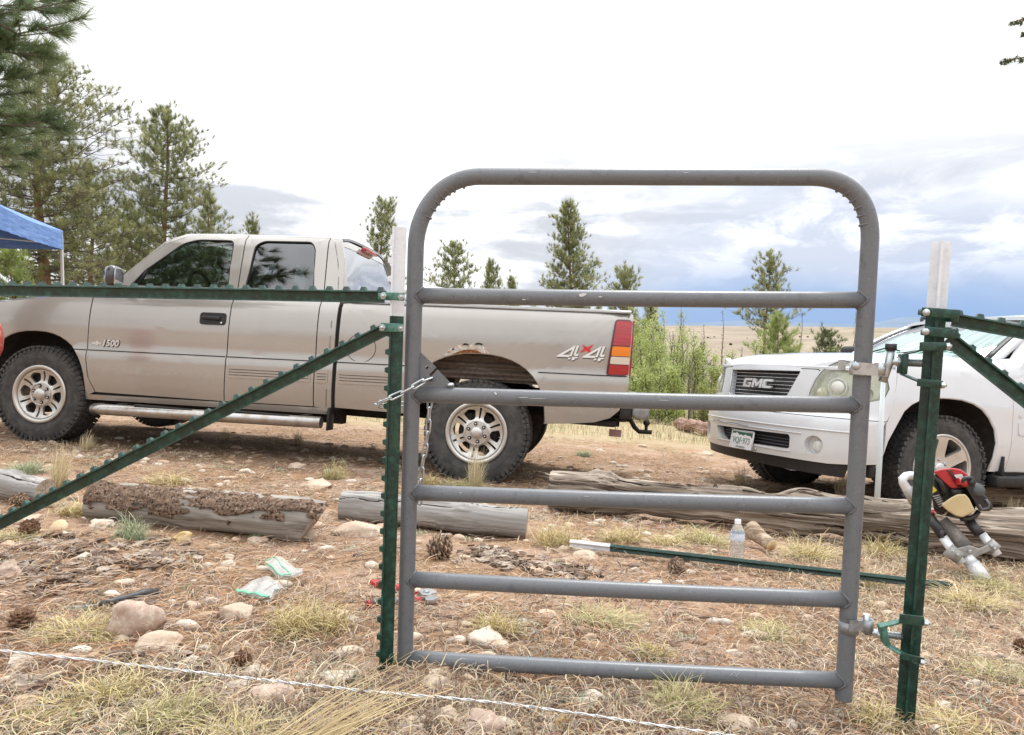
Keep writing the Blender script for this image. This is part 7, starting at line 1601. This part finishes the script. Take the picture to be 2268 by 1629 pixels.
def pine(px, ytop, Y, halfw, label, seed, prof=None, pal=PAL_P, lean=0., crown0=.25, ntuft=2800, nn=16, tsize=.20, wid=.014, trunk=.16, dead=0, group='pines beyond the vehicles', sparse=.0, pxbase=None, name='pine_tree'):
    dens = ntuft / 1150.; nn = int(nn * 2.4); wid = wid * .68; tsize = tsize * 1.38; halfw = halfw * (1.16 if Y > 25 else 1.04)
    """px: pixel column of the trunk, ytop: pixel row of the tip, halfw: half width of the crown in pixels at its widest, Y: distance"""
    rng = np.random.default_rng(seed); X = dirn(px, 700)[0] / dirn(px, 700)[1] * Y; z0 = hz(X, Y); top = P(px, ytop, Y); H_ = top.z - z0; hw = halfw * Y / F_PX
    O = Vector((X, Y, z0)); root = thing(name, label, 'pine tree', O, group)
    prof = prof or [(0, .75), (.15, 1.), (.45, .8), (.75, .48), (.92, .2), (1, .05)]
    pf = lambda t: np.interp(t, [p[0] for p in prof], [p[1] for p in prof])
    tr = MB(); pts = [Vector((lean * H_ * t ** 1.5 + .015 * H_ * math.sin(t * 7 + seed) * t, .01 * H_ * math.sin(t * 5 + seed), H_ * t - .15 * (t == 0))) for t in np.linspace(0, .99, 12)]
    axis = lambda t: np.array([np.interp(t, np.linspace(0, .99, 12), [p[i] for p in pts]) for i in range(3)])
    tr.tube(pts, [trunk * (1 - .88 * t) for t in np.linspace(0, 1, 12)], 9); tr.build('trunk', M_PBARK, root)
    nl = int(30 + 7 * H_ * (1 - sparse)); lb = MB(); Cs, Ds, Ss = [], [], []; k = 0
    
    for i in range(nl):
        t = crown0 + (1 - crown0) * ((i + rng.uniform(0, .8)) / nl) ** .9; tc = (t - crown0) / (1 - crown0); L_ = hw * pf(tc) * rng.uniform(.55, 1.12); a = i * 2.39996 + rng.uniform(-.5, .5)
        b = axis(t); up = rng.uniform(.05, .55) + .5 * tc; d = np.array([math.cos(a), math.sin(a), up * .45]); e = b + d * L_; mid = (b + e) / 2 - np.array([0, 0, .05 * L_]); e = e + np.array([0, 0, .14 * L_])
        lp = [Vector(b), Vector(mid), Vector(e)]; r0 = trunk * .20 * (1 - .6 * t); lb.tube(lp, [r0, r0 * .6, r0 * .22], 5, cap=False)
        ncl = max(3, int(round(dens * (1 + L_ / (tsize * .8)))))
        for c in range(ncl):
            u = rng.uniform(.22, 1.0) if c else 1.0; p = np.array(b) * (1 - u) ** 2 + 2 * u * (1 - u) * np.array(mid) + u * u * e
            off = np.array([rng.normal() * L_ * .17, rng.normal() * L_ * .17, abs(rng.normal()) * tsize * .8]) * (.35 + .65 * u) * (1 - .5 * max(0, tc - .6)); q = p + off
            lb.tube([Vector(p), Vector((p + q) / 2 - np.array([0, 0, .25 * tsize])), Vector(q)], [r0 * .30, r0 * .22, r0 * .14], 4, cap=False)
            dd = off / (np.linalg.norm(off) + 1e-6) + np.array([0, 0, .9]) + d * .4; sz = tsize * rng.uniform(.55, 1.1)
            Cs.append(q); Ds.append(dd); Ss.append(sz)
    for _ in range(10): 
        Cs.append(axis(.99) + rng.normal(size=3) * tsize * .35 - np.array([0, 0, rng.uniform(0, 3) * tsize])); Ds.append(np.array([0, 0, 1.])); Ss.append(tsize)
    lb.build('limbs', M_DEAD, root)['kind'] = 'stuff'
    V, Q, C_ = tufts_mesh(np.array(Cs), np.array(Ds), np.array(Ss), nn, rng, pal, wid, .95, .22)
    np_mesh('crown', V, Q, M_NEED, root, cols=C_)
    if dead:
        mb = MB()
        for i in range(dead):
            t = rng.uniform(.10, crown0 + .12); a = rng.uniform(0, 6.28); b = Vector(axis(t)); L_ = hw * rng.uniform(.3, .95); p = b; dp = [b]; r = trunk * .09
            for s_ in range(4):
                a += rng.uniform(-.35, .35); p = p + Vector((math.cos(a) * L_ / 4, math.sin(a) * L_ / 4, rng.uniform(-.25, .12) * L_ / 4)); dp.append(p)
                if rng.random() < .8:
                    a2 = a + rng.uniform(-1.2, 1.2); mb.tube([p, p + Vector((math.cos(a2), math.sin(a2), rng.uniform(-.5, .2))) * L_ * .22], [r * .5, r * .15], 4, cap=False)
            mb.tube(dp, [r, r * .85, r * .7, r * .5, r * .2], 4, cap=False)
        mb.build('dead_branches', M_DEAD, root)['kind'] = 'stuff'
    return root
broad = [(0, .7), (.2, 1.), (.5, .95), (.75, .62), (.92, .3), (1, .08)]
colm = [(0, .8), (.3, 1.), (.6, .75), (.8, .55), (.95, .3), (1, .1)]
pine(100, 110, 23, 205, 'tall ponderosa pine with reddish trunk and bare lower twigs, behind the blue canopy', 1, broad, crown0=.26, ntuft=3900, nn=15, tsize=.17, wid=.013, trunk=.22, dead=70, pal=PAL_P + [(.24, .26, .09)])
pine(372, 246, 29, 112, 'bushy pine rising above the pickup windscreen', 2, [(0, .9), (.15, 1.), (.35, .62), (.55, .82), (.8, .62), (.93, .35), (1, .12)], crown0=.28, ntuft=3600, nn=16, tsize=.19, wid=.015, trunk=.17, dead=20)
pine(205, 370, 27, 112, 'shorter olive pine between the tall ponderosa and the bushy pine', 3, broad, crown0=.15, ntuft=3500, nn=14, tsize=.19, wid=.015, trunk=.13, dead=30)
pine(292, 450, 31, 100, 'low pine just left of the pickup windscreen', 4, broad, crown0=.08, ntuft=3300, nn=14, tsize=.20, wid=.016, trunk=.12, dead=20)
pine(470, 425, 33, 62, 'small pine to the right of the bushy pine, above the pickup roof', 5, colm, crown0=.2, ntuft=3000, nn=14, tsize=.20, wid=.017, trunk=.11)
pine(562, 488, 36, 34, 'pine tip just showing above the pickup cab', 6, colm, crown0=.3, ntuft=2800, nn=14, tsize=.20, wid=.018, trunk=.09)
pine(840, 450, 31, 62, 'pine behind the white tip of the left post', 7, [(0, .8), (.2, 1), (.5, .7), (.75, .55), (.9, .45), (1, .25)], crown0=.25, ntuft=3100, nn=14, tsize=.18, wid=.016, trunk=.11, lean=.02)
pine(1003, 542, 36, 56, 'round open pine left of centre, behind the pickup bed', 8, [(0, .8), (.3, 1), (.7, .85), (.9, .5), (1, .2)], crown0=.3, ntuft=2800, nn=14, tsize=.19, wid=.018, trunk=.10)
pine(1086, 582, 38, 33, 'small pine between the round pine and the tall slim one', 9, colm, crown0=.35, ntuft=2800, nn=13, tsize=.19, wid=.019, trunk=.08)
pine(1136, 616, 42, 22, 'tiny pine top peeping above the second bar', 10, colm, crown0=.4, ntuft=2800, nn=13, tsize=.20, wid=.02, trunk=.07)
pine(1262, 452, 31, 78, 'tall slim dense pine seen through the top of the gate', 11, [(0, 1.), (.25, .95), (.5, .78), (.7, .52), (.88, .34), (1, .14)], crown0=.25, ntuft=4200, nn=15, tsize=.17, wid=.016, trunk=.12)
pine(1382, 602, 34, 42, 'small pine top above the pickup tail lamp', 12, [(0, .8), (.4, 1), (.8, .8), (1, .4)], crown0=.4, ntuft=2800, nn=13, tsize=.18, wid=.017, trunk=.09)
pine(1440, 668, 27, 34, 'narrow pine just right of the pickup tail lamp top', 13, broad, crown0=.3, ntuft=2800, nn=13, tsize=.17, wid=.015, trunk=.08, pal=PAL_P)
pine(1697, 568, 30, 62, 'open spreading pine with a bare lower trunk, right of the gate centre', 14, [(0, .55), (.12, 1.), (.35, 1.), (.55, .6), (.8, .55), (.93, .35), (1, .15)], crown0=.52, ntuft=2600, nn=14, tsize=.16, wid=.014, trunk=.10, dead=12, sparse=.35)
pine(1722, 700, 24, 82, 'bright green young pine in front of the spreading one, above the SUV bonnet', 15, [(0, 1.), (.4, .95), (.75, .6), (1, .1)], crown0=.03, ntuft=4200, nn=14, tsize=.15, wid=.013, trunk=.07, pal=[(.33, .40, .15), (.39, .45, .18), (.27, .33, .12), (.44, .48, .22)])
pine(1838, 738, 36, 42, 'small dark round pine standing on the open slope by the gate upright', 16, [(0, .9), (.5, 1.), (.85, .7), (1, .3)], crown0=.25, ntuft=2800, nn=13, tsize=.18, wid=.017, trunk=.09, pal=PAL_D)
pine(28, 560, 15.5, 58, 'lime green young pine under the blue canopy', 17, [(0, 1.), (.5, 1.), (.8, .8), (1, .3)], crown0=.05, ntuft=4200, nn=15, tsize=.13, wid=.009, trunk=.06, pal=PAL_L)
pine(1555, 770, 27, 22, 'small dark pine among the aspens', 18, colm, crown0=.1, ntuft=2800, nn=12, tsize=.13, wid=.013, trunk=.05, pal=PAL_D)
# ------------------------------------------------------------------ aspens, bare saplings, shrubs
def aspen(px, ytop, Y, halfw, label, seed, nleaf=5200, crown0=.2, pal=None, lean=0., stems=1, trunk=.045, leaf=.046, name='aspen_tree', cat='aspen', group='aspens and saplings beyond the pickup'):
    rng = np.random.default_rng(seed); X = dirn(px, 700)[0] / dirn(px, 700)[1] * Y; z0 = hz(X, Y); H_ = P(px, ytop, Y).z - z0; hw = halfw * Y / F_PX; root = thing(name, label, cat, Vector((X, Y, z0)), group)
    pal = pal or [(.44, .52, .18), (.50, .56, .22), (.36, .44, .14), (.56, .60, .30), (.28, .34, .12)]
    tr = MB(); tw = MB(); cl = []
    for s_ in range(stems):
        ox = (rng.uniform(-1, 1) * hw * .7) if stems > 1 else 0; hh = H_ * (1 if s_ == 0 else rng.uniform(.6, .95)); ln = lean + rng.uniform(-.05, .05)
        pts = [Vector((ox + ln * hh * t + .012 * hh * math.sin(9 * t + s_), .01 * hh * math.sin(7 * t), hh * t - .1 * (t == 0))) for t in np.linspace(0, 1, 9)]
        (tr if s_ == 0 else tw).tube(pts, [trunk * (1 - .85 * t) for t in np.linspace(0, 1, 9)], 7)
        for i in range(int(9 + 5 * hh)):
            t = crown0 + (1 - crown0) * rng.random(); b = pts[0].lerp(pts[-1], t); a = rng.uniform(0, 6.28); L_ = hw * rng.uniform(.4, 1.05) * (1 - .55 * t); e = b + Vector((math.cos(a) * L_, math.sin(a) * L_, L_ * rng.uniform(.5, 1.5)))
            tw.tube([b, (b + e) / 2 + Vector((0, 0, -.03 * L_)), e], [trunk * .22, trunk * .14, trunk * .06], 4, cap=False)
            for k in range(4): cl.append(np.array(b.lerp(e, rng.uniform(.35, 1.05))))
    tr.build('trunk', M_ABARK if nleaf else M_DEAD, root); q_ = tw.build('branches', M_DEAD, root); q_['kind'] = 'stuff'
    if nleaf:
        cl = np.array(cl); i = rng.integers(0, len(cl), nleaf); C_ = cl[i] + rng.normal(size=(nleaf, 3)) * hw * .15
        u = rng.normal(size=(nleaf, 3)); u /= np.linalg.norm(u, axis=1, keepdims=True); v = np.cross(u, rng.normal(size=(nleaf, 3))); v /= np.linalg.norm(v, axis=1, keepdims=True); s_ = (leaf * rng.uniform(.5, 1.1, nleaf))[:, None]
        V = np.stack([C_ - u * s_ * .5, C_ + v * s_ * .38, C_ + u * s_ * .5, C_ - v * s_ * .38], 1).reshape(-1, 3); Q = np.arange(nleaf * 4).reshape(-1, 4)
        cc = np.array(pal)[rng.integers(0, len(pal), len(cl))][i] * rng.uniform(.8, 1.2, (nleaf, 1)); np_mesh('foliage', V, Q, M_LEAF, root, cols=np.repeat(np.clip(cc, 0, 1), 4, 0))
    return root
aspen(1425, 720, 22, 48, 'bright yellow-green aspen right beside the pickup tail lamp', 31, 9000, .1, stems=4)
aspen(1462, 705, 20, 40, 'leafy lime aspen clump low behind the tow ball', 32, 8000, .05, stems=4)
aspen(1513, 690, 26, 34, 'thin pale-leaved aspen against the brown plain', 33, 1700, .3, stems=2, pal=[(.42, .48, .24), (.34, .42, .17), (.50, .54, .30)])
aspen(1545, 748, 21, 42, 'low green-yellow aspen clump left of the SUV bonnet', 34, 6500, .05, stems=5)
aspen(1590, 790, 20, 34, 'leafy green clump just left of the SUV grille', 35, 5000, .05, stems=4)
aspen(1408, 830, 19, 34, 'dense lime clump under the tail lamp', 36, 6000, .02, stems=4)
aspen(1640, 800, 22, 40, 'thin green bush behind the SUV headlight', 37, 3600, .1, stems=4, pal=[(.26, .31, .11), (.32, .37, .14), (.20, .25, .09)])
aspen(1860, 790, 24, 40, 'yellow-green bush below the small dark round pine', 38, 3000, .02, stems=4, pal=[(.36, .41, .14), (.28, .34, .11)])
aspen(1412, 690, 24, 40, 'tall leafy aspen rising behind the top of the tail lamp', 39, 7000, .3, stems=3)
aspen(1485, 820, 17.5, 36, 'low bright aspen thicket behind the tow ball and tag', 40, 7500, .0, stems=5)
aspen(1445, 800, 18, 38, 'dense lime thicket between the tail lamp and the tow ball', 41, 9000, .0, stems=5)
aspen(1575, 860, 18, 30, 'low yellow-green thicket touching the SUV bumper corner', 42, 4500, .0, stems=5, pal=[(.36, .38, .13), (.30, .34, .11), (.42, .42, .2)])
aspen(1350, 905, 18.5, 40, 'low green growth showing under the pickup rear bumper', 43, 4000, .0, stems=4)
aspen(1490, 700, 21, 30, 'airy yellow-green aspen midway between tail lamp and SUV', 44, 3600, .12, stems=4)
aspen(1532, 728, 20, 36, 'airy bright sapling clump left of the SUV bonnet', 45, 4200, .08, stems=5)
aspen(1612, 775, 21, 32, 'bright leafy clump above the SUV grille corner', 46, 3600, .08, stems=4)
aspen(1660, 770, 23, 34, 'yellow-green shrub at the foot of the spreading pine', 47, 3400, .05, stems=4)
for i, (px, yt, Y, hw, ln, lb) in enumerate([(1500, 676, 24, 12, .0, 'bare dark sapling left of the thin aspen'), (1478, 735, 21, 10, .02, 'short bare sapling beside the lime aspens'), (1608, 688, 23, 14, -.05, 'bare sapling left of the spreading pine, leaning left'), (1560, 720, 25, 16, .04, 'bare twiggy sapling against the brown plain'),
                                       (1630, 770, 22, 26, .12, 'bare bushy sapling leaning over the SUV grille'), (1886, 690, 26, 10, .0, 'thin bare sapling close to the gate upright'), (1770, 690, 27, 8, .0, 'thin bare sapling right of the spreading pine'), (1530, 800, 19, 12, -.03, 'bare pale stem in front of the aspen clumps'), (1578, 830, 18, 12, .03, 'short bare pale stem in front of the leafy green clump')]):
    aspen(px, yt, Y, hw, lb, 50 + i, 0, .3, lean=ln, trunk=.035, name='bare_sapling', cat='sapling')
log('weathered_log', 'small reddish fallen log in the grass between the tow ball and the SUV bumper', G(1505, 953) + Vector((0, 0, .12)), G(1590, 972) + Vector((0, 0, .12)), .13, .11, woodmat('reddish_log_wood', (.33, .20, .15), (.46, .36, .30), (.14, .07, .05)), rough=.02, seed=19)
# dark specks of far-off trees on the plain
def specks():
    rng = np.random.default_rng(9); Vs, Fs, cs = [], [], []; V0, F0 = ico(1)
    for i in range(26):
        d = rng.uniform(600, 1900); a = math.radians(rng.uniform(5, 36)); x, y = d * math.sin(a), d * math.cos(a); s_ = rng.uniform(1.2, 3.2); V = V0 * np.array([s_, s_, s_ * .8]) * rng.uniform(.6, 1.2, (len(V0), 1)) + np.array([x, y, hz(x, y) + s_ * .5]); Vs.append(V); Fs.append(F0 + i * len(V0)); cs.append(np.tile((.07, .09, .05), (len(V0), 1)))
    tag(np_mesh('distant_shrubs', np.concatenate(Vs), np.concatenate(Fs), M_LEAF, cols=np.concatenate(cs)), kind='stuff')
specks()
# ------------------------------------------------------------------ the near pine at left: limbs with long needles reaching into view
def near_pine():
    O = Vector((-5.35, 4.9, hz(-5.35, 4.9))); root = thing('pine_tree', 'near pine whose long-needled boughs hang into the top left corner', 'pine tree', O); rng = np.random.default_rng(77)
    mb = MB(); mb.tube([Vector((0, 0, -.2)), Vector((.05, 0, 2)), Vector((0, .05, 4.5)), Vector((.05, 0, 7.2))], [.19, .16, .11, .03], 14); mb.build('trunk', M_PBARK, root)
    tg = [(150, 22, 5.0), (95, 60, 5.2), (185, 40, 4.8), (40, 20, 5.4), (120, 0, 5.0), (110, 100, 5.0), (130, 130, 4.9), (50, 155, 5.2), (105, 160, 4.9), (25, 190, 5.0), (75, 205, 4.8), (30, 235, 5.2), (120, 255, 4.8), (145, 285, 4.8), (100, 290, 5.0), (50, 275, 5.1), (15, 290, 5.0), (20, 330, 4.7), (75, 340, 4.8), (40, 370, 4.9), (5, 130, 5.3), (15, 80, 5.2), (170, 0, 4.7), (70, 0, 5.2), (-60, 60, 5.2), (-60, 180, 5.0), (-80, 300, 4.8), (-150, 120, 4.9), (-160, 240, 5.0), (-50, 380, 4.8), (10, -60, 5.2), (110, -90, 5.0), (-100, -80, 5.0), (140, 70, 4.8), (0, 30, 5.0)]
    lb = MB(); Cs, Ds, Ss = [], [], []
    for k, (x, y, Y) in enumerate(tg):
        e = P(x, y, Y) - O; b = Vector((.03, 0, max(.8, e.z + rng.uniform(-.1, .5)))); mid = (b + e) / 2 + Vector((0, rng.uniform(-.2, .2), rng.uniform(-.35, .05))); n = 10; pts = [b * (1 - t) ** 2 + mid * 2 * t * (1 - t) + e * t * t for t in np.linspace(0, 1, n)]; lb.tube(pts, [.012 * (1 - .75 * t) for t in np.linspace(0, 1, n)], 6)
        d = (pts[-1] - pts[-3]).normalized()
        Cs.append(np.array(e)); Ds.append(np.array(d)); Ss.append(.165)
        for j in range(11):
            t = rng.uniform(.55, 1.0); p = pts[int(t * (n - 1))]; off = Vector(rng.normal(size=3)) * .085; off.z = abs(off.z) * .6; q = p + off; lb.tube([p, q], [.005, .0035], 4, cap=False); Cs.append(np.array(q)); Ds.append(np.array(d * .8 + off * 8)); Ss.append(rng.uniform(.11, .16))
    lb.build('limbs', M_DEAD, root)['kind'] = 'stuff'
    V, Q, C_ = tufts_mesh(np.array(Cs), np.array(Ds), np.array(Ss), 150, rng, [(.14, .20, .095), (.18, .24, .115), (.11, .155, .075), (.22, .27, .14)], .0036, .95, .15)
    np_mesh('crown', V, Q, M_NEED, root, cols=C_)
near_pine()
def right_bough():
    O = Vector((7.4, 7.6, hz(7.4, 7.6))); root = thing('pine_tree', 'fir whose two bough tips enter at the top right corner', 'fir tree', O); rng = np.random.default_rng(78)
    mb = MB(); mb.tube([Vector((0, 0, -.2)), Vector((.02, 0, 3)), Vector((0, .05, 6.5))], [.15, .11, .03], 12); mb.build('trunk', M_PBARK, root); lb = MB(); Cs, Ds, Ss = [], [], []
    for (x, y, tx, ty) in ((2216, 137, 2420, 100), (2238, 50, 2420, 10), (2262, 75, 2440, 60), (2290, 150, 2460, 160)):
        e = P(x, y, 7.2) - O; b = P(tx, ty, 7.5) - O; lb.tube([Vector((0, 0, b.z - .1)), b, e], [.03, .014, .004], 6)
        for j in range(46):
            t = rng.random() ** .8; p = b.lerp(e, t); Cs.append(np.array(p) + rng.normal(size=3) * .03 * (1.3 - t) + np.array([0, 0, -.01])); Ds.append(rng.normal(size=3)); Ss.append(rng.uniform(.035, .055))
    lb.build('limbs', M_PBARK, root)['kind'] = 'stuff'
    V, Q, C_ = tufts_mesh(np.array(Cs), np.array(Ds), np.array(Ss), 26, rng, PAL_D, .006, 1.2)
    np_mesh('crown', V, Q, M_NEED, root, cols=C_)
right_bough()
# ================================================================== CANOPIES
def canopy(name, label, A, d1, d2, S, eave, val, peak, m, m2, legm, sag=.05):
    O = Vector((A.x, A.y, hz(A.x, A.y))); root = thing(name, label, 'canopy', O); c = [Vector((A.x, A.y, 0)), Vector((A.x, A.y, 0)) + d1 * S, Vector((A.x, A.y, 0)) + (d1 + d2) * S, Vector((A.x, A.y, 0)) + d2 * S]
    ctr = (c[0] + c[2]) / 2; V, Fs = [], []; mb = MB(); n = 12
    for k in range(4):
        a, b = c[k], c[(k + 1) % 4]; g_ = []
        for i in range(n + 1):
            e = a.lerp(b, i / n)
            for j in range(n + 1):
                t = j / n; p = e.lerp(ctr, t); z = eave + val + (peak - eave - val) * t - sag * math.sin(math.pi * i / n) * (1 - t) - .03 * math.sin(math.pi * t); g_.append(Vector((p.x, p.y, z)) - O)
        mb.add(g_, [(i * (n + 1) + j, (i + 1) * (n + 1) + j, (i + 1) * (n + 1) + j + 1, i * (n + 1) + j + 1) for i in range(n) for j in range(n)], True)
    mb.build('roof_cloth', m, root)
    for k in range(4):
        a, b = c[k], c[(k + 1) % 4]; mb = MB(); nrm = (b - a).normalized().cross(Vector((0, 0, 1))); V = []
        for i in range(31):
            e = a.lerp(b, i / 30); sg = sag * math.sin(math.pi * i / 30); w_ = .012 * math.sin(i * 1.9)
            V += [Vector((e.x, e.y, eave + val - sg)) - O, Vector((e.x, e.y, eave - sg * .3)) + nrm * w_ - O]
        mb.add(V, [(2 * i, 2 * i + 1, 2 * i + 3, 2 * i + 2) for i in range(30)], True); mb.build('valance', m2, root)
        mb = MB(); z = hz(a.x, a.y); mb.box(Vector((a.x, a.y, (z + eave + val) / 2)) + (ctr - a).normalized() * .03 - O, (.035, .035, eave + val - z)); mb.build('leg', legm, root)
        mb = MB(); mb.tube([(Vector((a.x, a.y, 0)).lerp(ctr, .05) + Vector((0, 0, eave + val * .3))) - O, (Vector(((a.x + b.x) / 2, (a.y + b.y) / 2, 0)).lerp(ctr, .08) + Vector((0, 0, eave + val * .6))) - O, (Vector((b.x, b.y, 0)).lerp(ctr, .05) + Vector((0, 0, eave + val * .3))) - O], .012, 6); mb.build('truss', legm, root)
    return root
M_BLUE = mat('blue_canopy_cloth', (.10, .21, .52), .6, noise=[((3, 3, 22), (.15, .28, .60), .45, .62)], bump=[((2, 2, 14), .6, .03)]); 
_b = M_BLUE.node_tree.nodes['Principled BSDF']
M_LEGW = mat('white_leg_paint', (.62, .63, .65), .4, .2)
canopy('blue_canopy', 'blue pop-up canopy on white legs at the left edge', P(141, 560, 12), Vector((.30, -.954, 0)), Vector((-.954, -.30, 0)), 3.0, 2.10, .30, 3.12, M_BLUE, M_BLUE, M_LEGW)
_w = mat('white_canopy_cloth', (.72, .73, .73), .6)
canopy('white_canopy', 'white pop-up canopy roof showing behind the pickup bed', P(862, 640, 24), Vector((.95, .31, 0)), Vector((-.31, .95, 0)), 2.2, 1.95, .10, 2.34, _w, _w, M_LEGW)
# red object at the left edge, beside the front wheel
def jug():
    p = P(-29, 755, 5.2); g = Vector((p.x, p.y, hz(p.x, p.y))); o = thing('covered_stand', 'red rounded cover on a short stand at the left edge, by the front wheel', 'covered stand', g)
    mb = MB(); mb.lathe([(0, .15), (.05, .145), (.085, .12), (.098, .06), (.100, 0), (.094, -.06), (.075, -.11), (.03, -.13), (0, -.13)], p - g, (0, 0, 1), 28); mb.build('cover', mat('faded_red_cloth', (.42, .07, .05), .6, noise=(22, (.55, .25, .20), .48, .62)), o)
    mb = MB(); mb.tube([Vector((0, 0, 0)), p - g - Vector((0, 0, .1))], .018, 10); mb.build('stand', M_LEGW, o)
jug()
